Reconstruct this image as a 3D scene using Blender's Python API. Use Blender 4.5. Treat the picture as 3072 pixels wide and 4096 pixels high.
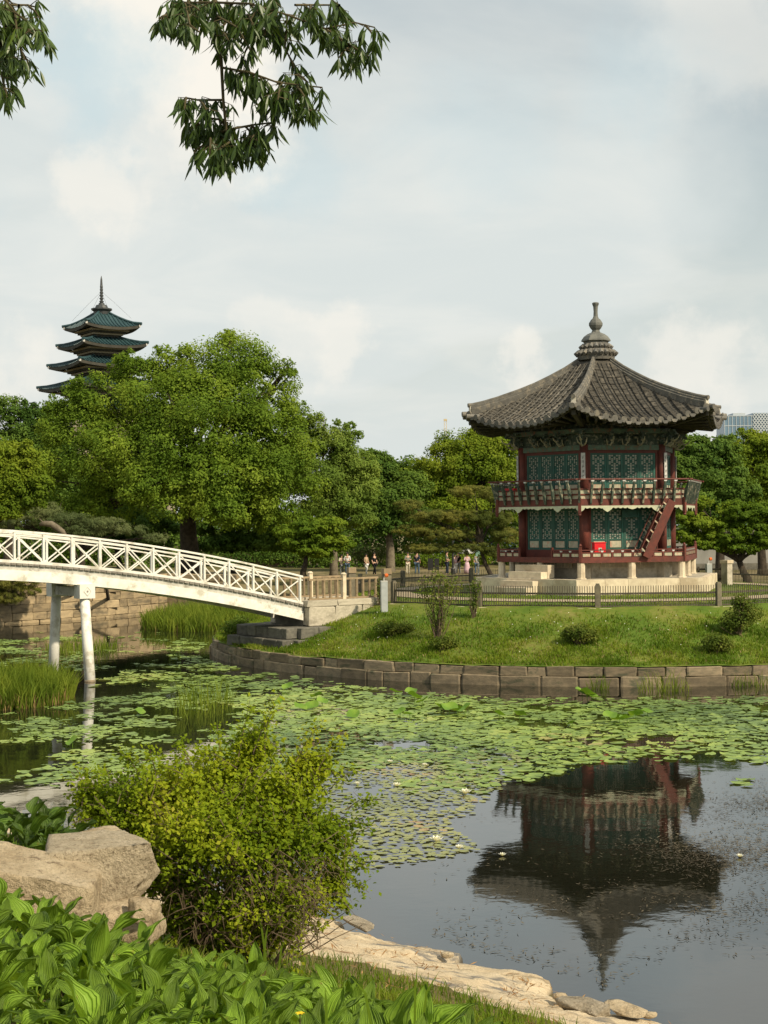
import bpy, bmesh, math, random
import numpy as np
from mathutils import Vector, Matrix, noise
for o in list(bpy.data.objects): bpy.data.objects.remove(o)
SC = bpy.context.scene
COL = SC.collection
R_ = math.radians
random.seed(7)
RNG = np.random.default_rng(7)

# ------------------------------------------------------------------ camera
FPX, CAM_H, HORIZON, ROLL = 6000.0, 5.2, 2090.0, R_(0.6)
_p = math.atan((HORIZON - 2048) / FPX)
_F = np.array([0, math.cos(_p), math.sin(_p)]); _U0 = np.array([0, -math.sin(_p), math.cos(_p)]); _X = np.array([1.0, 0, 0])
_R = math.cos(ROLL) * _X - math.sin(ROLL) * _U0
_U = math.sin(ROLL) * _X + math.cos(ROLL) * _U0
_C = np.array([0, 0, CAM_H])
cam = bpy.data.cameras.new('camera'); camo = bpy.data.objects.new('camera', cam); COL.objects.link(camo)
cam.sensor_fit = 'VERTICAL'; cam.sensor_height = 36.0; cam.lens = 36.0 * FPX / 4096.0
cam.clip_start = 0.1; cam.clip_end = 6000
camo.matrix_world = Matrix(((_R[0], _U[0], -_F[0], 0), (_R[1], _U[1], -_F[1], 0), (_R[2], _U[2], -_F[2], CAM_H), (0, 0, 0, 1)))
SC.camera = camo

def ray(px, py): return _F + (px - 1536) / FPX * _R + (2048 - py) / FPX * _U
def at_y(px, py, y):                      # the point of the place seen at a photo pixel, y metres in front
    d = ray(px, py); return _C + d * (y / d[1])
def at_z(px, py, z):
    d = ray(px, py); return _C + d * ((z - CAM_H) / d[2])
def proj(P):
    d = np.asarray(P, float) - _C; z = d @ _F
    return np.stack([1536 + FPX * (d @ _R) / z, 2048 - FPX * (d @ _U) / z, z], -1)

# ------------------------------------------------------------------ light
SUN_AZ, SUN_EL = R_(130), R_(40)          # azimuth from +Y towards +X
SUN_DIR = Vector((math.sin(SUN_AZ) * math.cos(SUN_EL), math.cos(SUN_AZ) * math.cos(SUN_EL), math.sin(SUN_EL)))
sl = bpy.data.lights.new('sun', 'SUN'); sl.energy = 5.0; sl.angle = R_(1.5); sl.color = (1.0, 0.87, 0.66)
so = bpy.data.objects.new('sun', sl); COL.objects.link(so)
so.rotation_euler = SUN_DIR.to_track_quat('Z', 'Y').to_euler(); so.location = (40, -40, 60)

W = bpy.data.worlds.new('World'); SC.world = W; W.use_nodes = True
SC.view_settings.view_transform = 'Standard'; SC.view_settings.look = 'None'
SC.view_settings.gamma = 1; SC.view_settings.exposure = 0.0; SC.view_settings.use_curve_mapping = False
SC.cycles.use_denoising = True
SC.cycles.max_bounces = 6; SC.cycles.diffuse_bounces = 3; SC.cycles.glossy_bounces = 3; SC.cycles.transmission_bounces = 4
SC.cycles.transparent_max_bounces = 4; SC.cycles.caustics_reflective = False; SC.cycles.caustics_refractive = False

class NT:
    """tiny node-tree writer"""
    def __init__(s, tree): s.t = tree; s.n = tree.nodes; s.l = tree.links; s.n.clear()
    def a(s, typ, props=None, **inp):
        n = s.n.new(typ)
        for k, v in (props or {}).items(): setattr(n, k, v)
        for k, v in inp.items():
            key = int(k[1:]) if k[0] == 'i' and k[1:].isdigit() else k.replace('_', ' ')
            s.s(n.inputs[key], v)
        return n
    def s(s, sock, v):
        if isinstance(v, bpy.types.Node): s.l.new(v.outputs[0], sock)
        elif isinstance(v, bpy.types.NodeSocket): s.l.new(v, sock)
        else: sock.default_value = v
    def m(s, op, a, b=0.0, c=None):
        n = s.n.new('ShaderNodeMath'); n.operation = op; s.s(n.inputs[0], a); s.s(n.inputs[1], b)
        if c is not None: s.s(n.inputs[2], c)
        return n
    def vm(s, op, a, b=(0, 0, 0)):
        n = s.n.new('ShaderNodeVectorMath'); n.operation = op; s.s(n.inputs[0], a); s.s(n.inputs[1], b); return n
    def mix(s, f, a, b, blend='MIX'):
        n = s.n.new('ShaderNodeMixRGB'); n.blend_type = blend; s.s(n.inputs[0], f); s.s(n.inputs[1], a); s.s(n.inputs[2], b); return n
    def ramp(s, f, stops, interp='LINEAR'):
        n = s.n.new('ShaderNodeValToRGB'); n.color_ramp.interpolation = interp
        e = n.color_ramp.elements
        while len(e) < len(stops): e.new(0.5)
        for el, (p, c) in zip(e, stops):
            el.position = p; el.color = tuple(c) + (1,) if len(c) == 3 else c
        s.s(n.inputs[0], f); return n
    def mr(s, v, a, b, c=0.0, d=1.0, smooth=True):
        n = s.n.new('ShaderNodeMapRange'); n.interpolation_type = 'SMOOTHSTEP' if smooth else 'LINEAR'
        s.s(n.inputs[0], v); n.inputs[1].default_value = a; n.inputs[2].default_value = b
        n.inputs[3].default_value = c; n.inputs[4].default_value = d; return n

def make_sky():
    t = NT(W.node_tree)
    sky = t.a('ShaderNodeTexSky', dict(sky_type='NISHITA', sun_disc=False, sun_elevation=SUN_EL, sun_rotation=SUN_AZ, altitude=50, air_density=1.3, dust_density=3.0, ozone_density=1.0))
    tc = t.a('ShaderNodeTexCoord'); d = t.vm('NORMALIZE', tc.outputs['Generated'])
    sep = t.a('ShaderNodeSeparateXYZ', Vector=d); z = t.m('MAXIMUM', sep.outputs[2], 0.0)
    den = t.m('ADD', z, 0.16)
    cv = t.a('ShaderNodeCombineXYZ', X=t.m('DIVIDE', sep.outputs[0], den), Y=t.m('DIVIDE', sep.outputs[1], den), Z=0.0)
    n1 = t.a('ShaderNodeTexNoise', dict(noise_dimensions='3D'), Vector=t.vm('ADD', cv, (3.1, 1.7, 0.3)), Scale=0.62, Detail=7.0, Roughness=0.52, Distortion=0.35)
    n2 = t.a('ShaderNodeTexNoise', dict(noise_dimensions='3D'), Vector=t.vm('ADD', cv, (11.4, 6.2, 2.0)), Scale=1.9, Detail=6.0, Roughness=0.55, Distortion=0.5)
    veil = t.mr(n1.outputs[0], 0.30, 0.60)                     # thin even layer over most of the sky
    veil = t.m('MULTIPLY_ADD', veil, 0.55, 0.40)
    lum = t.mr(n2.outputs[0], 0.40, 0.66)
    ccol = t.mix(lum, (6.9, 7.35, 7.2, 1), (7.7, 7.9, 7.55, 1))
    veil = t.m('MAXIMUM', veil, t.mr(z, 0.02, 0.30, 0.97, 0.40))
    c1 = t.mix(veil, t.mix(1.0, sky, (1.12, 1.12, 1.0, 1), 'MULTIPLY'), ccol)
    # heaped sunlit clouds standing at known places of this sky
    wob = t.a('ShaderNodeTexNoise', dict(noise_dimensions='3D'), Vector=d, Scale=11.0, Detail=8.0, Roughness=0.60)
    wv = t.vm('SCALE', t.vm('SUBTRACT', wob.outputs['Color'], (0.5, 0.5, 0.5))); wv.inputs[3].default_value = 0.14
    dw = t.vm('ADD', d, wv)
    cur = c1
    lobes = [(640, 130, .070, 1.0), (880, 330, .062, 1.0), (760, 210, .06, .8), (480, 30, .045, .5), (760, 480, .05, .55), (400, 730, .040, .6), (1340, 1420, .03, .55), (2100, 1440, .03, .6), (2750, 1490, .045, .6), (60, 1480, .04, .55), (2900, 60, .07, .4), (1150, 1350, .03, .35), (-700, 500, .08, .8), (3900, 700, .09, .7)]
    for px, py, rad, st in lobes:
        v = ray(px, py); v = v / np.linalg.norm(v)
        dist = t.vm('DISTANCE', dw, tuple(v)); f = t.mr(dist.outputs['Value'], rad * .40, rad * 1.0, st, 0.0)
        cur = t.mix(f, cur, (9.1, 8.7, 7.85, 1))
    for px, py, rad, st in [(420, 330, .055, .6), (250, 200, .03, .35), (1230, 640, .05, .35), (2600, 330, .06, .3), (1000, 640, .03, .3), (1900, 560, .06, .25), (-500, 900, .07, .5)]:
        v = ray(px, py); v = v / np.linalg.norm(v)
        dist = t.vm('DISTANCE', dw, tuple(v)); f = t.mr(dist.outputs['Value'], rad * .2, rad * 1.05, st, 0.0)
        cur = t.mix(f, cur, (5.2, 6.7, 7.2, 1))
    bg = t.a('ShaderNodeBackground', Color=cur, Strength=0.106)
    t.a('ShaderNodeOutputWorld', Surface=bg)
make_sky()
# ------------------------------------------------------------------ materials
MATS = {}
def new_mat(name):
    m = bpy.data.materials.new(name); m.use_nodes = True; MATS[name] = m
    t = NT(m.node_tree); return m, t
def out(t, sh, disp=None):
    o = t.a('ShaderNodeOutputMaterial'); t.s(o.inputs[0], sh)
def bump(t, h, strength=0.3, dist=0.02):
    return t.a('ShaderNodeBump', Height=h, Strength=strength, Distance=dist)
def solid(name, c1, c2=None, scale=6.0, rough=0.7, spec=0.3, bmp=0.15, rnd=0.12, stain=None, stain_scale=1.2, metallic=0.0, coord='Object', bdist=0.01, detail=6.0):
    """mottled opaque surface: two tones by noise, a per-object shift, optional stains, fine relief"""
    m, t = new_mat(name)
    c2 = c2 or tuple(x * 0.7 for x in c1)
    tc = t.a('ShaderNodeTexCoord'); oi = t.a('ShaderNodeObjectInfo')
    v = t.vm('ADD', tc.outputs[coord], t.vm('MULTIPLY', oi.outputs['Location'], (3.3, 1.7, 2.1)))
    n = t.a('ShaderNodeTexNoise', Vector=v, Scale=scale, Detail=detail, Roughness=0.6)
    col = t.mix(t.mr(n.outputs[0], 0.3, 0.7), c1 + (1,), c2 + (1,))
    if stain:
        n3 = t.a('ShaderNodeTexNoise', Vector=v, Scale=stain_scale, Detail=5.0, Roughness=0.65)
        col = t.mix(t.mr(n3.outputs[0], 0.5, 0.68), col, stain + (1,))
    if rnd:
        f = t.mr(oi.outputs['Random'], 0, 1, 1 - rnd, 1 + rnd, smooth=False)
        col = t.mix(1.0, col, t.a('ShaderNodeCombineXYZ', X=f, Y=f, Z=f), 'MULTIPLY')
    b = t.a('ShaderNodeBsdfPrincipled', Base_Color=col, Roughness=rough, Metallic=metallic)
    b.inputs['Specular IOR Level'].default_value = spec
    if bmp:
        n2 = t.a('ShaderNodeTexNoise', Vector=v, Scale=scale * 5, Detail=8.0, Roughness=0.65)
        t.s(b.inputs['Normal'], bump(t, n2.outputs[0], bmp, bdist))
    out(t, b); return m
def leafmat(name, stops, trans=0.35, rough=0.7, spec=0.10, ribs=False, noise_scale=0.35, tint=None):
    """foliage: colour by leaf (mesh island) with slow drift over the crown, light coming through the blade"""
    m, t = new_mat(name)
    g = t.a('ShaderNodeNewGeometry'); tc = t.a('ShaderNodeTexCoord')
    n = t.a('ShaderNodeTexNoise', Vector=tc.outputs['Object'], Scale=noise_scale, Detail=3.0)
    f = t.m('ADD', t.m('MULTIPLY', g.outputs['Random Per Island'], 0.36), t.m('MULTIPLY', t.mr(n.outputs[0], 0.32, 0.68), 0.64))
    col = t.ramp(f, stops)
    b = t.a('ShaderNodeBsdfPrincipled', Base_Color=col, Roughness=rough); b.inputs['Specular IOR Level'].default_value = spec
    if ribs:
        uv = t.a('ShaderNodeUVMap'); sp = t.a('ShaderNodeSeparateXYZ', Vector=uv)
        au = t.m('ABSOLUTE', t.m('SUBTRACT', sp.outputs[0], 0.5))
        wv = t.m('SINE', t.m('MULTIPLY', au, 75.0))
        rib = t.mr(wv, -1, 1, 0, 1)
        oi = t.a('ShaderNodeObjectInfo')
        rr = t.mr(oi.outputs['Random'], 0, 1, 0.62, 1.3, smooth=False)
        col2 = t.mix(t.m('MULTIPLY', rib, 0.22), col, (0.30, 0.42, 0.06, 1))
        col2 = t.mix(1.0, col2, t.a('ShaderNodeCombineXYZ', X=rr, Y=rr, Z=rr), 'MULTIPLY')
        ag = t.a('ShaderNodeTexNoise', Vector=t.vm('ADD', tc.outputs['Object'], t.vm('SCALE', oi.outputs['Location'])), Scale=14.0, Detail=5.0, Roughness=0.65)
        aged = t.m('MULTIPLY', t.mr(ag.outputs[0], 0.60, 0.72), t.mr(oi.outputs['Random'], 0.55, 0.95, 0.0, 0.75)); col2 = t.mix(aged, col2, (0.26, 0.20, 0.05, 1))
        col2 = t.mix(t.m('MULTIPLY', t.mr(ag.outputs[0], 0.55, 0.35), 0.30), col2, (0.05, 0.11, 0.012, 1))
        t.s(b.inputs['Base Color'], col2); col = col2
        t.s(b.inputs['Normal'], bump(t, rib, 0.9, 0.006))
    tcol = t.mix(1.0, col, (1.25, 1.15, 0.55, 1), 'MULTIPLY')
    tr = t.a('ShaderNodeBsdfTranslucent', Color=tcol)
    mx = t.a('ShaderNodeMixShader', Fac=trans); t.s(mx.inputs[1], b); t.s(mx.inputs[2], tr)
    out(t, mx); return m

solid('granite', (0.50, 0.45, 0.35), (0.38, 0.34, 0.26), 9, 0.85, 0.2, 0.25, 0.10, stain=(0.27, 0.24, 0.18), stain_scale=1.6)
solid('granite_warm', (0.66, 0.57, 0.41), (0.54, 0.45, 0.32), 5, 0.85, 0.2, 0.25, 0.12, stain=(0.42, 0.34, 0.23), stain_scale=1.1)
solid('wall_stone', (0.29, 0.228, 0.145), (0.17, 0.138, 0.092), 3.5, 0.9, 0.2, 0.4, 0.30, stain=(0.105, 0.105, 0.065), stain_scale=2.0, bdist=0.03)
solid('wall_stone_warm', (0.40, 0.31, 0.18), (0.28, 0.215, 0.13), 2.5, 0.9, 0.2, 0.35, 0.25, stain=(0.17, 0.14, 0.09), stain_scale=0.9, bdist=0.03)
def rock_mat(name, stops, grain, pits, scale=2.2):
    m, t = new_mat(name); tc = t.a('ShaderNodeTexCoord'); oi = t.a('ShaderNodeObjectInfo'); v = t.vm('ADD', tc.outputs['Object'], t.vm('MULTIPLY', oi.outputs['Location'], (3.3, 1.7, 2.1)))
    n1 = t.a('ShaderNodeTexNoise', Vector=v, Scale=scale, Detail=10.0, Roughness=0.68, Distortion=0.5); n2 = t.a('ShaderNodeTexNoise', Vector=v, Scale=38.0, Detail=5.0, Roughness=0.75); n3 = t.a('ShaderNodeTexNoise', Vector=v, Scale=9.0, Detail=8.0, Roughness=0.72)
    vo = t.a('ShaderNodeTexVoronoi', dict(feature='F1'), Vector=t.vm('ADD', v, t.vm('SCALE', n3.outputs['Color'])), Scale=30.0)
    col = t.ramp(n1.outputs[0], stops); col = t.mix(t.m('MULTIPLY', t.mr(n2.outputs[0], 0.50, 0.68), grain), col, (0.16, 0.12, 0.075, 1))
    pit = t.m('MULTIPLY', t.mr(n3.outputs[0], 0.55, 0.66), pits); col = t.mix(pit, col, (0.14, 0.095, 0.055, 1)); col = t.mix(t.m('MULTIPLY', t.mr(n2.outputs[0], 0.45, 0.30), 0.35), col, (0.70, 0.60, 0.44, 1))
    b = t.a('ShaderNodeBsdfPrincipled', Base_Color=col, Roughness=0.95); b.inputs['Specular IOR Level'].default_value = 0.1
    h = t.m('ADD', t.m('MULTIPLY', n2.outputs[0], 0.35), t.m('ADD', t.m('MULTIPLY', n3.outputs[0], 1.0), t.m('MULTIPLY', n1.outputs[0], 1.2)))
    t.s(b.inputs['Normal'], bump(t, h, 1.0, 0.07)); out(t, b)
rock_mat('rock_sand', [(0.30, (0.27, 0.20, 0.12)), (0.44, (0.52, 0.41, 0.26)), (0.58, (0.64, 0.52, 0.345)), (0.72, (0.46, 0.355, 0.22))], 0.6, 0.7)
rock_mat('rock_tan', [(0.30, (0.24, 0.185, 0.115)), (0.45, (0.47, 0.39, 0.265)), (0.60, (0.56, 0.47, 0.33)), (0.72, (0.40, 0.325, 0.215))], 0.8, 0.5, 2.6)
rock_mat('rock_grey', [(0.30, (0.20, 0.165, 0.115)), (0.45, (0.36, 0.305, 0.22)), (0.60, (0.45, 0.385, 0.285)), (0.72, (0.30, 0.25, 0.175))], 0.65, 0.6, 3.0)
solid('dark_stone', (0.16, 0.15, 0.12), (0.09, 0.085, 0.07), 3, 0.9, 0.2, 0.4, 0.2)
solid('white_paint', (0.78, 0.76, 0.69), (0.66, 0.64, 0.56), 2.5, 0.6, 0.25, 0.15, 0.07, stain=(0.46, 0.43, 0.34), stain_scale=1.8)
solid('white_paint_old', (0.66, 0.64, 0.57), (0.50, 0.48, 0.41), 4.0, 0.7, 0.25, 0.2, 0.12, stain=(0.33, 0.31, 0.25), stain_scale=2.5)
solid('plank_grey', (0.30, 0.275, 0.23), (0.19, 0.17, 0.14), 6, 0.85, 0.15, 0.3, 0.25)
solid('red_wood', (0.155, 0.043, 0.030), (0.100, 0.033, 0.025), 5, 0.6, 0.25, 0.12, 0.12, stain=(0.085, 0.034, 0.024), stain_scale=2.6)
solid('brown_red', (0.115, 0.030, 0.020), (0.075, 0.022, 0.016), 5, 0.6, 0.25, 0.12, 0.12)
solid('teal', (0.043, 0.110, 0.082), (0.030, 0.080, 0.061), 5, 0.6, 0.25, 0.08, 0.10, stain=(0.03, 0.12, 0.09), stain_scale=2.2)
solid('teal_pale', (0.22, 0.36, 0.28), (0.15, 0.27, 0.21), 6, 0.6, 0.25, 0.08, 0.10)
solid('paper', (0.52, 0.50, 0.41), (0.42, 0.40, 0.33), 3, 0.9, 0.1, 0.0, 0.10)
solid('cream_panel', (0.52, 0.45, 0.32), (0.34, 0.36, 0.25), 9, 0.7, 0.2, 0.05, 0.10, stain=(0.50, 0.25, 0.17), stain_scale=7.0)
solid('valance', (0.52, 0.52, 0.36), (0.40, 0.42, 0.30), 6, 0.7, 0.2, 0.05, 0.08)
solid('dancheong', (0.115, 0.16, 0.115), (0.055, 0.085, 0.065), 5, 0.75, 0.2, 0.05, 0.15, stain=(0.24, 0.11, 0.065), stain_scale=5.0)
solid('bracket_green', (0.075, 0.098, 0.07), (0.034, 0.048, 0.037), 8, 0.75, 0.2, 0.05, 0.2, stain=(0.30, 0.27, 0.19), stain_scale=6.0)
solid('bracket_tip', (0.42, 0.36, 0.25), (0.22, 0.22, 0.15), 8, 0.75, 0.2, 0.05, 0.2)
solid('rafter', (0.075, 0.068, 0.05), (0.045, 0.042, 0.033), 6, 0.8, 0.15, 0.05, 0.2)
solid('roof_tile', (0.150, 0.144, 0.126), (0.105, 0.100, 0.088), 5, 0.75, 0.3, 0.3, 0.24, stain=(0.22, 0.195, 0.15), stain_scale=2.0)
solid('roof_bed', (0.075, 0.068, 0.054), (0.05, 0.046, 0.038), 7, 0.85, 0.2, 0.2, 0.0, stain=(0.13, 0.115, 0.09), stain_scale=4.0)
solid('ridge', (0.155, 0.147, 0.125), (0.095, 0.090, 0.078), 4, 0.85, 0.2, 0.3, 0.12, stain=(0.23, 0.20, 0.15), stain_scale=5.0)
solid('lime', (0.62, 0.58, 0.48), (0.45, 0.42, 0.34), 8, 0.9, 0.1, 0.2, 0.1)
solid('finial', (0.175, 0.175, 0.15), (0.11, 0.112, 0.10), 6, 0.7, 0.3, 0.2, 0.1)
solid('board_white', (0.55, 0.54, 0.50), (0.45, 0.44, 0.41), 4, 0.7, 0.2, 0.0, 0.05)
solid('ink', (0.02, 0.02, 0.02), None, 4, 0.7, 0.2, 0.0, 0.0)
solid('red_box', (0.72, 0.015, 0.02), (0.62, 0.012, 0.018), 4, 0.4, 0.4, 0.0, 0.0)
solid('fence_metal', (0.115, 0.098, 0.066), (0.075, 0.064, 0.045), 6, 0.6, 0.3, 0.05, 0.10)
solid('fence_post', (0.19, 0.165, 0.11), (0.125, 0.11, 0.078), 6, 0.75, 0.2, 0.15, 0.10)
solid('baluster', (0.32, 0.24, 0.145), (0.22, 0.165, 0.10), 5, 0.8, 0.2, 0.15, 0.15)
solid('post_grey', (0.40, 0.42, 0.41), (0.33, 0.35, 0.34), 5, 0.5, 0.3, 0.0, 0.0)
solid('orange', (0.75, 0.16, 0.03), None, 5, 0.5, 0.3, 0.0, 0.0)
solid('black_plastic', (0.018, 0.018, 0.018), (0.03, 0.03, 0.028), 5, 0.45, 0.4, 0.0, 0.2)
solid('timber', (0.10, 0.082, 0.058), (0.06, 0.05, 0.036), 5, 0.85, 0.15, 0.2, 0.25)
solid('timber_pale', (0.34, 0.29, 0.20), (0.24, 0.20, 0.14), 5, 0.85, 0.15, 0.2, 0.15)
solid('bark', (0.075, 0.060, 0.043), (0.035, 0.029, 0.022), 5, 0.95, 0.1, 0.6, 0.1, bdist=0.05)
solid('bark_pale', (0.20, 0.17, 0.12), (0.11, 0.09, 0.065), 4, 0.95, 0.1, 0.5, 0.1, bdist=0.05)
solid('twig', (0.17, 0.125, 0.08), (0.10, 0.075, 0.05), 9, 0.9, 0.1, 0.2, 0.0)
solid('twig_green', (0.10, 0.085, 0.045), (0.065, 0.055, 0.03), 9, 0.9, 0.1, 0.2, 0.0)
solid('pagoda_tile', (0.030, 0.070, 0.076), (0.019, 0.048, 0.053), 0.6, 0.55, 0.4, 0.0, 0.05)
solid('pagoda_wall', (0.32, 0.28, 0.20), (0.23, 0.20, 0.145), 0.5, 0.85, 0.2, 0.0, 0.08)
solid('pagoda_dark', (0.070, 0.066, 0.052), (0.04, 0.038, 0.032), 0.6, 0.85, 0.2, 0.0, 0.08)
solid('pagoda_metal', (0.05, 0.055, 0.055), None, 0.6, 0.5, 0.4, 0.0, 0.0)
solid('plaster_grey', (0.30, 0.29, 0.26), (0.22, 0.215, 0.19), 0.6, 0.9, 0.1, 0.1, 0.0)
solid('plaster_white', (0.55, 0.54, 0.50), (0.46, 0.45, 0.42), 0.6, 0.9, 0.1, 0.05, 0.0)
solid('tower_frame', (0.50, 0.54, 0.56), (0.42, 0.46, 0.48), 0.2, 0.6, 0.3, 0.0, 0.0)
solid('tower_glass', (0.16, 0.25, 0.33), (0.12, 0.19, 0.26), 0.15, 0.25, 0.5, 0.0, 0.05)
solid('crane_yellow', (0.62, 0.50, 0.30), None, 0.2, 0.6, 0.3, 0.0, 0.0)
solid('skin', (0.55, 0.34, 0.24), (0.48, 0.29, 0.20), 6, 0.6, 0.3, 0.0, 0.1)
solid('hair', (0.02, 0.016, 0.013), None, 6, 0.6, 0.3, 0.0, 0.0)
def cloth(name, c): return solid(name, c, tuple(x * .8 for x in c), 8, 0.9, 0.1, 0.0, 0.0)

def grassy(name, stops, scale, bmp=0.5):
    m, t = new_mat(name)
    tc = t.a('ShaderNodeTexCoord'); v = tc.outputs['Object']
    n1 = t.a('ShaderNodeTexNoise', Vector=v, Scale=scale, Detail=8.0, Roughness=0.62)
    n2 = t.a('ShaderNodeTexNoise', Vector=v, Scale=scale * 9, Detail=6.0, Roughness=0.7)
    f = t.m('ADD', t.m('MULTIPLY', n1.outputs[0], 0.62), t.m('MULTIPLY', n2.outputs[0], 0.38))
    col = t.ramp(f, stops)
    b = t.a('ShaderNodeBsdfPrincipled', Base_Color=col, Roughness=0.95); b.inputs['Specular IOR Level'].default_value = 0.1
    t.s(b.inputs['Normal'], bump(t, n2.outputs[0], bmp, 0.06)); out(t, b); return m
grassy('lawn', [(0.30, (0.048, 0.082, 0.012)), (0.45, (0.088, 0.142, 0.018)), (0.56, (0.140, 0.165, 0.030)), (0.70, (0.24, 0.195, 0.075))], 0.55)
grassy('earth_grass', [(0.30, (0.05, 0.05, 0.015)), (0.46, (0.09, 0.085, 0.03)), (0.58, (0.155, 0.12, 0.055)), (0.7, (0.23, 0.175, 0.095))], 0.8)
grassy('park_ground', [(0.30, (0.06, 0.07, 0.02)), (0.46, (0.12, 0.11, 0.045)), (0.56, (0.23, 0.185, 0.10)), (0.70, (0.30, 0.245, 0.15))], 0.12)
grassy('sand_path', [(0.3, (0.30, 0.245, 0.16)), (0.7, (0.42, 0.345, 0.235))], 0.6, 0.2)

def ledge_mat():
    m, t = new_mat('ledge')
    tc = t.a('ShaderNodeTexCoord'); v = tc.outputs['Object']
    sv = t.a('ShaderNodeMapping', Vector=v); sv.inputs['Rotation'].default_value = (0, 0, R_(-49)); sv.inputs['Scale'].default_value = (0.55, 1.6, 1.0)
    n1 = t.a('ShaderNodeTexNoise', Vector=sv, Scale=2.2, Detail=9.0, Roughness=0.62)
    n2 = t.a('ShaderNodeTexNoise', Vector=sv, Scale=0.9, Detail=7.0, Roughness=0.66, Distortion=0.6)
    n3 = t.a('ShaderNodeTexNoise', Vector=v, Scale=26.0, Detail=6.0, Roughness=0.7)
    col = t.ramp(n1.outputs[0], [(0.28, (0.34, 0.255, 0.155)), (0.42, (0.52, 0.415, 0.27)), (0.60, (0.61, 0.505, 0.345)), (0.74, (0.45, 0.35, 0.225))])
    col = t.mix(t.m('MULTIPLY', t.mr(n2.outputs[0], 0.55, 0.63), 0.75), col, (0.25, 0.135, 0.055, 1))
    sx = t.a('ShaderNodeTexNoise', Vector=t.vm('ADD', sv, (7, 3, 1)), Scale=1.3, Detail=8.0, Roughness=0.6)
    col = t.mix(t.mr(sx.outputs[0], 0.58, 0.66), col, (0.20, 0.185, 0.16, 1))
    col = t.mix(t.m('MULTIPLY', t.mr(n3.outputs[0], 0.56, 0.72), 0.6), col, (0.22, 0.14, 0.07, 1))
    ps = t.a('ShaderNodeNewGeometry'); pz = t.a('ShaderNodeSeparateXYZ', Vector=ps.outputs['Position']); col = t.mix(t.m('MULTIPLY', t.mr(pz.outputs[2], 0.03, 0.13, 1.0, 0.0), 0.8), col, (0.075, 0.062, 0.04, 1))      # wet foot of the rock
    dv = t.a('ShaderNodeTexNoise', Vector=v, Scale=3.0, Detail=6.0, Roughness=0.65)
    vv = t.vm('ADD', sv, t.vm('MULTIPLY', dv.outputs['Color'], (0.9, 0.9, 0.9)))
    vo = t.a('ShaderNodeTexVoronoi', dict(feature='DISTANCE_TO_EDGE'), Vector=vv, Scale=0.42)
    crack = t.mr(vo.outputs['Distance'], 0.0, 0.035, 1.0, 0.0); col = t.mix(t.m('MULTIPLY', crack, 0.30), col, (0.085, 0.062, 0.04, 1))
    gr = t.a('ShaderNodeTexNoise', Vector=v, Scale=70.0, Detail=3.0, Roughness=0.7); col = t.mix(t.m('MULTIPLY', t.mr(gr.outputs[0], 0.55, 0.66), 0.55), col, (0.17, 0.12, 0.07, 1))
    b = t.a('ShaderNodeBsdfPrincipled', Base_Color=col, Roughness=0.95); b.inputs['Specular IOR Level'].default_value = 0.1
    h = t.m('ADD', t.m('ADD', t.m('MULTIPLY', n1.outputs[0], 1.0), t.m('MULTIPLY', n3.outputs[0], 0.45)), t.m('MULTIPLY', crack, -0.25))
    t.s(b.inputs['Normal'], bump(t, h, 0.9, 0.06)); out(t, b)
ledge_mat()

def water_mat():
    m, t = new_mat('water')
    tc = t.a('ShaderNodeTexCoord'); v = tc.outputs['Object']
    n1 = t.a('ShaderNodeTexNoise', Vector=v, Scale=1.4, Detail=3.0, Roughness=0.5)
    n2 = t.a('ShaderNodeTexNoise', Vector=v, Scale=9.0, Detail=2.0, Roughness=0.5)
    h = t.m('ADD', n1.outputs[0], t.m('MULTIPLY', n2.outputs[0], 0.12))
    n3 = t.a('ShaderNodeTexNoise', Vector=v, Scale=0.25, Detail=4.0)
    col = t.mix(n3.outputs[0], (0.007, 0.008, 0.005, 1), (0.013, 0.013, 0.008, 1))
    b = t.a('ShaderNodeBsdfPrincipled', Base_Color=col, Roughness=0.03, IOR=2.25)
    b.inputs['Specular IOR Level'].default_value = 0.5
    t.s(b.inputs['Normal'], bump(t, h, 0.05, 0.05)); out(t, b)
water_mat()

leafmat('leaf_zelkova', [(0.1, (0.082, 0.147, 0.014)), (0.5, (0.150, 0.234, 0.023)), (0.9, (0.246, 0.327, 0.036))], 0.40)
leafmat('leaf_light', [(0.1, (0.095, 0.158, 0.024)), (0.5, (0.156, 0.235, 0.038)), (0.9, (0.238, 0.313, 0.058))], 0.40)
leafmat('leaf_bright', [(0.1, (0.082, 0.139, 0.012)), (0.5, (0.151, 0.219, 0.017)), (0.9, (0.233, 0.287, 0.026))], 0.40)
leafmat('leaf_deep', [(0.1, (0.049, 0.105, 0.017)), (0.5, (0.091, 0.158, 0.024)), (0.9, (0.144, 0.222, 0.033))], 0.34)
leafmat('leaf_maple', [(0.1, (0.072, 0.130, 0.011)), (0.5, (0.129, 0.201, 0.015)), (0.9, (0.206, 0.270, 0.024))], 0.38)
leafmat('needle', [(0.1, (0.061, 0.083, 0.016)), (0.5, (0.121, 0.140, 0.028)), (0.9, (0.220, 0.207, 0.042))], 0.26)
leafmat('needle_grey', [(0.1, (0.070, 0.098, 0.034)), (0.5, (0.120, 0.152, 0.054)), (0.9, (0.175, 0.200, 0.080))], 0.26)
leafmat('leaf_shrub', [(0.06, (0.095, 0.160, 0.010)), (0.38, (0.185, 0.258, 0.012)), (0.75, (0.280, 0.343, 0.016)), (0.95, (0.358, 0.378, 0.030)), (1.0, (0.379, 0.297, 0.060))], 0.44, noise_scale=1.2)
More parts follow.
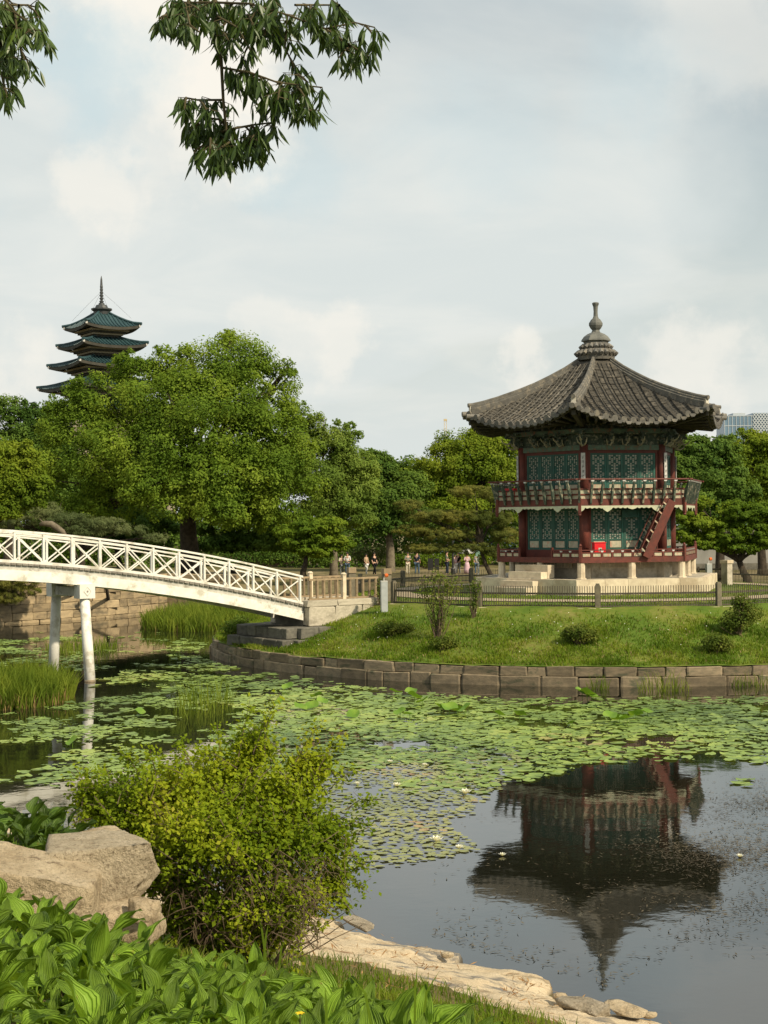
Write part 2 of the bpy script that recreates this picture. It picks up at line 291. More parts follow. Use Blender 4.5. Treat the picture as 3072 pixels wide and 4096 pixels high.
leafmat('leaf_bush', [(0.1, (0.055, 0.092, 0.013)), (0.5, (0.115, 0.157, 0.024)), (0.9, (0.195, 0.211, 0.040))], 0.34, noise_scale=1.5)
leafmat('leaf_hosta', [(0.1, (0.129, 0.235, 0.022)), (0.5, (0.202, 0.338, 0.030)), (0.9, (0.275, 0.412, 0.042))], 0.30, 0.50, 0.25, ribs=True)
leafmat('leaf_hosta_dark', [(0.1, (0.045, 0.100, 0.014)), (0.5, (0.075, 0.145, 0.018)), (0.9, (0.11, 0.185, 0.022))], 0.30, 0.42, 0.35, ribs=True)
leafmat('leaf_oak', [(0.1, (0.040, 0.077, 0.015)), (0.5, (0.073, 0.123, 0.024)), (0.9, (0.131, 0.192, 0.034))], 0.30, 0.4, 0.4)
leafmat('leaf_pad', [(0.08, (0.098, 0.158, 0.042)), (0.38, (0.178, 0.263, 0.062)), (0.68, (0.267, 0.368, 0.075)), (0.92, (0.356, 0.421, 0.095)), (1.0, (0.374, 0.316, 0.127))], 0.15, 0.45, 0.3, noise_scale=0.16)
leafmat('leaf_pad_small', [(0.05, (0.190, 0.215, 0.070)), (0.5, (0.265, 0.285, 0.100)), (0.86, (0.310, 0.315, 0.110)), (0.95, (0.40, 0.28, 0.12)), (1.0, (0.36, 0.20, 0.09))], 0.12, 0.45, 0.4, noise_scale=0.3)
leafmat('leaf_lotus', [(0.1, (0.120, 0.235, 0.024)), (0.5, (0.170, 0.300, 0.034)), (0.9, (0.235, 0.360, 0.050))], 0.30, 0.5, 0.3)
leafmat('reed', [(0.1, (0.085, 0.135, 0.014)), (0.5, (0.145, 0.205, 0.022)), (0.9, (0.220, 0.265, 0.034))], 0.38, noise_scale=0.8)
leafmat('reed_dry', [(0.1, (0.20, 0.14, 0.05)), (0.9, (0.36, 0.26, 0.11))], 0.25)
leafmat('grass_blade', [(0.1, (0.072, 0.129, 0.010)), (0.5, (0.134, 0.211, 0.017)), (0.85, (0.211, 0.263, 0.029)), (1.0, (0.286, 0.268, 0.085))], 0.40, noise_scale=0.55)
leafmat('grass_dry', [(0.1, (0.13, 0.12, 0.035)), (0.5, (0.21, 0.19, 0.06)), (0.9, (0.33, 0.27, 0.12))], 0.3, noise_scale=0.9)
leafmat('weed', [(0.1, (0.055, 0.045, 0.028)), (0.5, (0.10, 0.082, 0.052)), (0.9, (0.165, 0.138, 0.09))], 0.1, 0.8, 0.2)
leafmat('petal', [(0.1, (0.78, 0.78, 0.70)), (0.9, (0.85, 0.84, 0.78))], 0.3)
solid('flower_yellow', (0.85, 0.60, 0.02), None, 8, 0.7, 0.2, 0.0, 0.0)
leafmat('litter', [(0.1, (0.12, 0.06, 0.025)), (0.5, (0.24, 0.125, 0.045)), (0.9, (0.36, 0.22, 0.09))], 0.1, 0.9, 0.1)
# ------------------------------------------------------------------ helpers
def tag(o, label=None, cat=None, group=None, kind=None):
    if label: o['label'] = label
    if cat: o['category'] = cat
    if group: o['group'] = group
    if kind: o['kind'] = kind
    return o
def empty(name, loc=(0, 0, 0), rz=0.0, label=None, cat=None, group=None):
    o = bpy.data.objects.new(name, None); COL.objects.link(o); o.location = loc; o.rotation_euler = (0, 0, rz); o.empty_display_size = 0.2
    return tag(o, label, cat, group)
def link(name, mesh, parent=None, loc=None, mw=None):
    o = bpy.data.objects.new(name, mesh); COL.objects.link(o)
    if parent: o.parent = parent
    if mw is not None: o.matrix_local = mw
    elif loc is not None: o.location = loc
    return o
def smooth(me, ang=None):
    me.polygons.foreach_set('use_smooth', [True] * len(me.polygons)); me.update()
class MB:
    def __init__(s, off=(0, 0, 0)): s.v = []; s.f = []; s.off = Vector(off)
    def add(s, vs, fs):
        b = len(s.v); s.v += [Vector(v) - s.off for v in vs]; s.f += [tuple(i + b for i in f) for f in fs]; return s
    def box(s, c, size, M=None, taper=1.0):
        hx, hy, hz = size[0] / 2, size[1] / 2, size[2] / 2; c = Vector(c)
        vs = []
        for z, k in ((-hz, 1.0), (hz, taper)):
            for x, y in ((-hx, -hy), (hx, -hy), (hx, hy), (-hx, hy)):
                p = Vector((x * k, y * k, z)); p = M @ p if M is not None else p; vs.append(c + p)
        return s.add(vs, [(0, 3, 2, 1), (4, 5, 6, 7), (0, 1, 5, 4), (1, 2, 6, 5), (2, 3, 7, 6), (3, 0, 4, 7)])
    def bar(s, p0, p1, w, h, up=(0, 0, 1)):
        """box from p0 to p1, w across, h along up"""
        p0, p1 = Vector(p0), Vector(p1); d = (p1 - p0); L = d.length; d = d / L
        side = d.cross(Vector(up)); side = side.normalized() if side.length > 1e-5 else Vector((1, 0, 0)); u = side.cross(d).normalized()
        M = Matrix((side, d, u)).transposed()
        return s.box((p0 + p1) / 2, (w, L, h), M)
    def tube(s, path, radii, n=8, cap=True):
        path = [Vector(p) for p in path]
        if not hasattr(radii, '__len__'): radii = [radii] * len(path)
        vs = []; fs = []; ref = None
        for i, p in enumerate(path):
            d = (path[min(i + 1, len(path) - 1)] - path[max(i - 1, 0)]).normalized()
            if ref is None:
                ref = d.orthogonal().normalized()
            ref = (ref - d * ref.dot(d)).normalized(); b = d.cross(ref)
            for k in range(n):
                a = 2 * math.pi * k / n; vs.append(p + (ref * math.cos(a) + b * math.sin(a)) * radii[i])
        for i in range(len(path) - 1):
            for k in range(n):
                k2 = (k + 1) % n; fs.append((i * n + k, i * n + k2, (i + 1) * n + k2, (i + 1) * n + k))
        if cap: fs.append(tuple(reversed(range(n)))); fs.append(tuple(range((len(path) - 1) * n, len(path) * n)))
        return s.add(vs, fs)
    def lathe(s, c, prof, n=16, rot=0.0):
        c = Vector(c); vs = []; fs = []
        for r, z in prof:
            for k in range(n):
                a = 2 * math.pi * k / n + rot; vs.append(c + Vector((r * math.cos(a), r * math.sin(a), z)))
        m = len(prof)
        for i in range(m - 1):
            for k in range(n):
                k2 = (k + 1) % n; fs.append((i * n + k, i * n + k2, (i + 1) * n + k2, (i + 1) * n + k))
        fs.append(tuple(reversed(range(n)))); fs.append(tuple(range((m - 1) * n, m * n)))
        return s.add(vs, fs)
    def prism(s, poly, p, ax, ay, az, depth):
        """polygon (2d list) in the plane ax, ay at p, extruded by depth along az (centred)"""
        p, ax, ay, az = Vector(p), Vector(ax), Vector(ay), Vector(az); n = len(poly)
        vs = [p + ax * x + ay * y + az * (-depth / 2) for x, y in poly] + [p + ax * x + ay * y + az * (depth / 2) for x, y in poly]
        fs = [tuple(reversed(range(n))), tuple(range(n, 2 * n))] + [(i, (i + 1) % n, n + (i + 1) % n, n + i) for i in range(n)]
        return s.add(vs, fs)
    def mesh(s, name, mat, sm=False):
        me = bpy.data.meshes.new(name); me.from_pydata(s.v, [], s.f); me.materials.append(MATS[mat])
        bm = bmesh.new(); bm.from_mesh(me); bmesh.ops.recalc_face_normals(bm, faces=bm.faces); bm.to_mesh(me); bm.free()
        if sm: smooth(me)
        me.update(); return me
    def build(s, name, mat, parent=None, sm=False, loc=None, mw=None):
        return link(name, s.mesh(name, mat, sm), parent, loc, mw)
def np_mesh(name, V, F, mat, uv=None, sm=False):
    """mesh from numpy arrays, faces all of one size"""
    V = np.asarray(V, np.float32); F = np.asarray(F, np.int32); k = F.shape[1]
    me = bpy.data.meshes.new(name)
    me.vertices.add(len(V)); me.vertices.foreach_set('co', V.ravel())
    me.loops.add(F.size); me.loops.foreach_set('vertex_index', F.ravel())
    me.polygons.add(len(F)); me.polygons.foreach_set('loop_start', np.arange(0, F.size, k, dtype=np.int32)); me.polygons.foreach_set('loop_total', np.full(len(F), k, np.int32))
    if sm: me.polygons.foreach_set('use_smooth', np.ones(len(F), bool))
    if uv is not None:
        u = me.uv_layers.new(name='UVMap'); u.data.foreach_set('uv', np.asarray(uv, np.float32)[F.ravel()].ravel())
    me.materials.append(MATS[mat]); me.update(calc_edges=True); return me
def unit(a): return a / np.maximum(np.linalg.norm(a, axis=-1, keepdims=True), 1e-9)
def leaf_quads(C, N, L, Wd, rng, droop=0.0):
    """one pointed leaf (a kite of four corners) per centre C, facing N"""
    n = len(C); N = unit(N); r = rng.normal(size=(n, 3)); r[:, 2] -= droop
    T = unit(r - N * (r * N).sum(1, keepdims=True)); B = np.cross(N, T)
    L = np.broadcast_to(L, (n,))[:, None]; Wd = np.broadcast_to(Wd, (n,))[:, None]
    V = np.stack([C - T * L * .5, C + B * Wd * .5 - T * L * .05 + N * Wd * .12, C + T * L * .5, C - B * Wd * .5 - T * L * .05 + N * Wd * .12], 1).reshape(-1, 3)
    return V, np.arange(4 * n).reshape(n, 4)
def blades(base, h, lean, w, rng, curve=0.25):
    """grass blades: a bent, tapering strip each (two quads joined to a point)"""
    n = len(base); a = rng.uniform(0, 2 * np.pi, n); side = np.stack([np.cos(a), np.sin(a), np.zeros(n)], 1)
    b = rng.uniform(0, 2 * np.pi, n); ld = np.stack([np.cos(b), np.sin(b), np.zeros(n)], 1) * (lean * rng.uniform(.2, 1, n))[:, None]
    h = np.broadcast_to(h, (n,))[:, None]; w = np.broadcast_to(w, (n,))[:, None]; up = np.array([0, 0, 1.0])
    p0 = base; p1 = base + up * h * .55 + ld * h * .35; p2 = base + up * h * (1 - curve * np.linalg.norm(ld, axis=1, keepdims=True)) + ld * h
    V = np.stack([p0 - side * w * .5, p0 + side * w * .5, p1 + side * w * .45, p1 - side * w * .45, p2], 1).reshape(-1, 3)
    i = np.arange(n)[:, None] * 5
    F = np.concatenate([i + [0, 1, 2], i + [0, 2, 3], i + [3, 2, 4]], 1).reshape(-1, 3)
    return V, F
def fbm(x, y, s=1.0, o=0.0):
    return (np.sin(x * 1.7 * s + 1.3 * np.sin(y * 1.1 * s + o) + o) + np.sin(y * 2.3 * s - 1.1 * np.sin(x * 1.9 * s + 2 * o)) * .7 + np.sin((x + y) * 4.1 * s + o * 3) * .35 + np.sin((x * 1.3 - y) * 7.3 * s + o) * .2) / 2.25
def perlin(x, y, seed=0):
    """gradient noise on arrays"""
    r = np.random.default_rng(seed); g = r.uniform(0, 2 * np.pi, (256, 256)); xi, yi = np.floor(x).astype(int), np.floor(y).astype(int); fx, fy = x - xi, y - yi
    def d(ix, iy, dx, dy): a = g[ix % 256, iy % 256]; return np.cos(a) * dx + np.sin(a) * dy
    u, v = fx * fx * fx * (fx * (fx * 6 - 15) + 10), fy * fy * fy * (fy * (fy * 6 - 15) + 10)
    a = d(xi, yi, fx, fy) * (1 - u) + d(xi + 1, yi, fx - 1, fy) * u; b = d(xi, yi + 1, fx, fy - 1) * (1 - u) + d(xi + 1, yi + 1, fx - 1, fy - 1) * u
    return a * (1 - v) + b * v
def pfbm(x, y, octv=5, seed=0, ridge=False):
    t = 0; a = 1.0
    for i in range(octv):
        n = perlin(x * 2 ** i, y * 2 ** i, seed + i); t = t + a * ((.5 - np.abs(n)) if ridge else n); a *= .52
    return t
def rock_mesh(name, size, mat, seed, sub=4, rough=0.10, square=0.55, cuts=9):
    """boulder: rounded block broken by flat fracture planes, then roughened"""
    rnd = random.Random(seed * 7 + 1); bm = bmesh.new(); bmesh.ops.create_icosphere(bm, subdivisions=sub, radius=1.0)
    off = Vector((seed * 3.7, seed * 1.3, seed * 2.1)); pl = []
    for i in range(cuts):
        n = Vector((rnd.gauss(0, 1), rnd.gauss(0, 1), rnd.gauss(0, .8))).normalized(); pl.append((n, rnd.uniform(.72, .98)))
    for v in bm.verts:
        d = v.co.normalized(); m = max(abs(d.x), abs(d.y), abs(d.z)); p = d * ((1 - square) + square / m)
        for n, h in pl:
            e = p.dot(n) - h * (1 + .04 * noise.noise(p * 3 + off))
            if e > 0: p = p - n * e
        k = 1 + rough * (noise.noise(d * 1.6 + off) * .8 + noise.noise(d * 4 + off) * .35 + noise.noise(d * 11 + off) * .22 + noise.noise(d * 26 + off) * .12)
        v.co = Vector((p.x * size[0], p.y * size[1], p.z * size[2])) * k * .5
    me = bpy.data.meshes.new(name); bm.to_mesh(me); bm.free(); smooth(me); me.materials.append(MATS[mat]); return me
def block_mesh(name, mat, seed, rough=0.035):
    """a squared stone of size 1, edges broken"""
    rnd = random.Random(seed); bm = bmesh.new(); bmesh.ops.create_cube(bm, size=1.0)
    for v in bm.verts: v.co += Vector([rnd.uniform(-rough, rough) for _ in range(3)])
    bmesh.ops.bevel(bm, geom=bm.edges[:], offset=0.045, segments=1, affect='EDGES')
    me = bpy.data.meshes.new(name); bm.to_mesh(me); bm.free(); me.materials.append(MATS[mat]); return me
def frame_m(p, x, y, z, sc=(1, 1, 1)):
    x, y, z = Vector(x) * sc[0], Vector(y) * sc[1], Vector(z) * sc[2]
    return Matrix(((x.x, y.x, z.x, p[0]), (x.y, y.y, z.y, p[1]), (x.z, y.z, z.z, p[2]), (0, 0, 0, 1)))
def sstep(a, b, x): t = np.clip((x - a) / (b - a), 0, 1); return t * t * (3 - 2 * t)
# ------------------------------------------------------------------ the setting: water, banks, island
PAV = (8.955, 62.8); PHI = R_(-17.3)
BR_D = np.array([0.80, 0.60])                               # bridge axis, towards the island
BR_O = np.array([7.654, 64.878])
BR_N = np.array([BR_D[1], -BR_D[0]])                        # towards the camera side

def island_z(r):
    return np.interp(r, [0, 9.6, 10.7, 12.0, 13.8, 15.2, 16.05], [2.36, 2.25, 2.10, 1.72, 1.17, 0.75, 0.62])
def on_island(px, py):
    d = ray(px, py)
    for t in np.linspace(40, 75, 1400):
        p = _C + d * t / d[1]
        if p[2] <= island_z(np.hypot(p[0] - PAV[0], p[1] - PAV[1])): break
    return Vector(p)
SH_P = np.array([-0.7, 19.2]); SH_N = np.array([-0.755, -0.655])
def shore_s(x, y): return (x - SH_P[0]) * SH_N[0] + (y - SH_P[1]) * SH_N[1]
def ledge_in(l): return np.interp(l, [0, 1.4, 3.2, 5.5], [3.2, 3.0, 2.3, 1.9])     # how far the bare ledge reaches inland
def shore_z(x, y):
    s = shore_s(x, y) + .25 * fbm(x, y, .55)
    z = np.interp(s, [-3, -.35, 0, 1, 2.9, 5, 7.2, 9.5, 12, 30], [-1.2, -.35, .12, .34, .86, 1.6, 2.5, 3.28, 3.5, 3.9])
    z = z + .18 * sstep(-2.0, -2.8, x) * sstep(12.8, 11.3, y) * sstep(7.5, 9.0, y)
    return z + .03 * fbm(x, y, 2.2, 1.0) * sstep(-.3, .5, s)

def ground_ring():
    # pond outline (clockwise from the near left), with the height of its bank
    P = [(-17, 36, .6), (-30, 37, 1.6), (-38, 46, 2.0), (-36, 60, 2.1), (-28, 72, 2.1), (-20.6, 79.5, 2.15), (-15.7, 84.5, 2.15), (-13, 89.5, 2.1), (-9.5, 87.5, 1.5), (-5, 83, 1.3), (2, 82.5, 1.3), (10, 84.5, 1.2), (22, 84, 1.2), (34, 78, 1.4), (40, 64, 1.4), (38, 44, 1.2), (28, 22, 1.0), (14, 3, .4), (12, -12, 0.0), (-30, -12, .0), (-32, 20, .0)]
    V = []; F = []; n = len(P); c = np.array([0, 50.0])
    rings = [-.06, 0, 3, 8, 20, 50, 120, 400, 780]
    for ri, d in enumerate(rings):
        for x, y, z in P:
            v = np.array([x, y]) - c; v = v / np.linalg.norm(v); q = np.array([x, y]) + v * d
            zz = z if d < 25 else (1.6 if d < 200 else 1.0)
            zz = min(zz, 1.3) if q[1] < 5 else zz
            V.append((q[0], q[1], -.6 if ri == 0 else zz + (0 if ri == 1 else .05)))
    for r in range(len(rings) - 1):
        for i in range(n):
            j = (i + 1) % n; F.append((r * n + i, r * n + j, (r + 1) * n + j, (r + 1) * n + i))
    me = bpy.data.meshes.new('ground'); me.from_pydata(V, [], F); me.materials.append(MATS['park_ground'])
    bm = bmesh.new(); bm.from_mesh(me); bmesh.ops.recalc_face_normals(bm, faces=bm.faces); bm.to_mesh(me); bm.free()
    tag(link('ground', me), 'park ground of sand and grass beyond the pond', 'ground', kind='structure')
ground_ring()
wm = MB().add([(-60, -15, 0), (60, -15, 0), (60, 110, 0), (-60, 110, 0)], [(0, 1, 2, 3)]).build('water', 'water')
tag(wm, 'still dark pond water mirroring sky and pavilion', 'water', kind='structure')

def grid_mesh(name, xs, ys, zf, mat):
    X, Y = np.meshgrid(xs, ys); Z = zf(X, Y); nx, ny = len(xs), len(ys)
    V = np.stack([X, Y, Z], -1).reshape(-1, 3); i = np.arange(nx * ny).reshape(ny, nx)
    F = np.stack([i[:-1, :-1], i[:-1, 1:], i[1:, 1:], i[1:, :-1]], -1).reshape(-1, 4)
    return np_mesh(name, V, F, mat, sm=True)
tag(link('shore_ground', grid_mesh('shore_ground', np.arange(-16, 14.01, .2), np.arange(-10, 36, .2), lambda x, y: np.where(shore_s(x, y) < ledge_in((x - SH_P[0]) * .655 - (y - SH_P[1]) * .755) - .25, shore_z(x, y) - .12, shore_z(x, y)), 'earth_grass')), 'grassy near bank sloping down to the pond', 'ground', kind='structure')

def island():
    nr, na = 46, 240
    rr = np.linspace(0, 16.05, nr); aa = np.linspace(0, 2 * np.pi, na, endpoint=False)
    R, A = np.meshgrid(rr, aa, indexing='ij'); X = PAV[0] + R * np.cos(A); Y = PAV[1] + R * np.sin(A)
    Z = island_z(R) + .035 * fbm(X, Y, 1.3) * sstep(10.8, 11.8, R) + .02 * fbm(X, Y, 3.5, 2)
    V = np.stack([X, Y, Z], -1).reshape(-1, 3); i = np.arange(nr * na).reshape(nr, na); j = np.roll(i, -1, 1)
    F = np.stack([i[:-1], i[1:], j[1:], j[:-1]], -1).reshape(-1, 4)
    tag(link('island_ground', np_mesh('island_ground', V, F, 'lawn', sm=True)), 'round grassy island mound carrying the pavilion', 'island', kind='structure')
    # sand path ring around the pavilion
    m = MB(); n = 96
    for k in range(n):
        a0, a1 = 2 * math.pi * k / n, 2 * math.pi * (k + 1) / n
        vs = [(PAV[0] + r * math.cos(a), PAV[1] + r * math.sin(a), island_z(r) + .03) for r, a in ((7.9, a0), (9.2, a0), (9.2, a1), (7.9, a1))]
        m.add(vs, [(0, 1, 2, 3)])
    tag(m.build('path', 'sand_path'), 'pale sand path circling the pavilion inside the fence', 'path', kind='structure')
island()

BLK = {m: [block_mesh('stone_block', m, 40 + i) for i in range(5)] for m in ('wall_stone', 'wall_stone_warm', 'granite', 'granite_warm', 'dark_stone')}
def place_block(parent, mat, p, x, z, sx, sy, sz, off=(0, 0, 0), rnd=random, name='stone_block'):
    """a squared stone centred at p: x its long direction"""
    x = Vector(x).normalized(); z = Vector(z).normalized(); y = z.cross(x)
    q = Vector(p) - Vector(off)
    return link(name, rnd.choice(BLK[mat]), parent, mw=frame_m(q, x, y, z, (sx, sy, sz)))

def island_wall():
    w = empty('island_wall', (PAV[0], PAV[1], 0), 0, 'low curved retaining wall of two stone courses around the island', 'wall')
    rnd = random.Random(3)
    core = MB((0, 0, 0)); core.lathe((0, 0, 0), [(15.88, -.4), (15.88, .59)], 120); core.f = core.f[:-2]
    core.build('wall_core', 'dark_stone', w)
    for z0, z1, rad, dep, mean in ((-.25, .297, 16.16, .55, 1.0), (.31, .60, 16.08, .5, .92)):
        a = 0.0
        while a < 2 * math.pi - .02:
            L = mean * rnd.uniform(.62, 1.35); da = L / rad
            if a + da > 2 * math.pi - .04: da = 2 * math.pi - a; L = da * rad
            m = a + da / 2; r = rad + rnd.uniform(-.035, .035)
            zt = z1 + rnd.uniform(-.03, .03)
            o = place_block(w, 'wall_stone', (math.cos(m) * (r - dep / 2), math.sin(m) * (r - dep / 2), (z0 + zt) / 2), (-math.sin(m), math.cos(m), rnd.uniform(-.012, .012)), (0, 0, 1), L - .02, dep, zt - z0, rnd=rnd)
            a += da
island_wall()

FAR_LINE = [(-36, 60), (-28, 72), (-20.6, 79.5), (-15.7, 84.5), (-13, 89.5), (-9.5, 87.5)]
def far_wall():
    w = empty('pond_wall', (-15.7, 84.5, 0), 0, 'tan ashlar retaining wall of the pond seen under the white bridge', 'wall')
    rnd = random.Random(5); off = Vector((-15.7, 84.5, 0))
    for i in range(1, len(FAR_LINE) - 1):
        a, b = Vector((*FAR_LINE[i], 0)), Vector((*FAR_LINE[i + 1], 0)); d = b - a; L = d.length; d = d / L; nrm = Vector((d.y, -d.x, 0))
        MB(off).bar(a + Vector((0, 0, 1.0)) - nrm * .30, b + Vector((0, 0, 1.0)) - nrm * .30, .4, 2.2).build('wall_core', 'dark_stone', w)
        z = -.3
        for c in range(6):
            h = .43; x = -rnd.uniform(0, .3)
            while x < L:
                l = rnd.uniform(.6, 1.35); 
                if i >= 2 or c >= 0: place_block(w, 'wall_stone_warm', a + d * (x + l / 2) + Vector((0, 0, z + h / 2)) + nrm * (-.02 + rnd.uniform(-.02, .03) - c * .025), d, (0, 0, 1), l - .025, .45, h - .02, off, rnd)
                x += l
            z += h
far_wall()
# ------------------------------------------------------------------ the hexagonal pavilion
GZ = 2.30                                      # ground under it; local z = world z - GZ
def zl(z): return z - GZ
def pavilion():
    root = empty('pavilion', (PAV[0], PAV[1], GZ), PHI, 'two-storey hexagonal wooden pavilion with red railings and grey tiled roof', 'pavilion')
    C60, T30 = math.cos(R_(30)), math.tan(R_(30))
    AL = [R_(30 + 60 * k) for k in range(6)]    # face k; 0 = sunlit front right, 5 = front left
    CA = [R_(60 * k) for k in range(6)]         # corner k; 0 = front
    Rz = lambda a: Matrix.Rotation(a, 4, 'Z')
    def faces(name, mb, mat, ks=range(6), parent=root, sm=False):
        me = mb.mesh(name, mat, sm); return [link(name, me, parent, mw=Rz(AL[k])) for k in ks]
    def corners(name, mb, mat, ks=range(6), parent=root, sm=False):
        me = mb.mesh(name, mat, sm); return [link(name, me, parent, mw=Rz(CA[k])) for k in ks]
    # face frame: x along the face, -y outwards (distance a from the axis), z up.  corner frame: -y outwards
    def slab(m, a, w0, w1, z0, z1, th):         # board standing in the face plane, outer side at a
        m.box(((w0 + w1) / 2, -(a - th / 2), zl((z0 + z1) / 2)), (w1 - w0, th, z1 - z0))
    def ring(name, a, z0, z1, th, mat, ext=0.0):
        m = MB(); hw = (a) * T30 + ext; slab(m, a, -hw, hw, z0, z1, th); return faces(name, m, mat)
    rnd = random.Random(11)
    # -- stone platform: slabs face by face, paving on top
    Rp = 5.35; ap = Rp * C60
    m = MB(); m.lathe((0, 0, 0), [(Rp - .25, zl(1.9)), (Rp - .25, zl(2.885))], 6, R_(30)); m.build('platform_core', 'granite', root)
    for k in range(6):
        hw = ap * T30; x = -hw; cuts = [0, .18, .37, .55, .78, 1.0] if k % 2 else [0, .22, .40, .62, .80, 1.0]
        for i in range(5):
            x0, x1 = -hw + cuts[i] * 2 * hw, -hw + cuts[i + 1] * 2 * hw
            m = MB(); d = .24; t0 = (0 if i else 1); t1 = (0 if i < 4 else 1)
            zt = zl(2.905 + rnd.uniform(-.006, .006)); zb = zl(1.95); a = ap + rnd.uniform(-.008, .008)
            xi0, xi1 = x0 + t0 * d * T30, x1 - t1 * d * T30
            g = .006
            m.add([(x0 + g, -a, zb), (x1 - g, -a, zb), (xi1 - g, -(a - d), zb), (xi0 + g, -(a - d), zb), (x0 + g, -a, zt), (x1 - g, -a, zt), (xi1 - g, -(a - d), zt), (xi0 + g, -(a - d), zt)],
                  [(0, 3, 2, 1), (4, 5, 6, 7), (0, 1, 5, 4), (1, 2, 6, 5), (2, 3, 7, 6), (3, 0, 4, 7)])
            m.build('platform_stone', 'granite_warm', root, mw=Rz(AL[k]))
    m = MB(); n = 6
    m.lathe((0, 0, 0), [(Rp - .27, zl(2.86)), (Rp - .27, zl(2.892))], 6, R_(30)); m.build('paving', 'granite', root)
    # -- stone steps on the front-left face
    for (a0, a1, w0, w1, z0, z1) in ((3.95, 4.62, -.95, .95, 2.90, 3.42), (4.25, 4.98 - .30, -1.12, .9, 2.90, 3.16)):
        pass
    def step(a0, a1, w0, w1, z0, z1):
        m = MB(); m.box(((w0 + w1) / 2, -(a0 + a1) / 2, zl((z0 + z1) / 2)), (w1 - w0, a1 - a0, z1 - z0)); m.build('step_stone', 'granite_warm', root, mw=Rz(AL[5]))
    step(3.72, 4.12, -.95, .78, 2.905, 3.44); step(4.125, 4.50, -.97, .76, 2.905, 3.17)
    step(ap + .012, ap + .36, -.98, .75, 2.0, 2.83); step(ap + .365, ap + .72, -1.0, .74, 2.0, 2.58)
    # -- stone posts under the deck
    pm = MB().lathe((0, 0, 0), [(.20, zl(2.89)), (.20, zl(2.93)), (.155, zl(2.95)), (.150, zl(3.54))], 8, R_(22.5)).mesh('stone_post', 'granite_warm')
    for k in range(6):
        for (a, w) in ((4.22 * C60, -4.22 / 2), (4.22 * C60, 0.0)):
            link('stone_post', pm, root, mw=Rz(AL[k]) @ Matrix.Translation((w, -a, 0)))
    # foundation wall between the inner footings with vent grilles
    ai = 3.34 * C60
    m = MB(); slab(m, ai, -ai * T30 + .16, ai * T30 - .16, 2.895, 3.60, .10); faces('foundation', m, 'granite')
    m = MB().box((0, -3.34, zl(3.25)), (.52, .46, .70)); corners('footing', m, 'granite')
    m = MB(); 
    for i in range(5): slab(m, ai + .035, -1.05, 1.05, 3.30 + i * .055, 3.325 + i * .055, .03)
    for i in range(12): slab(m, ai + .045, -1.03 + i * .185, -.99 + i * .185, 3.29, 3.54, .02)
    faces('vent_grille', m, 'granite_warm')
    # -- lower deck: floor, beam, low railing
    ad = 4.40 * C60
    MB().lathe((0, 0, 0), [(4.30, zl(3.60)), (4.30, zl(3.715))], 6, R_(30)).build('deck_floor', 'brown_red', root)
    ring('deck_beam', ad, 3.53, 3.74, .12, 'red_wood', -.002)
    def railing(k, w0, w1, posts):
        m = MB(); slab(m, ad - .02, w0, w1, 4.005, 4.05, .05); m.build('top_rail', 'red_wood', root, mw=Rz(AL[k]))
        m = MB(); slab(m, ad - .02, w0, w1, 3.905, 3.945, .05); m.build('middle_rail', 'red_wood', root, mw=Rz(AL[k]))
        n = max(2, round((w1 - w0) / .44)); sp = (w1 - w0) / n
        for i in range(n):
            c = w0 + (i + .5) * sp
            m = MB(); slab(m, ad - .035, c - sp * .36, c + sp * .36, 3.77, 3.89, .03); m.build('rail_panel', 'cream_panel', root, mw=Rz(AL[k]))
        for i in range(n + 1):
            c = w0 + i * sp
            m = MB(); slab(m, ad - .015, max(w0, c - .03), min(w1, c + .03), 3.74, 3.905, .06); m.build('rail_stud', 'red_wood', root, mw=Rz(AL[k]))
            if 0 < i < n:
                m = MB(); m.prism([(-.035, -.03), (.035, -.03), (.06, .03), (-.06, .03)], (c, -(ad - .04), zl(3.975)), (1, 0, 0), (0, 0, 1), (0, 1, 0), .05); m.build('rail_support', 'board_white', root, mw=Rz(AL[k]))
        m = MB(); slab(m, ad - .05, w0, w1, 3.74, 3.775, .03); slab(m, ad - .05, w0, w1, 3.885, 3.905, .03); m.build('rail_strip', 'brown_red', root, mw=Rz(AL[k]))
        for w in posts:
            m = MB(); m.box((w, -(ad - .045), zl(3.92)), (.08, .08, .42)); m.build('newel', 'red_wood', root, mw=Rz(AL[k]))
    hw = ad * T30 - .06
    for k in range(6):
        if k == 5: railing(k, -hw, -1.02, [-1.02]); railing(k, .72, hw, [.72])
        else: railing(k, -hw, hw, [])
    corners('corner_post', MB().box((0, -4.36, zl(3.86)), (.11, .11, .62)).lathe((0, -4.36, zl(4.17)), [(.03, 0), (.065, .04), (.03, .10), (.005, .12)], 8), 'red_wood')
    # -- columns
    cl = MB().lathe((0, -3.29, 0), [(.185, zl(3.70)), (.18, zl(5.95))], 14); corners('lower_column', cl, 'red_wood', sm=False)
    cu = MB().lathe((0, -3.29, 0), [(.18, zl(5.98)), (.172, zl(8.22))], 14); corners('upper_column', cu, 'red_wood')
    for o in root.children:
        if o.name.startswith(('lower_column', 'upper_column')): smooth(o.data)
    # white boards with brushed characters hung on the upper columns
    nb = MB().box((0, -3.50, zl(7.35)), (.17, .025, 1.06)); bs = corners('name_board', nb, 'board_white')
    st = MB()
    rs = random.Random(2)
    for i in range(5):
        zc = 7.72 - i * .19
        for q in range(4):
            a = rs.choice((0, .3, 1.2, 1.57)); l = rs.uniform(.03, .055); x, z = rs.uniform(-.03, .03), zc + rs.uniform(-.05, .05)
            st.bar((x - l * math.cos(a), -3.5145, zl(z) - l * math.sin(a)), (x + l * math.cos(a), -3.5145, zl(z) + l * math.sin(a)), .004, .011, up=(0, -1, 0) if False else (-math.sin(a), 0, math.cos(a)))
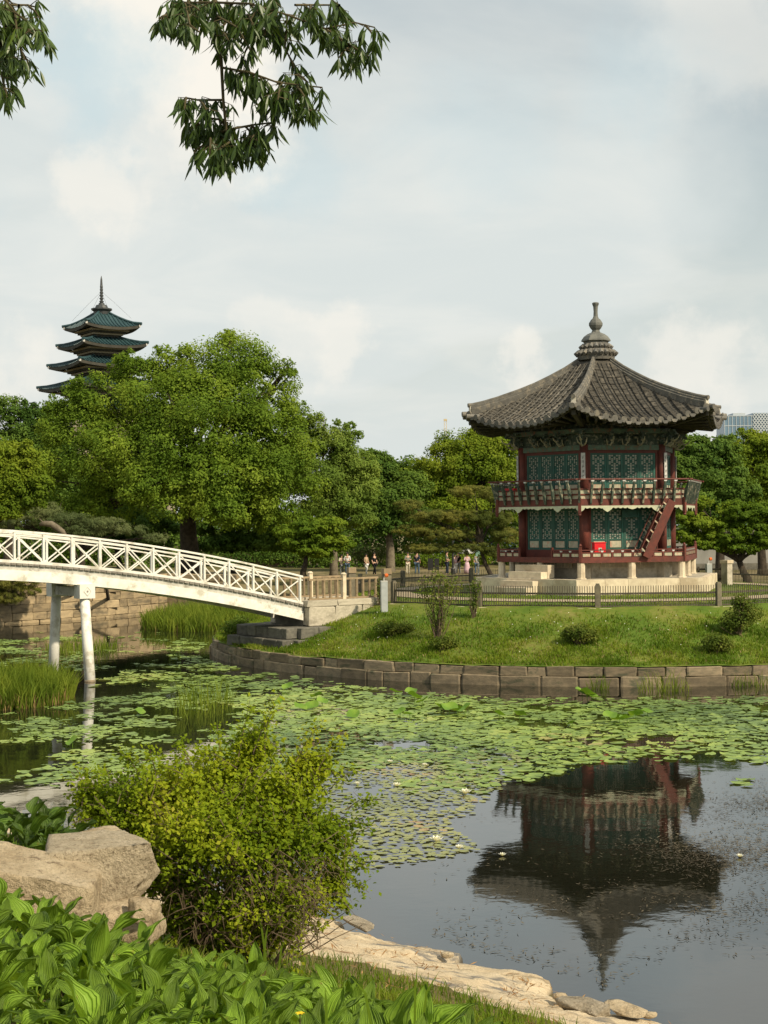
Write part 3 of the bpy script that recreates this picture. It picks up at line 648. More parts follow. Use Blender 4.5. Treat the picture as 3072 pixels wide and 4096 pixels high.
    sm_ = st.mesh('brush_writing', 'ink')
    for b in bs: link('brush_writing', sm_, b)
    # -- wall frames and lattice doors of both storeys
    aw = 3.29 * C60; hwall = aw * T30 - .17
    def storey(zs, zt, zsill, zhead):
        """zs floor, zt top; doors between zsill and zhead"""
        m = MB(); slab(m, aw + .03, -hwall, hwall, zs, zsill, .14); faces('sill_board', m, 'brown_red')
        m = MB(); slab(m, aw + .03, -hwall, hwall, zhead, zt, .14); faces('head_beam', m, 'brown_red')
        for s in (-1, 1):
            m = MB(); slab(m, aw + .028, s * hwall if s < 0 else hwall - .09, -hwall + .09 if s < 0 else hwall, zsill, zhead, .13); faces('door_jamb', m, 'brown_red')
        W_ = (2 * hwall - .18) / 4; H = zhead - zsill
        # one leaf: frame, paper, lattice, painted apron
        ap_h = .30; fr = MB(); w = W_ / 2 - .006
        def bx(mb, x0, x1, z0, z1, y0, th): mb.box(((x0 + x1) / 2, y0, (z0 + z1) / 2), (x1 - x0, th, z1 - z0))
        s_ = .085
        bx(fr, -w, -w + s_, 0, H, 0, .06); bx(fr, w - s_, w, 0, H, 0, .06)
        for z0, z1 in ((0, .07), (.07 + ap_h, .07 + ap_h + .075), (H - .075, H)): bx(fr, -w + s_, w - s_, z0, z1, .002, .055)
        frm = fr.mesh('door_frame', 'teal')
        pp = MB(); bx(pp, -w + s_ - .01, w - s_ + .01, .07 + ap_h + .06, H - .06, .018, .008); ppm = pp.mesh('paper', 'paper')
        ag = MB(); bx(ag, -w + s_ + .02, w - s_ - .02, .09, .05 + ap_h, -.006, .02); agm = ag.mesh('painted_apron', 'cream_panel')
        ab = MB(); bx(ab, -w + s_, w - s_, .07, .07 + ap_h, .012, .02); abm = ab.mesh('apron', 'teal')
        la = MB(); x0, x1, z0, z1 = -w + s_, w - s_, .07 + ap_h + .075, H - .075
        pat = ["11011", "10101", "11111", "01010", "11011", "10101", "01110", "00100", "01110", "00100", "01110", "10101", "11011", "01010", "11111", "10101", "11011"]
        nr = len(pat); cw = (x1 - x0) / 5; ch = (z1 - z0) / nr
        for r, row in enumerate(pat):
            zc = z1 - (r + .5) * ch
            for c, b in enumerate(row):
                xc = x0 + (c + .5) * cw
                if b == '0': bx(la, xc - cw * .5, xc + cw * .5, zc - ch * .5, zc + ch * .5, .004, .016)
        for i in range(1, 5): bx(la, x0 + i * cw - .008, x0 + i * cw + .008, z0, z1, -.006, .024)
        for r in range(1, nr):
            if r in (8, 9): pass
            zc = z1 - r * ch; bx(la, x0, x1, zc - .006, zc + .006, -.004, .024)
        lam = la.mesh('lattice', 'teal')
        for k in range(6):
            for i in range(4):
                xc = -hwall + .09 + (i + .5) * W_
                d = link('lattice_door', frm, root, mw=Rz(AL[k]) @ Matrix.Translation((xc, -(aw - .02), zl(zsill))))
                link('paper', ppm, d); link('lattice', lam, d); ab_ = link('apron', abm, d); link('painted_apron', agm, d)
    storey(3.715, 5.80, 4.02, 5.66); storey(5.98, 8.00, 6.28, 7.88)
    # small green transom by the stair, lower sunlit face
    m = MB(); slab(m, aw + .16, -.12, .62, 5.30, 5.36, .05); slab(m, aw + .16, -.12, -.04, 5.36, 5.60, .05); slab(m, aw + .16, .54, .62, 5.36, 5.60, .05); slab(m, aw + .12, -.04, .54, 5.36, 5.60, .10); m.build('transom', 'teal', root, mw=Rz(AL[0]))
    # -- balcony: floor, beam, valance, panels, curved brackets, rail
    ab = 4.365 * C60
    MB().lathe((0, 0, 0), [(4.26, zl(5.80)), (4.26, zl(5.985))], 6, R_(30)).build('balcony_floor', 'brown_red', root)
    ring('balcony_beam', ab, 5.77, 6.02, .10, 'red_wood', -.003)
    m = MB(); hwb = ab * T30 - .01; n = 84
    def zb(u):           # scalloped edge with deeper pendants
        p = u * 4 % 1.0; d = .06 + .05 * abs(math.sin(u * math.pi * 22))
        for c in (0.0, .26, .50, .74, 1.0):
            q = abs(u - c) / .045
            if q < 1: d = max(d, .13 + .12 * (1 - q)) if c != .5 else max(d, .10 + .05 * (1 - q))
        return 5.77 - d
    for i in range(n):
        u0, u1 = i / n, (i + 1) / n; x0, x1 = -hwb + 2 * hwb * u0, -hwb + 2 * hwb * u1; y0, y1 = -(ab + .012), -(ab - .02)
        A, B, T = zl(zb(u0)), zl(zb(u1)), zl(5.772)
        m.add([(x0, y0, A), (x1, y0, B), (x1, y0, T), (x0, y0, T), (x0, y1, A), (x1, y1, B), (x1, y1, T), (x0, y1, T)], [(0, 1, 2, 3), (7, 6, 5, 4), (0, 4, 5, 1)])
    faces('valance', m, 'valance')
    for z0, z1, mt, th in ((6.02, 6.045, 'brown_red', .10), (6.045, 6.18, 'cream_panel', .03), (6.18, 6.245, 'red_wood', .07), (6.245, 6.40, 'cream_panel', .03), (6.40, 6.46, 'red_wood', .08)):
        aa = ab - .02 if mt != 'cream_panel' else ab - .05
        if mt == 'cream_panel':
            nb_ = 10
            for k in range(6):
                for i in range(nb_):
                    x0 = -hwb + 2 * hwb * i / nb_ + .03; x1 = -hwb + 2 * hwb * (i + 1) / nb_ - .03
                    m = MB(); slab(m, aa, x0, x1, z0, z1, th); m.build('balcony_panel', mt, root, mw=Rz(AL[k]))
        else:
            m = MB(); slab(m, aa, -hwb + .02, hwb - .02, z0, z1, th); faces('balcony_strip', m, mt)
    prof = [(-.01, 5.82), (.07, 5.86), (.10, 6.0), (.15, 6.18), (.17, 6.34), (.22, 6.46), (.24, 6.60), (.27, 6.72), (.21, 6.72), (.16, 6.60), (.11, 6.50), (.05, 6.40), (.02, 6.20), (-.01, 6.05)]
    me = MB(); me.prism([(x, zl(z)) for x, z in prof], (0, 0, 0), (0, -1, 0), (0, 0, 1), (1, 0, 0), .075); bmsh = me.mesh('balcony_bracket', 'bracket_green')
    cap = MB(); cap.prism([(-.05, -.03), (.05, -.03), (.075, .035), (-.075, .035)], (0, -.245, zl(6.745)), (1, 0, 0), (0, 0, 1), (0, 1, 0), .07); capm = cap.mesh('bracket_cap', 'board_white')
    for k in range(6):
        for i in range(1, 10):
            x = -hwb + 2 * hwb * i / 10
            b = link('balcony_bracket', bmsh, root, mw=Rz(AL[k]) @ Matrix.Translation((x, -ab, 0))); link('bracket_cap', capm, b)
    for k in range(6):
        b = link('balcony_bracket', bmsh, root, mw=Rz(CA[k]) @ Matrix.Translation((0, -4.38, 0))); link('bracket_cap', capm, b)
    ar = 4.67 * C60
    m = MB(); L = ar * T30; m.tube([(-L - .12, -ar, zl(6.80)), (L + .12, -ar, zl(6.80))], .034, 8); faces('hand_rail', m, 'red_wood')
    corners('corner_pendant', MB().box((0, -4.40, zl(5.78)), (.11, .11, .62)).lathe((0, -4.40, zl(5.36)), [(.02, 0), (.07, .05), (.05, .10), (.055, .13)], 8), 'red_wood')
    # stair up to the balcony along the sunlit face
    b0, b1 = Vector((.50, -3.62, zl(3.72))), Vector((1.62, -3.62, zl(5.95))); sdir = (b1 - b0).normalized()
    stair = MB().bar(b0 + Vector((0, -.34, 0)), b1 + Vector((0, -.34, 0)), .06, .34, up=(-sdir.z, 0, sdir.x)).build('stair', 'red_wood', root, mw=Rz(AL[0]))
    MB().bar(b0 + Vector((0, .34, 0)), b1 + Vector((0, .34, 0)), .06, .34, up=(-sdir.z, 0, sdir.x)).build('stringer', 'red_wood', stair)
    for i in range(9):
        p = b0.lerp(b1, (i + .5) / 9.3); MB().box(p, (.20, .60, .035)).build('tread', 'brown_red', stair)
    for s in (-.34, .34):
        hb = [Vector((-.26, s, .26)) + b0, Vector((-.26, s, .20)) + b1]
        MB().tube(hb, .022, 6).build('hand_rail', 'red_wood', stair)
        for i in range(6):
            p = b0.lerp(b1, (i + .3) / 6) + Vector((0, s, 0)); q = hb[0].lerp(hb[1], (i + .3) / 6)
            MB().bar(p, q, .03, .05).build('baluster', 'cream_panel', stair)
            if i < 5:
                r = b0.lerp(b1, (i + 1.0) / 6) + Vector((-.10, s, .09)); MB().bar(r - sdir * .13, r + sdir * .13, .02, .10, up=(-sdir.z, 0, sdir.x)).build('stair_panel', 'cream_panel', stair)
    # -- eaves: painted beams, bracket clusters, rafters
    m = MB(); slab(m, aw + .10, -aw * T30 - .02, aw * T30 + .02, 8.0, 8.20, .22); faces('tie_beam', m, 'dancheong')
    m = MB(); slab(m, aw + .06, -aw * T30, aw * T30, 8.20, 9.30, .10); faces('frieze', m, 'bracket_green')
    m = MB(); slab(m, aw + .34, -(aw + .3) * T30, (aw + .3) * T30, 8.66, 8.84, .16); faces('eave_purlin', m, 'dancheong')
    def cluster():
        g = MB()
        for lv in range(3):
            z = zl(8.26 + lv * .16); o = .12 + lv * .17
            g.box((0, -o / 2 - .02, z), (.085, o + .20, .10)); g.box((0, -.06 - lv * .10, z + .075), (.34 + lv * .16, .08, .08))
            g.box((0, -.05 - o * .9, z + .09), (.14, .13, .07))
        return g
    def horns():
        g = MB()
        for lv in range(2):
            z = zl(8.24 + lv * .17); o = .22 + lv * .2
            g.tube([(0, -o + .05, z - .02), (0, -o - .12, z - .06), (0, -o - .24, z + .01), (0, -o - .30, z + .11)], [.035, .03, .022, .008], 6)
        for s in (-1, 1): g.tube([(s * .05, -.15, zl(8.22)), (s * .13, -.30, zl(8.30)), (s * .17, -.36, zl(8.45))], [.03, .022, .008], 6)
        return g
    cm, hm = cluster().mesh('bracket_set', 'bracket_green'), horns().mesh('bracket_horn', 'bracket_tip')
    for k in range(6):
        for w in (-.62, .62, 0):
            b = link('bracket_set', cm, root, mw=Rz(AL[k]) @ Matrix.Translation((w * 1.05, -aw, 0))); link('bracket_horn', hm, b)
        b = link('bracket_set', cm, root, mw=Rz(CA[k]) @ Matrix.Translation((0, -3.30, 0)) @ Matrix.Scale(1.25, 4)  @ Matrix.Translation((0, 0, -zl(8.3) * .2))); link('bracket_horn', hm, b)
        m = MB(); m.bar((0, -3.42, zl(8.45)), (0, -3.42, zl(7.98)), .07, .05); m.build('column_bracket', 'bracket_tip', root, mw=Rz(CA[k]))
    # -- roof surface
    KA = [.60, .74, 1.79, 2.9, 3.76, 4.9]; KM = [11.97, 11.80, 10.78, 9.96, 9.46, 8.98]; KD = [0, .02, .20, .40, .52, .66]
    def zr(a, w):
        h = np.interp(a, KA, KM); d = np.interp(a, KA, KD); return h + d * (abs(w) / max(T30 * a, 1e-6)) ** 2.3
    AE = 4.90
    def ae(w): return AE + .05 * (abs(w) / (AE * T30)) ** 2
    # soffit and bed
    def sheet(dz, a_max, off_in=0.0):
        V = []; F = []; NA, NW = 26, 30
        for i in range(NA + 1):
            a = .60 + (a_max - .60) * i / NA
            for j in range(NW + 1):
                u = -1 + 2 * j / NW; w = u * a * T30; V.append((w, -a, zl(zr(a, w)) + dz))
        for i in range(NA):
            for j in range(NW): F.append((i * (NW + 1) + j, i * (NW + 1) + j + 1, (i + 1) * (NW + 1) + j + 1, (i + 1) * (NW + 1) + j))
        m = MB(); m.add(V, F); return m
    faces('roof_boards', sheet(-.10, 4.78), 'rafter')
    # pan tiles: stepped courses between the cover rows
    NROW = 15; SP = 2 * AE * T30 / NROW; STEP = .155
    m = MB(); ncourse = int((AE - .62) / STEP)
    for c in range(ncourse):
        a1 = AE - c * STEP; a0 = a1 - STEP; hwid = a0 * T30; nw = max(2, int(hwid * 2 / (SP / 2)))
        vs = []; 
        for j in range(nw + 1):
            w = -hwid + 2 * hwid * j / nw
            w1 = w * (a1 / a0) if j in (0, nw) else w
            vs.append((w1, -a1, zl(zr(a1, w1)) - .010)); vs.append((w, -a0, zl(zr(a0, w)) - .034)); vs.append((w1, -a1, zl(zr(a1, w1)) - .05))
        fs = []
        for j in range(nw): fs += [(3 * j, 3 * j + 3, 3 * j + 4, 3 * j + 1), (3 * j + 2, 3 * j + 5, 3 * j + 3, 3 * j)]
        m.add(vs, fs)
    bed = m.mesh('pan_tiles', 'roof_bed')
    for k in range(6): tag(link('pan_tiles', bed, root, mw=Rz(AL[k])), kind='stuff')
    # cover tiles
    TL = .36
    tm = MB(); n = 7; vs = []; r0, r1 = .122, .112
    for (y, r, z) in ((0, r0, 0), (-TL * 1.04, r1, -.010)):
        for i in range(n + 1):
            t = math.pi * i / n; vs.append((math.cos(t) * r, y, math.sin(t) * r * 1.05 + z))
    fs = [(i, i + 1, n + 2 + i, n + 1 + i) for i in range(n)] + [tuple(range(n + 1))]
    tm.add(vs, fs); tile = tm.mesh('roof_tile', 'roof_tile')
    rest = MB()
    dm = MB(); dm.tube([(0, .02, .045), (0, -.035, .045)], [.120, .124], 14); disc = dm.mesh('eave_tile', 'ridge')
    pm2 = MB(); pm2.prism([(-.13, .03), (.13, .03), (.12, -.02), (.06, -.09), (-.06, -.09), (-.12, -.02)], (0, -.01, 0), (1, 0, 0), (0, 0, 1), (0, 1, 0), .03); pan = pm2.mesh('eave_pan_tile', 'roof_tile')
    tr = random.Random(4)
    for k in range(6):
        for r in range(NROW):
            w = -AE * T30 + (r + .5) * SP
            a = ae(w); amin = max(abs(w) / T30 + .14, .80); first = True
            while a - amin > .10:
                a2 = max(a - TL * .93, amin - .12)
                p, q = Vector((w, -a, zl(zr(a, w)) + .03)), Vector((w, -a2, zl(zr(a2, w)) + .03))
                d = (p - q).normalized(); zz = Vector((1, 0, 0)).cross(-d).normalized(); L = (p - q).length
                xj = tr.uniform(-.006, .006)
                # local -y of the tile runs up-slope
                M = frame_m(p + Vector((xj, 0, 0)), (1, 0, 0), d, Vector((1, 0, 0)).cross(d), (1, L / TL, 1))
                if k in (0, 5): link('roof_tile', tile, root, mw=Rz(AL[k]) @ M)
                else: rest.add([Rz(AL[k]) @ (M @ Vector(v)) for v in vs], fs)
                if first:
                    Md = frame_m(p, (1, 0, 0), (0, 1, 0), (0, 0, 1)); link('eave_tile', disc, root, mw=Rz(AL[k]) @ Md); first = False
                a = a2
            if r < NROW - 1:
                w2 = w + SP / 2; a = ae(w2)
                link('eave_pan_tile', pan, root, mw=Rz(AL[k]) @ Matrix.Translation((w2, -a - .03, zl(zr(a, w2)) - .01)))
    tag(rest.build('roof_tiles', 'roof_tile', root), kind='stuff')
    # fascia and rafters
    fm = MB(); NW = 24
    vs = []; fs2 = []
    for j in range(NW + 1):
        w = (-1 + 2 * j / NW) * 4.80 * T30; z = zl(zr(4.80, w)); vs += [(w, -4.80, z - .03), (w, -4.80, z - .15), (w, -4.72, z - .15)]
    for j in range(NW): fs2 += [(3 * j, 3 * j + 3, 3 * j + 4, 3 * j + 1), (3 * j + 1, 3 * j + 4, 3 * j + 5, 3 * j + 2)]
    fm.add(vs, fs2); faces('fascia', fm, 'rafter')
    for k in range(6):
        for i in range(15):
            u = -1 + 2 * (i + .5) / 15; we = u * 4.70 * T30; wi = we * (.55 if abs(u) < .5 else .55 + .17 * (abs(u) - .5) * 2)
            ze = zl(zr(4.70, we)) - .22; zi = zl(8.86) + .22
            m = MB(); m.tube([(we, -4.70, ze), (wi, -2.75, zi)], [.055, .06], 7); m.build('rafter', 'rafter', root, mw=Rz(AL[k]))
        m = MB(); m.bar((0, -5.52, zl(9.36)), (0, -3.2, zl(8.92)), .16, .20); m.build('hip_rafter', 'rafter', root, mw=Rz(CA[k]))
    # hip ridges
    HR = [.80, 1.4, 2.07, 2.7, 3.35, 4.34, 5.0, 5.50]; HT = [11.98, 11.60, 11.25, 10.95, 10.69, 10.35, 10.16, 10.05]
    g = MB(); prof = [(-.17, -1), (-.17, .0), (-.13, .03), (-.13, .10), (-.09, .12), (-.085, .19), (-.05, .235), (.05, .235), (.085, .19), (.09, .12), (.13, .10), (.13, .03), (.17, .0), (.17, -1)]
    n = len(prof); V = []; F = []
    for r, zt in zip(HR, HT):
        a = r * C60; zs = zr(a, a * T30)
        for x, z in prof:
            zz = (zs - .12) if z == -1 else zt - .235 + z
            V.append((x * (.72 + .1 * r / 5), -r, zl(zz)))
    for i in range(len(HR) - 1):
        for j in range(n - 1): F.append((i * n + j, i * n + j + 1, (i + 1) * n + j + 1, (i + 1) * n + j))
    F.append(tuple(range(n))); F.append(tuple(reversed(range((len(HR) - 1) * n, len(HR) * n))))
    g.add(V, F); rg = corners('hip_ridge', g, 'ridge')
    e = MB(); e.box((0, -5.51, zl(9.84)), (.19, .06, .17)).box((0, -5.52, zl(9.70)), (.22, .06, .10)); em = e.mesh('ridge_end', 'lime')
    t2 = MB(); t2.tube([(0, -5.30, zl(9.99)), (0, -5.60, zl(9.97))], [.085, .088], 10); tm2 = t2.mesh('ridge_tile', 'ridge')
    t3 = MB(); t3.tube([(0, -5.2, zl(9.62)), (0, -5.85, zl(9.60))], [.11, .11], 10).tube([(-.24, -5.2, zl(9.50)), (-.24, -5.74, zl(9.50))], [.10, .10], 10).tube([(.24, -5.2, zl(9.50)), (.24, -5.74, zl(9.50))], [.10, .10], 10); tm3 = t3.mesh('corner_tiles', 'roof_tile')
    for o in rg: link('ridge_end', em, o); link('ridge_tile', tm2, o); link('corner_tiles', tm3, o)
    # top: two rings of upright tile ends, lotus cap and bottle finial
    for rad, z, cnt, hh in ((.86, 12.17, 22, .15), (.66, 12.44, 18, .12)):
        MB().lathe((0, 0, zl(z)), [(rad - .10, -.28), (rad - .06, -.05), (rad - .08, .10), (rad - .16, .17)], 24).build('crown_drum', 'ridge', root)
        for i in range(cnt):
            a = 2 * math.pi * i / cnt; d = Vector((math.cos(a), math.sin(a), 0)); p = d * rad + Vector((0, 0, zl(z)))
            m = MB(); m.tube([p - d * .16 + Vector((0, 0, .10)), p + d * .02 - Vector((0, 0, .05))], [.085, .09], 8); m.build('crown_tile', 'roof_tile', root)
    fin = MB().lathe((0, 0, 0), [(.50, zl(12.55)), (.52, zl(12.66)), (.62, zl(12.70)), (.60, zl(12.76)), (.50, zl(12.90)), (.36, zl(13.00)), (.22, zl(13.06))], 6, R_(12)).build('lotus_cap', 'finial', root)
    MB().lathe((0, 0, 0), [(.20, zl(13.05)), (.17, zl(13.11)), (.15, zl(13.16)), (.22, zl(13.24)), (.285, zl(13.36)), (.285, zl(13.46)), (.20, zl(13.60)), (.13, zl(13.66)), (.095, zl(13.74)), (.085, zl(13.95)), (.10, zl(14.15)), (.135, zl(14.24)), (.145, zl(14.30)), (.10, zl(14.33))], 8, R_(10)).build('finial', 'finial', root)
    # fire box standing on the deck, another on the balcony
    q = Rz(PHI) @ Rz(AL[0]) @ Vector((-1.28, -3.42, 0))
    fb = MB().box((0, 0, .31), (.46, .30, .56)).build('fire_box', 'red_box', None, loc=(PAV[0] + q.x, PAV[1] + q.y, 3.716)); fb.rotation_euler = (0, 0, PHI + AL[0])
    tag(fb, 'bright red fire equipment box standing on the lower deck', 'box')
    MB().box((0, -.152, .33), (.14, .012, .14)).build('window', 'paper', fb); MB().box((.02, -.160, .32), (.06, .012, .08)).build('emblem', 'ink', fb)
    MB().box((0, 0, .605), (.50, .34, .03)).build('lid', 'red_box', fb); MB().box((0, 0, .014), (.40, .26, .028)).build('foot', 'ink', fb)
    q = Rz(PHI) @ Rz(AL[5]) @ Vector((-1.95, -3.15, 0))
    fb = MB().box((0, 0, .28), (.5, .3, .5)).build('fire_box', 'red_box', None, loc=(PAV[0] + q.x, PAV[1] + q.y, 5.99)); fb.rotation_euler = (0, 0, PHI + AL[5])
    tag(fb, 'small red box half hidden behind the upper balcony rail', 'box'); MB().box((0, 0, .545), (.54, .34, .03)).build('lid', 'red_box', fb); MB().box((0, 0, .015), (.42, .26, .03)).build('foot', 'ink', fb)
pavilion()
# ------------------------------------------------------------------ white arched footbridge
T0, TC, ZC, KB = 14.13, 30.7, 4.24, 0.0074
def deck_z(t): return ZC - KB * (t - TC) ** 2
def brp(t, n, z): 
    p = BR_O - BR_D * t + BR_N * n; return Vector((p[0], p[1], z))
def bridge():
    o0 = brp(21.6, 0, 0); root = empty('footbridge', o0, 0, 'white painted arched wooden footbridge with crossed railings over the pond', 'bridge')
    T1 = 47.2; HW = 1.05
    D3, N3 = Vector((-BR_D[0], -BR_D[1], 0)), Vector((BR_N[0], BR_N[1], 0))
    ts = np.linspace(T0, T1, 74)
    def swept(name, mat, n0, n1, dz0, dz1, parent=root):
        m = MB(o0); V = []; F = []
        for t in ts:
            z = deck_z(t)
            for n, d in ((n0, dz0), (n1, dz0), (n1, dz1), (n0, dz1)): V.append(brp(t, n, z + d))
        for i in range(len(ts) - 1):
            for j in range(4): F.append((i * 4 + j, i * 4 + (j + 1) % 4, i * 4 + 4 + (j + 1) % 4, i * 4 + 4 + j))
        k = 4 * (len(ts) - 1); F += [(3, 2, 1, 0), (k, k + 1, k + 2, k + 3)]
        m.add(V, F); return m.build(name, mat, parent)
    for s in (1, -1):
        a = lambda x, y: (x * s, y * s)
        swept('girder', 'white_paint', *a(HW - .14, HW - .01), -.60, -.26)
        swept('fascia', 'white_paint_old', *a(HW - .20, HW - .05), -.26, -.09)
    swept('under_boards', 'white_paint_old', -HW + .22, HW - .22, -.22, -.09)
    pm = MB().box((0, 0, 0), (1, 1, 1)).mesh('deck_plank', 'plank_grey')
    t = T0; rnd = random.Random(9)
    while t < T1 - .05:
        w = .20; tm = t + w / 2; sl = Vector((D3.x, D3.y, -2 * KB * (tm - TC))).normalized(); up = sl.cross(-N3); up = up if up.z > 0 else -up
        p = brp(tm, rnd.uniform(-.012, .012), deck_z(tm) - .055) - o0
        link('deck_plank', pm, root, mw=frame_m(p, N3, sl, up, (2 * HW + .05, w - .016, .065))); t += w
    # crossbeams seen from below
    for t in np.arange(T0 + .8, T1, 1.6):
        MB(o0).bar(brp(t, -HW + .2, deck_z(t) - .33), brp(t, HW - .2, deck_z(t) - .33), .12, .2).build('crossbeam', 'white_paint_old', root)
    # railings
    for s in (1, -1):
        n = s * (HW - .045)
        swept('hand_rail', 'white_paint', n - .055, n + .055, .985, 1.05); swept('upper_rail', 'white_paint', n - .025, n + .025, .86, .91); swept('bottom_rail', 'white_paint', n - .045, n + .045, -.012, .075)
        posts = list(np.arange(T0 + .12, T1, 1.012))
        for i, t in enumerate(posts):
            z = deck_z(t); MB(o0).bar(brp(t, n, z + .05), brp(t, n, z + .99), .085, .07, up=D3).build('rail_post', 'white_paint', root)
            if i + 1 < len(posts):
                t2 = posts[i + 1]; z2 = deck_z(t2)
                MB(o0).bar(brp(t + .05, n + .012 * s, z + .085), brp(t2 - .05, n + .012 * s, z2 + .85), .028, .042).build('brace', 'white_paint', root)
                MB(o0).bar(brp(t + .05, n - .012 * s, z + .85), brp(t2 - .05, n - .012 * s, z2 + .085), .024, .042).build('brace', 'white_paint', root)
    # piers: two splayed round legs, capital blocks and a crossbeam
    for tp in (22.9, 30.7, 38.5):
        z = deck_z(tp) - .59
        MB(o0).bar(brp(tp, -1.0, z - .22), brp(tp, .76, z - .22), .34, .30).build('pier_beam', 'white_paint_old', root)
        for s in (1, -1):
            top, bot = brp(tp, s * (.98 if s > 0 else 1.25), z - .40), brp(tp, s * (1.40 if s > 0 else 1.62), -.5)
            leg = MB(o0).tube([top, top.lerp(bot, .5), bot], [.165, .175, .185], 18); lg = leg.build('pier_leg', 'white_paint', root, sm=True)
            MB(o0).tube([top.lerp(bot, .835), top.lerp(bot, .865)], [.190, .192], 18).build('water_mark', 'wall_stone', lg, sm=True)
            cp = MB(o0); M = Matrix((D3, N3, Vector((0, 0, 1)))).transposed(); cp.box(brp(tp, s * (.98 if s > 0 else 1.22), z - .20), (.56, .46, .48), M); cb = cp.build('pier_cap', 'white_paint', root)
            fc = brp(tp, s * ((.98 if s > 0 else 1.22) + .232), z - .20)
            for q in range(4):
                a0, a1 = q * math.pi / 2, (q + 1) * math.pi / 2
                p0 = fc + D3 * math.cos(a0) * .13 + Vector((0, 0, math.sin(a0) * .15)); p1 = fc + D3 * math.cos(a1) * .13 + Vector((0, 0, math.sin(a1) * .15))
                MB(o0).bar(p0, p1, .02, .022, up=N3).build('diamond_bead', 'white_paint_old', cb)
            MB(o0).box(fc, (.06, .02, .06), M).build('diamond_boss', 'plank_grey', cb)
bridge()

def abutment():
    o0 = brp(12.5, 0, 1.0); root = empty('bridge_abutment', o0, 0, 'pale granite abutment block and dark plinth under the bridge end', 'abutment')
    D3, N3 = Vector((BR_D[0], BR_D[1], 0)), Vector((BR_N[0], BR_N[1], 0)); rnd = random.Random(21)
    for s in (1, -1):
        for (ta, tb, za, zb) in ((14.08, 12.85, 1.40, 2.10), (12.84, 11.6, 1.40, 2.10), (14.10, 12.75, 2.105, 2.34), (12.74, 10.6, 2.105, 2.34), (11.59, 10.6, 1.6, 2.10)):
            place_block(root, 'granite', brp((ta + tb) / 2, s * 1.12, (za + zb) / 2), D3, (0, 0, 1), abs(ta - tb) - .012, .42, zb - za - .008, o0, rnd)
    MB(o0).bar(brp(13.9, 0, 1.85), brp(10.4, 0, 1.95), 1.8, .5).build('approach', 'granite', root)
    MB(o0).bar(brp(14.0, -.9, 1.55), brp(14.0, .9, 1.55), .2, .7).build('back_wall', 'dark_stone', root)
    for z0, z1, ext, t_out in ((1.0, 1.395, 1.75, 15.1), (.45, .995, 1.95, 15.4)):
        # course stones along the two visible sides
        for (p, q) in (((t_out, -ext), (t_out, ext)), ((t_out - .25, ext), (11.9, ext)), ((t_out - .25, -ext), (11.9, -ext))):
            a, b = brp(p[0], p[1], 0), brp(q[0], q[1], 0); L = (b - a).length; d = (b - a) / L; x = 0
            while x < L - .1:
                l = min(rnd.uniform(.6, 1.0), L - x); place_block(root, 'dark_stone', a + d * (x + l / 2) + Vector((0, 0, (z0 + z1) / 2)), d, (0, 0, 1), l - .012, .5, z1 - z0 - .012, o0, rnd); x += l
        MB(o0).bar(brp(t_out - .3, 0, (z0 + z1) / 2), brp(12.0, 0, (z0 + z1) / 2), 2 * ext - .6, z1 - z0 - .03).build('plinth_core', 'dark_stone', root)
abutment()
def balustrade(s, label):
    o0 = brp(12.0, s * 1.12, 2.30); root = empty('balustrade', o0, 0, label, 'railing', 'railings at the bridge end')
    D3 = Vector((BR_D[0], BR_D[1], 0)); M = Matrix((D3, Vector((-D3.y, D3.x, 0)), Vector((0, 0, 1)))).transposed()
    MB(o0).bar(brp(13.95, s * 1.12, 3.10), brp(10.75, s * 1.12, 3.10), .10, .07).build('top_rail', 'baluster', root)
    MB(o0).bar(brp(13.95, s * 1.12, 2.375), brp(10.75, s * 1.12, 2.375), .12, .06).build('bottom_rail', 'baluster', root)
    for i, t in enumerate(np.linspace(13.85, 10.85, 11)):
        if i == 5: MB(o0).box(brp(t, s * 1.12, 2.79), (.15, .15, .90), M).lathe(brp(t, s * 1.12, 3.24), [(.10, 0), (.115, .04), (.05, .09)], 8).build('newel', 'granite_warm', root)
        else: MB(o0).lathe(brp(t, s * 1.12, 2.40), [(.065, 0), (.065, .05), (.05, .07), (.055, .40), (.05, .60), (.06, .665)], 8).build('baluster', 'baluster', root)
balustrade(1, 'brown baluster railing on the near side of the bridge end')
balustrade(-1, 'brown baluster railing on the far side of the bridge end')
def gate_post(p, label, h=1.35, w=.30):
    root = empty('gate_post', p, R_(20), label, 'post', 'stone gate posts of the island')
    MB().box((0, 0, h * .4), (w, w, h * .8)).build('shaft', 'fence_post', root); MB().box((0, 0, h * .82), (w * .86, w * .86, h * .06)).build('neck', 'fence_post', root); MB().box((0, 0, h * .92), (w * 1.08, w * 1.08, h * .16), None, .92).build('cap', 'baluster', root)
gate_post(brp(10.35, 1.16, 2.08), 'stone gate post with cap at the end of the bridge railing, nearer one')
gate_post(brp(10.35, -1.16, 2.08), 'stone gate post with cap at the end of the bridge railing, farther one')
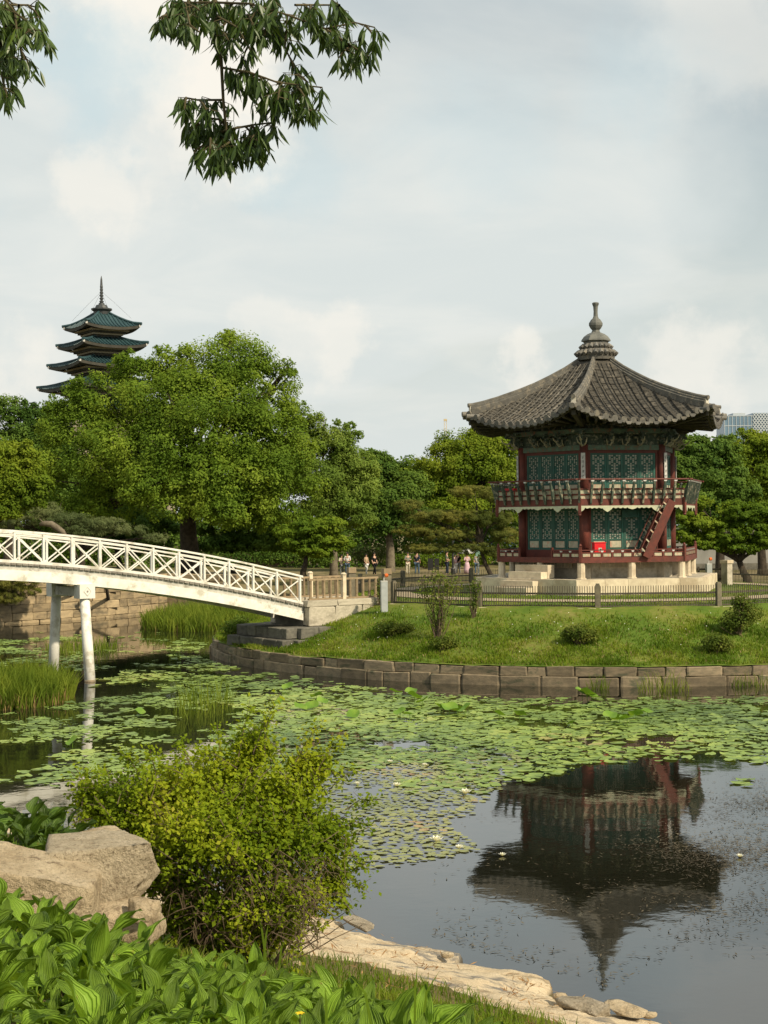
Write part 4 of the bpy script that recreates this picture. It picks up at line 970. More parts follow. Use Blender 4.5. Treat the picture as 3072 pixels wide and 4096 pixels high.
# ------------------------------------------------------------------ picket fence round the island, kerb, posts
def fence():
    o0 = Vector((PAV[0], PAV[1], 2.08)); root = empty('picket_fence', o0, 0, 'low dark metal picket fence running around the island lawn', 'fence')
    RF = 10.35; pts = []
    # posts: angle measured from -Y towards +X
    base = math.degrees(math.atan2(7.4 - PAV[0], PAV[1] - 52.2)); step = 24.0
    angs = [R_(base + step * k) for k in range(15)]
    P = [Vector((PAV[0] + RF * math.sin(a), PAV[1] - RF * math.cos(a), 2.10)) for a in angs]
    pk = MB().box((0, 0, .40), (.021, .021, .78)).mesh('picket', 'fence_metal')
    kerb = empty('kerb', o0, 0, 'pale stone kerb running along the foot of the fence', 'kerb')
    rest = MB(o0); n_ind = 0; rnd = random.Random(6)
    order = sorted(range(15), key=lambda k: (P[k].y + P[(k + 1) % 15].y))
    for k in range(15):
        p = P[k]; M = Matrix.Rotation(angs[k], 3, 'Z'); MB(o0).box(p + Vector((0, 0, .38)), (.17, .17, .92), M).box(p + Vector((0, 0, .86)), (.13, .13, .05), M).build('fence_post', 'fence_post', root)
    for k in order:
        a, b = P[k], P[(k + 1) % 15]; mid = (a + b) / 2; L = (b - a).length; d = (b - a) / L; nr = Vector((d.y, -d.x, 0))
        am = angs[k] + R_(12); gq = brp(10.35, 0, 0); ab = math.atan2(gq.x - PAV[0], PAV[1] - gq.y)
        gap = abs((math.degrees(am) - math.degrees(ab) + 180) % 360 - 180) < 11     # entrance from the bridge
        back_gate = abs((math.degrees(am) - 108 + 180) % 360 - 180) < 0
        if not gap:
            for z in (.07, .52): MB(o0).bar(a + Vector((0, 0, z)), b + Vector((0, 0, z)), .05, .065).build('fence_rail', 'fence_metal', root)
            n = int(L / .088)
            for i in range(1, n):
                q = a + d * (L * i / n)
                if n_ind < 300 and mid.y < PAV[1] + 4:
                    o = link('picket', pk, root, mw=Matrix.Translation(q - o0 + nr * .03) @ Matrix.Rotation(angs[k] + R_(12), 4, 'Z') @ Matrix.Rotation(rnd.uniform(-.008, .008), 4, 'Y')); n_ind += 1
                else: rest.box(q + nr * .03 + Vector((0, 0, .40)), (.021, .021, .78))
        x = 0; 
        while x < L - .05:
            l = min(rnd.uniform(.9, 1.4), L - x); place_block(kerb, 'granite_warm', a + d * (x + l / 2) + nr * .10 + Vector((0, 0, -.06)), d, (0, 0, 1), l - .015, .30, .17, o0, rnd, 'kerb_stone'); x += l
    tag(rest.build('pickets', 'fence_metal', root), kind='stuff')
fence()
def life_post(p, label, h=1.12):
    root = empty('signal_post', p, R_(12), label, 'post')
    MB().box((0, 0, h / 2), (.24, .20, h)).build('case', 'post_grey', root); MB().box((0, 0, h + .02), (.25, .21, .04)).build('lid', 'board_white', root)
    MB().tube([(0, 0, h + .03), (0, 0, h + .16)], .02, 6).build('stem', 'board_white', root); MB().lathe((0, 0, 0), [(0.02, 0), (.07, .02), (.07, .11), (.02, .14)], 10).build('beacon', 'orange', root, mw=Matrix.Translation((.03, 0, h + .22)) @ Matrix.Rotation(R_(75), 4, 'Y'))
life_post(on_island(1537, 2448), 'slim grey post with orange beacon standing before the fence')
life_post((14.3, 66.2, 2.2), 'slim grey post with orange beacon beside the far stone post', 1.0)
gp = empty('stone_post', (15.05, 66.0, 2.15), R_(38), 'tall pale stone post by the gap in the far fence', 'post')
MB().box((0, 0, .55), (.34, .34, 1.1)).build('shaft', 'granite', gp); MB().box((0, 0, 1.17), (.42, .42, .14)).build('cap', 'granite_warm', gp)
bf = empty('rail_fence', (13.3, 66.4, 2.2), 0, 'dark two-rail timber barrier left of the far stone post', 'fence')
for z in (.35, .78): MB().bar((-.4, .2, z), (1.65, -.1, z), .05, .08).build('rail', 'timber', bf)
for x in (-.4, .6, 1.62): MB().box((x, .05, .45), (.08, .08, .9)).build('post', 'timber', bf)
# ------------------------------------------------------------------ far buildings
def pagoda():
    Z = 250.0; S = Z / FPX; c = at_y(408, 1400, Z); cx = c[0]
    g = 2.0; psi = R_(-11)
    root = empty('pagoda', (cx, Z, g), psi, 'five-tiered tower with dark green tiled roofs and a spire above the trees', 'tower')
    zz = lambda y: at_y(408, y, Z)[2] - g
    Rz = lambda a: Matrix.Rotation(a, 4, 'Z'); AL = [R_(45 + 90 * k) for k in range(4)]
    tiers = [(1318, 1250, 160, 22), (1393, 1352, 188, 66), (1472, 1430, 228, 78), (1560, 1512, 272, 100), (1652, 1600, 318, 125)]
    prev_wall = None
    for ti, (ye, yt, Rp, rin) in enumerate(tiers):
        ze, zt = zz(ye), zz(yt); Rr = Rp * S; ri = rin * S; rise = .55
        a_out, a_in = Rr * math.cos(R_(45)), ri * math.cos(R_(45))
        def zf(a, u):
            t = (a - a_in) / (a_out - a_in); return zt + (ze - zt) * (1 - (1 - t) ** 1.35) + rise * t * abs(u) ** 2.4
        m = MB(); NA, NW = 8, 24; V = []; F = []
        for i in range(NA + 1):
            a = a_in + (a_out - a_in) * i / NA
            for j in range(NW + 1): u = -1 + 2 * j / NW; V.append((u * a, -a, zf(a, u)))
        for i in range(NA):
            for j in range(NW): F.append((i * (NW + 1) + j, i * (NW + 1) + j + 1, (i + 1) * (NW + 1) + j + 1, (i + 1) * (NW + 1) + j))
        m.add(V, F); me = m.mesh('roof', 'pagoda_tile')
        # cover-tile rows and their eave ends
        rows = MB(); n = int(2 * a_out / .62)
        for r in range(n):
            w = -a_out + (r + .5) * 2 * a_out / n; path = []; a0 = max(a_in, abs(w) + .15)
            for i in range(6):
                a = a_out + (a0 - a_out) * i / 5; path.append((w, -a, zf(a, w / a) + .06))
            if a_out - a0 > .3: rows.tube(path, .13, 6)
        rme = rows.mesh('tile_rows', 'pagoda_tile')
        ev = MB(); V = []; F = []
        for j in range(NW + 1):
            u = -1 + 2 * j / NW; z = zf(a_out, u); V += [(u * a_out, -a_out + .05, z - .02), (u * a_out, -a_out + .05, z - .50), (u * a_out * .78, -a_out * .78, zt + (ze - zt) * .9 - .40)]
        for j in range(NW): F += [(3 * j, 3 * j + 3, 3 * j + 4, 3 * j + 1), (3 * j + 1, 3 * j + 4, 3 * j + 5, 3 * j + 2)]
        ev.add(V, F); eme = ev.mesh('eave_board', 'pagoda_dark')
        # corbelled underside stepping in to the wall
        rw = (tiers[ti + 1][3] if ti < 4 else 160) * S * math.cos(R_(45)); zb = zz(tiers[ti + 1][1]) if ti < 4 else zz(1720)
        cme = []
        for q in range(4):
            t = q / 4; hw = rw + (a_out * .74 - rw) * (1 - t) * .95; h = .42
            mm = MB(); mm.box((0, 0, ze - .42 - q * .30), (2 * hw, 2 * hw, .30)); cme.append(mm)
        rd = link('roof', me, root, mw=Rz(AL[0]))
        for k in range(4):
            o = rd if k == 0 else link('roof', me, root, mw=Rz(AL[k]))
            tag(link('tile_rows', rme, o), kind='stuff'); link('eave_board', eme, o)
            hr = MB(); pts = []
            for i in range(6):
                a = a_in + (a_out - a_in) * i / 5; pts.append((a + (.25 if i == 5 else 0), -a - (.25 if i == 5 else 0), zf(a, 1) + .16))
            hr.tube(pts, [.20, .2, .2, .22, .24, .26], 6).build('hip_ridge', 'pagoda_tile', o)
            MB().box((a_out, -a_out, zf(a_out, 1) - .18), (.30, .30, .34)).build('ridge_end', 'plaster_white', o)
        for q, mm in enumerate(cme): mm.build('corbel', 'pagoda_dark' if q % 2 else 'pagoda_wall', root, mw=Rz(AL[0]))
        zw1 = ze - 1.5
        MB().box((0, 0, (zb - 1.2 + zw1 + .6) / 2), (2 * rw, 2 * rw, zw1 + .6 - zb + 1.2)).build('wall', 'pagoda_wall', root, mw=Rz(AL[0]))
        for k in range(4):
            for i in range(5):
                w = -rw * .98 + i * rw * .49
                MB().box((w, -rw - .10, (zw1 + zb - .6) / 2), (.42, .35, zw1 - zb + 1.6)).build('pilaster', 'pagoda_dark', root, mw=Rz(AL[k]))
            for i in range(4):
                w = -rw * .735 + i * rw * .49
                MB().box((w, -rw - .04, zb + .42), (rw * .30, .12, .62)).build('window', 'pagoda_dark', root, mw=Rz(AL[k]))
    MB().box((0, 0, zz(1720) / 2 - 1), (18, 18, zz(1720) + 4)).build('base', 'pagoda_wall', root, mw=Rz(AL[0]))
    zt = zz(1252)
    MB().lathe((0, 0, zt), [(1.3, -.3), (1.35, .2), (1.75, .5), (1.75, .7), (1.1, .8), (1.0, 1.1), (.9, 1.3)], 12).build('crown', 'pagoda_metal', root)
    prof = [(.55, 1.2), (.5, 1.6)]
    for i in range(6): prof += [(.24, 1.75 + i * .5), (.40 - i * .03, 1.85 + i * .5), (.40 - i * .03, 1.95 + i * .5), (.22, 2.05 + i * .5)]
    prof += [(.20, 4.8), (.16, 5.6), (.06, 6.1)]
    MB().lathe((0, 0, zt), prof, 10).build('spire', 'pagoda_metal', root); MB().tube([(0, 0, zt + 5.5), (0, 0, zz(1103))], [.05, .035], 5).build('lightning_rod', 'pagoda_metal', root)
    for s in range(4):
        a = AL[s] - R_(45); e = Vector((math.sin(a), -math.cos(a), 0)) * 5.2
        MB().tube([(0, 0, zt + 3.6), Vector((0, 0, zt + 1.7)) + e * .42, Vector((0, 0, zz(1300) + .9)) + e], .018, 4).build('stay_wire', 'pagoda_metal', root)
pagoda()

def tower():
    Z = 520.0; a = at_y(2896, 1700, Z); b = at_y(3012, 1700, Z); z1, z2 = at_y(2950, 1662, Z)[2], at_y(3000, 1652, Z)[2]
    root = empty('office_tower', (b[0], Z, 1.5), 0, 'pale blue glass office building behind the trees at the right edge', 'building')
    w = b[0] - a[0]; h1, h2 = z1 - 1.5, z2 - 1.5
    MB().box((-w / 2, 6, h1 / 2), (w - .05, 12, h1)).build('glass_wing', 'tower_glass', root)
    MB().box((12, 8, h2 / 2), (23.9, 16, h2)).build('lattice_wing', 'tower_glass', root)
    MB().box((-w * .45, 5, h1 + .45), (w * .42, 8, .9)).build('roof_box', 'tower_frame', root)
    zt = h2; n = 26; q = 1.05
    for i in range(22):
        for s in (1, -1):
            x0 = i * q + (q / 2) * (1 - s); m = MB(); zc = zt; x = x0; 
            # crossing diagonal bars of the facade, 24 m down from the top
            pts = [(x0, -.12, zt)]; d = s
            for k in range(18): pts.append((x0 + (q * s if k % 2 == 0 else 0), -.12 - .03 * (s > 0), zt - (k + 1) * 1.35))
            for p0, p1 in zip(pts, pts[1:]): m.bar(p0, p1, .25, .26)
            m.build('facade_bar', 'tower_frame', root)
    for i in range(8):
        MB().box((-w + i * w / 7.5 + .2, -.08, h1 / 2), (.16, .12, h1)).build('mullion', 'tower_frame', root)
    for i in range(7): MB().box((-w / 2, -.06, h1 - .15 - i * 3.4), (w - .1, .10, .22)).build('floor_band', 'tower_frame', root)
tower()
def crane():
    Z = 600.0; p = at_y(1782, 1740, Z); zt = at_y(1782, 1684, Z)[2]; h = zt - 1.0
    root = empty('crane_mast', (p[0], Z, 1.0), 0, 'thin cream crane mast showing above the far treetops', 'crane')
    w = .45
    for i, (x, y) in enumerate(((-w, -w), (w, -w), (w, w), (-w, w))): MB().box((x, y, h / 2), (.14, .14, h)).build('chord', 'crane_yellow', root)
    m = MB(); n = int(h / 1.1)
    for k in range(n):
        z0, z1 = k * h / n, (k + 1) * h / n; s = 1 if k % 2 else -1
        m.bar((-w * s, -w, z0), (w * s, -w, z1), .09, .09); m.bar((w, -w * s, z0), (w, w * s, z1), .09, .09)
    m.build('lacing', 'crane_yellow', root); MB().box((0, 0, h + .4), (1.3, 1.3, .8)).build('head', 'crane_yellow', root)
crane()

# ------------------------------------------------------------------ far bank: walls, pavilion house, lamp, boards
def park_wall():
    root = empty('garden_wall', (24, 112, 1.5), 0, 'long grey plastered wall with tiled coping behind the right-hand trees', 'wall')
    MB().box((4, 0, 1.35), (34, .5, 2.7)).build('wall_face', 'plaster_grey', root); MB().box((4, 0, 2.82), (34.2, .95, .22), None, .98).build('coping', 'roof_tile', root); MB().box((4, 0, .14), (34.1, .64, .5)).build('plinth', 'dark_stone', root)
    for i in range(60): MB().tube([(-12.6 + i * .56, -.5, 2.96), (-12.6 + i * .56, .5, 2.96)], .09, 6).build('coping_tile', 'roof_tile', root)
park_wall()
def house():
    Z = 135.0; p = at_y(1900, 2230, Z); root = empty('park_house', (p[0], Z, 1.5), 0, 'low pale building with brown tiled eaves behind the pines', 'building')
    MB().box((0, 2.5, 1.5), (9.0, 5, 3.0)).build('wall', 'plaster_white', root)
    MB().prism([(-5.2, 0), (5.2, 0), (4.6, .35), (2.8, 1.5), (-2.8, 1.5), (-4.6, .35)], (0, 2.5, 3.0), (1, 0, 0), (0, 0, 1), (0, 1, 0), 6.4).build('roof', 'roof_tile', root)
    for i in range(6): MB().box((-3.9 + i * 1.56, -.35, 1.5), (.22, .22, 3.0)).build('pillar', 'timber', root)
    for i in range(5): MB().box((-3.12 + i * 1.56, -.04, 1.4), (1.0, .08, 1.7)).build('window', 'tower_glass', root)
house()
def lamp():
    Z = 108.0; p = at_y(1812, 2290, Z); root = empty('street_lamp', (p[0], Z, 1.3), 0, 'black park lamp post with white globe near the visitors', 'lamp')
    h = at_y(1812, 2136, Z)[2] - 1.3
    MB().lathe((0, 0, 0), [(.16, 0), (.16, .5), (.09, .6), (.065, h + .1), (.05, h + .35)], 8).build('pole', 'black_plastic', root)
    MB().tube([(0, 0, h + .25), (.15, 0, h + .38), (.30, 0, h + .30)], .03, 6).build('arm', 'black_plastic', root)
    MB().lathe((.30, 0, h), [(.05, -.26), (.18, -.18), (.21, 0), (.15, .18), (.05, .26)], 12).build('globe', 'board_white', root, sm=True)
lamp()
for px, lab in ((1722, 'left of the two black information boards on the far path'), (1747, 'right of the two black information boards on the far path')):
    p = at_y(px, 2250, 112.0); b = empty('notice_board', (p[0], 112.0, 1.32), 0, lab, 'sign', 'black notice boards on the far path')
    MB().box((0, 0, .72), (.42 if px < 1730 else .34, .06, .86)).build('panel', 'black_plastic', b)
    for s in (-.12, .12): MB().box((s, .04, .30), (.05, .05, .6)).build('leg', 'black_plastic', b)
p = at_y(1912, 2240, 106.0); sp = empty('sign_post', (p[0], 106.0, 1.3), 0, 'slim pale sign post behind the visitor with the parasol', 'sign')
MB().box((0, 0, .95), (.10, .10, 1.9)).build('shaft', 'post_grey', sp); MB().box((0, -.02, 1.85), (.34, .08, .85)).build('plate', 'teal_pale', sp)

# raft of black floats and timber props standing in the pond
def raft():
    p = at_z(118, 2478, 0.0); root = empty('float_raft', (p[0], p[1], 0), R_(8), 'low raft of black plastic floats moored by the far wall', 'raft')
    for i in range(7):
        x = -1.75 + i * .58; MB().lathe((0, 0, 0), [(.18, -.27), (.24, -.22), (.24, .22), (.18, .27)], 12).build('float', 'black_plastic', root, sm=True, mw=Matrix.Translation((x, -.15, .20)) @ Matrix.Rotation(R_(90), 4, 'Y'))
        MB().box((x, -.42, .24), (.09, .06, .12)).build('lug', 'paper' if i < 2 else 'black_plastic', root)
    MB().box((.1, -.62, .03), (4.3, .18, .10)).build('plank', 'timber_pale', root); MB().box((.1, .15, .40), (4.2, .75, .06)).build('deck', 'black_plastic', root)
raft()
Zp = 80.0
for i, (x0, y0, x1, y1, mt, lab) in enumerate(((240, 2345, 279, 2462, 'timber', 'dark timber prop leaning in the water, second from the left under the bridge'), (276, 2345, 312, 2462, 'timber', 'dark timber prop leaning in the water, third from the left under the bridge'), (238, 2400, 247, 2468, 'timber_pale', 'short pale timber prop just right of the grey pier leg'))):
    a, b = at_y(x0, y0, Zp + 1.5), at_z(x1, y1, -.0); a = Vector(a); b = Vector(b) - Vector((0, 0, .5))
    m = MB(b); m.tube([b, b.lerp(a, .5) + Vector((.03, 0, 0)), a], [.10, .09, .075], 8); o = m.build('timber_prop', mt, None, sm=True, loc=b); tag(o, lab, 'prop', 'timber props in the pond')
a, b, c, d = (Vector(at_y(377, 2338, 82)), Vector(at_z(371, 2430, 0)), Vector(at_y(424, 2338, 82)), Vector(at_z(448, 2452, 0)))
b.z -= .6; d.z -= .6; tr = empty('timber_trestle', d, 0, 'dark timber trestle standing in the water right of the white pier', 'prop')
MB(d).tube([b, a], [.11, .09], 8).build('leg', 'timber', tr, sm=True); MB(d).tube([d, c], [.12, .09], 8).build('leg', 'timber', tr, sm=True); MB(d).tube([a + Vector((-.2, 0, -.1)), c + Vector((.2, 0, -.1))], .08, 8).build('crossbar', 'timber', tr, sm=True)

# ------------------------------------------------------------------ visitors on the far path
def skin(name, pts, edges, mat, parent, sub=1):
    """body from joints: pts {key: (pos, radius)}"""
    keys = list(pts); me = bpy.data.meshes.new(name); me.from_pydata([pts[k][0] for k in keys], [(keys.index(a), keys.index(b)) for a, b in edges], [])
    me.materials.append(MATS[mat]); o = link(name, me, parent)
    md = o.modifiers.new('skin', 'SKIN'); md.use_smooth_shade = True
    for i, k in enumerate(keys):
        r = pts[k][1]; r = r if hasattr(r, '__len__') else (r, r); me.skin_vertices[0].data[i].radius = r; me.skin_vertices[0].data[i].use_root = (i == 0)
    s = o.modifiers.new('sub', 'SUBSURF'); s.levels = sub; s.render_levels = sub
    return o
cloth('cream', (0.62, 0.57, 0.44)); cloth('white_c', (0.72, 0.71, 0.67)); cloth('beige', (0.42, 0.32, 0.20)); cloth('black_c', (0.015, 0.015, 0.016)); cloth('sage', (0.22, 0.24, 0.19)); cloth('navy', (0.035, 0.045, 0.07)); cloth('jeans', (0.09, 0.14, 0.20)); cloth('pink', (0.60, 0.42, 0.46)); cloth('grey_c', (0.20, 0.22, 0.22)); cloth('olive_c', (0.10, 0.12, 0.09))
def person(px, y_foot, h, top, bottom, label, face=0.0, stride=.10, arm=0.0, skirt=False, hat=None):
    Z = 110.0; zg = 1.32
    p = at_y(px, y_foot, Z); s = h / 1.70
    root = empty('person', (p[0], Z + random.uniform(-.8, .8), zg), face, label, 'person', 'visitors on the far path')
    root.scale = (s, s, s); st = stride
    P = {'pel': ((0, 0, .92), (.13, .10)), 'wai': ((0, 0, 1.06), (.12, .09)), 'che': ((0, .01, 1.28), (.15, .10)), 'nek': ((0, .01, 1.46), .052), 'hed': ((0, -.01, 1.56), (.075, .085)), 'top': ((0, 0, 1.66), (.07, .08)),
         'shl': ((-.17, .01, 1.40), .058), 'shr': ((.17, .01, 1.40), .058), 'ell': ((-.235, .03 - arm * .12, 1.13 + arm * .02), .043), 'elr': ((.235, .03 - arm * .12, 1.13 + arm * .02), .043),
         'wrl': ((-.22 + arm * .12, -.05 - arm * .22, .90 + arm * .32), .031), 'wrr': ((.22 - arm * .12, -.05 - arm * .22, .90 + arm * .32), .031), 'hnl': ((-.215 + arm * .13, -.07 - arm * .28, .81 + arm * .42), .036), 'hnr': ((.215 - arm * .13, -.07 - arm * .28, .81 + arm * .42), .036),
         'hil': ((-.095, 0, .86), .09), 'hir': ((.095, 0, .86), .09), 'knl': ((-.10, -st * .7 - .02, .49), .060), 'knr': ((.10, st * .4 - .02, .49), .060), 'anl': ((-.10, -st, .085), .042), 'anr': ((.10, st, .085), .042), 'tol': ((-.11, -st - .15, .035), (.042, .03)), 'tor': ((.11, st - .15, .035), (.042, .03))}
    E = [('pel', 'wai'), ('wai', 'che'), ('che', 'nek'), ('nek', 'hed'), ('hed', 'top'), ('che', 'shl'), ('che', 'shr'), ('shl', 'ell'), ('shr', 'elr'), ('ell', 'wrl'), ('elr', 'wrr'), ('wrl', 'hnl'), ('wrr', 'hnr'), ('pel', 'hil'), ('pel', 'hir'), ('hil', 'knl'), ('hir', 'knr'), ('knl', 'anl'), ('knr', 'anr'), ('anl', 'tol'), ('anr', 'tor')]
    skin('body', P, E, 'skin', root)
    def grow(keys, k, extra=()):
        d = {}
        for q in keys:
            r = P[q][1]; r = r if hasattr(r, '__len__') else (r, r); d[q] = (P[q][0], (r[0] * k, r[1] * k))
        return d
    tk = ['che', 'wai', 'pel', 'shl', 'shr', 'ell', 'elr']
    skin('shirt', grow(tk, 1.16), [('che', 'wai'), ('wai', 'pel'), ('che', 'shl'), ('che', 'shr'), ('shl', 'ell'), ('shr', 'elr')], top, root)
    if skirt:
        MB().lathe((0, 0, 0), [(.30, .12), (.27, .4), (.20, .8), (.145, 1.02)], 14).build('skirt', bottom, root, sm=True)
    else:
        lk = ['pel', 'hil', 'hir', 'knl', 'knr', 'anl', 'anr']
        skin('trousers', grow(lk, 1.18), [('pel', 'hil'), ('pel', 'hir'), ('hil', 'knl'), ('hir', 'knr'), ('knl', 'anl'), ('knr', 'anr')], bottom, root)
    hr = rock_mesh('hair', (.20, .22, .19), hat or 'hair', 3, 2, .03, .1); link('hair', hr, root, loc=(0, .025, 1.645))
    for sx in (-.028, .028): MB().box((sx, -.088, 1.595), (.02, .012, .012)).build('eye', 'ink', root)
    MB().tube([(0, -.085, 1.60), (0, -.105, 1.565)], [.008, .014], 6).build('nose', 'skin', root)
    return root
person(1367, 2282, 1.55, 'cream', 'grey_c', 'visitor in cream top holding something up, leftmost of all', .3, .05, 1.0)
person(1391, 2282, 1.72, 'white_c', 'jeans', 'taller visitor in white shirt close beside the one in cream', -.2, .06, .7)
person(1465, 2295, 1.58, 'beige', 'white_c', 'visitor in beige top and white trousers left of the one in black', .9, .12, .3)
person(1498, 2303, 1.70, 'black_c', 'black_c', 'visitor dressed all in black striding along the far path', .8, .22, .1)
person(1632, 2300, 1.68, 'sage', 'cream', 'visitor in grey-green top and cream trousers in front of the path', .1, .05, .8)
person(1668, 2290, 1.72, 'navy', 'jeans', 'visitor in dark top and blue jeans behind the grey-green one', 2.6, .08, .1)
person(1786, 2292, 1.74, 'olive_c', 'navy', 'visitor in dark olive shirt beside the lamp post', 1.3, .10, .5)
person(1834, 2292, 1.62, 'black_c', 'grey_c', 'visitor in black top between lamp post and white parasol', -.8, .06, .3)
person(1866, 2296, 1.56, 'pink', 'pink', 'visitor in pink dress under the white parasol', .2, .04, .9, True)
person(1822, 2294, 1.50, 'pink', 'white_c', 'small visitor in pink jacket just left of the one in black top', .5, .05, .2)
person(1906, 2288, 1.62, 'white_c', 'jeans', 'visitor in white top right of the parasol', -.4, .06, .2)
p = at_y(1872, 2296, 109.6); um = empty('parasol', (p[0], 109.6, 1.35), 0, 'white parasol held over the visitor in pink', 'umbrella')
MB().tube([(0, 0, .9), (0, 0, 1.85)], .012, 6).build('shaft', 'ink', um); MB().lathe((0, 0, 1.55), [(.62, 0), (.56, .12), (.36, .24), (.14, .30), (.01, .33)], 8).build('canopy', 'white_c', um)
# ------------------------------------------------------------------ trees
def lobe_world(l, Z):
    cx, cy, rx, ry = l[:4]; dy = l[4] if len(l) > 4 else 0.0
    c = at_y(cx, cy, Z + dy); k = (Z + dy) / FPX; return c, np.array([rx * k, max(rx, ry) * k * .85, ry * k])
def crown(lobes, Z, n, leaf, asp, rng, clump=.30, flat=.72, up=.45, spread=1.0, off=(0, 0, 0), csz=1.6):
    W_ = [lobe_world(l, Z) for l in lobes]; area = np.array([r[0] * r[2] for _, r in W_]); share = area / area.sum(); Vs = []; Ns = []; cen = []
    for (c, r), sh in zip(W_, share):
        m = int(n * sh); cr = min(csz * Z / 100, .5 * r[2]); nc = max(14, int(5.2 * (r[0] * r[2]) / (cr * cr)))
        d = unit(rng.normal(size=(nc, 3)) + np.array([0, -.3, .15])); f = rng.uniform(.25, 1.0, nc) ** .5
        cc = c + d * r * f[:, None]; cs = cr * rng.uniform(.5, 1.25, nc); w = cs ** 2; idx = rng.choice(nc, m, p=w / w.sum())
        g = unit(rng.normal(size=(m, 3))) * (rng.uniform(0, 1, m) ** .45)[:, None]; g[:, 2] *= flat
        P = cc[idx] + g * cs[idx][:, None] * spread * np.array([1, 1, 1]); P[:, 2] -= rng.uniform(0, .25, m) * cs[idx]
        N = unit(g) * .5 + d[idx] * .35 + np.array([.06, -.12, up]) + rng.normal(size=(m, 3)) * .34
        k = rng.uniform(0, 1, m) < .07; kd = unit(rng.normal(size=(m, 3))); P[k] = (c + kd * r * (rng.uniform(.6, 1.1, m) ** .6)[:, None])[k]
        Vs.append(P); Ns.append(N); cen.append(cc)
    P = np.concatenate(Vs); N = np.concatenate(Ns)
    s = leaf * rng.uniform(.55, 1.5, len(P))
    V, F = leaf_quads(P - np.array(off), N, s, s * asp, rng, .35); return V, F, np.concatenate(cen), W_
def limb(mb, a, b, r0, r1, rnd, n=6, sag=.0, wob=.10):
    a, b = Vector(a), Vector(b); L = (b - a).length; path = []; rad = []
    for i in range(n + 1):
        t = i / n; p = a.lerp(b, t); w = math.sin(t * math.pi) * L * wob
        p += Vector((rnd.uniform(-1, 1) * w * .5, rnd.uniform(-1, 1) * w * .5, sag * math.sin(t * math.pi) * L)); path.append(p); rad.append(r0 + (r1 - r0) * t)
    mb.tube(path, rad, 7)
def tree(name, label, base, Z, lobes, leafm, n, leaf=.24, asp=.55, bark='bark', r=.35, seed=1, fork=.42, zb=None, group='trees around the pond', flat_=False, **kw):
    rng = np.random.default_rng(seed); rnd = random.Random(seed)
    b = at_y(base[0], base[1], Z); b = Vector((b[0], Z, zb if zb is not None else b[2]))
    root = empty(name, b, 0, label, 'tree', group)
    L2 = list(lobes)
    if flat_ is False:
        for l in lobes:
            for q in range(3):
                a = rng.uniform(-.5, math.pi + .5); k = rng.uniform(.85, 1.12); rr = rng.uniform(.16, .30) * min(l[2], l[3]); L2.append((l[0] + math.cos(a) * l[2] * k, l[1] - math.sin(a) * l[3] * k, rr * rng.uniform(1, 1.6), rr, (l[4] if len(l) > 4 else 0) + rng.uniform(-1, 1)))
    V, F, cen, W2 = crown(L2, Z, n, leaf, asp, rng, off=b, **kw); W_ = W2[:len(lobes)]
    o = link('crown', np_mesh('crown', V, F, leafm), root); o['kind'] = 'stuff'
    cm = np.mean([c for c, _ in W_], 0); top = Vector((b.x + (cm[0] - b.x) * .35, b.y + (cm[1] - b.y) * .35, b.z + (cm[2] - b.z) * fork * 1.3))
    t = MB(b); mid = b.lerp(top, .5) + Vector((rnd.uniform(-.15, .15), 0, 0))
    t.tube([b - Vector((0, 0, .3)), b + Vector((0, 0, .3)), mid, top], [r * 1.45, r * 1.08, r * .9, r * .72], 10)
    t.build('trunk', bark, root, sm=True)
    m = MB(b)
    for c, rr in W_:
        limb(m, top, c, r * .5, r * .12, rnd, 6, .03)
        for q in range(4):
            e = cen[rnd.randrange(len(cen))] if q == 3 else c + np.array([rnd.uniform(-.8, .8) * rr[0], rnd.uniform(-.7, .5) * rr[1], rnd.uniform(-.5, .8) * rr[2]])
            if (Vector(e) - Vector(c)).length < rr[0] * 1.3: limb(m, Vector(c).lerp(top, .35), e, r * .20, r * .05, rnd, 4, .02)
    m.build('limbs', bark, root, sm=True)
    return root
tree('zelkova_tree', 'huge broad zelkova with dark forked trunk behind the bridge', (765, 2230), 100, [(850, 1470, 170, 130), (960, 1440, 130, 105), (700, 1480, 110, 100), (1060, 1560, 120, 110), (600, 1600, 190, 160), (410, 1590, 150, 105), (330, 1740, 160, 150), (820, 1680, 260, 180, -2), (1030, 1780, 190, 160, -1), (560, 1820, 230, 160, -2), (300, 1940, 150, 110), (800, 1900, 220, 120, -3), (1120, 1960, 160, 120), (1100, 1690, 110, 90), (480, 1990, 150, 90), (980, 2020, 170, 90, -2), (220, 1860, 70, 110), (420, 1830, 150, 120, -2), (680, 2010, 110, 70, -4), (880, 2040, 120, 60, -4), (1190, 1850, 90, 100), (760, 1600, 150, 130, -2), (960, 1600, 130, 120, -2), (500, 1480, 60, 60), (1150, 1470, 42, 36), (280, 1630, 95, 75), (220, 1720, 80, 80), (1010, 1900, 150, 110, -3), (620, 1930, 150, 90, -4), (350, 2030, 140, 60), (1100, 2070, 130, 60)], 'leaf_zelkova', 185000, .185, .5, 'bark', .62, 3, zb=2.2)
tree('ash_tree', 'pale green airy tree at the right shoulder of the zelkova', (1335, 2250), 105, [(1185, 1690, 70, 90), (1230, 1790, 100, 90), (1330, 1770, 80, 80), (1400, 1850, 80, 80), (1290, 1900, 140, 100), (1420, 1950, 100, 80), (1180, 1900, 100, 90), (1330, 2010, 150, 70), (1270, 1690, 40, 45), (1380, 1760, 60, 60), (1450, 1870, 60, 60), (1250, 2090, 150, 60), (1420, 2060, 100, 60)], 'leaf_light', 62000, .175, .5, 'bark_pale', .28, 5, zb=1.5, clump=.34)
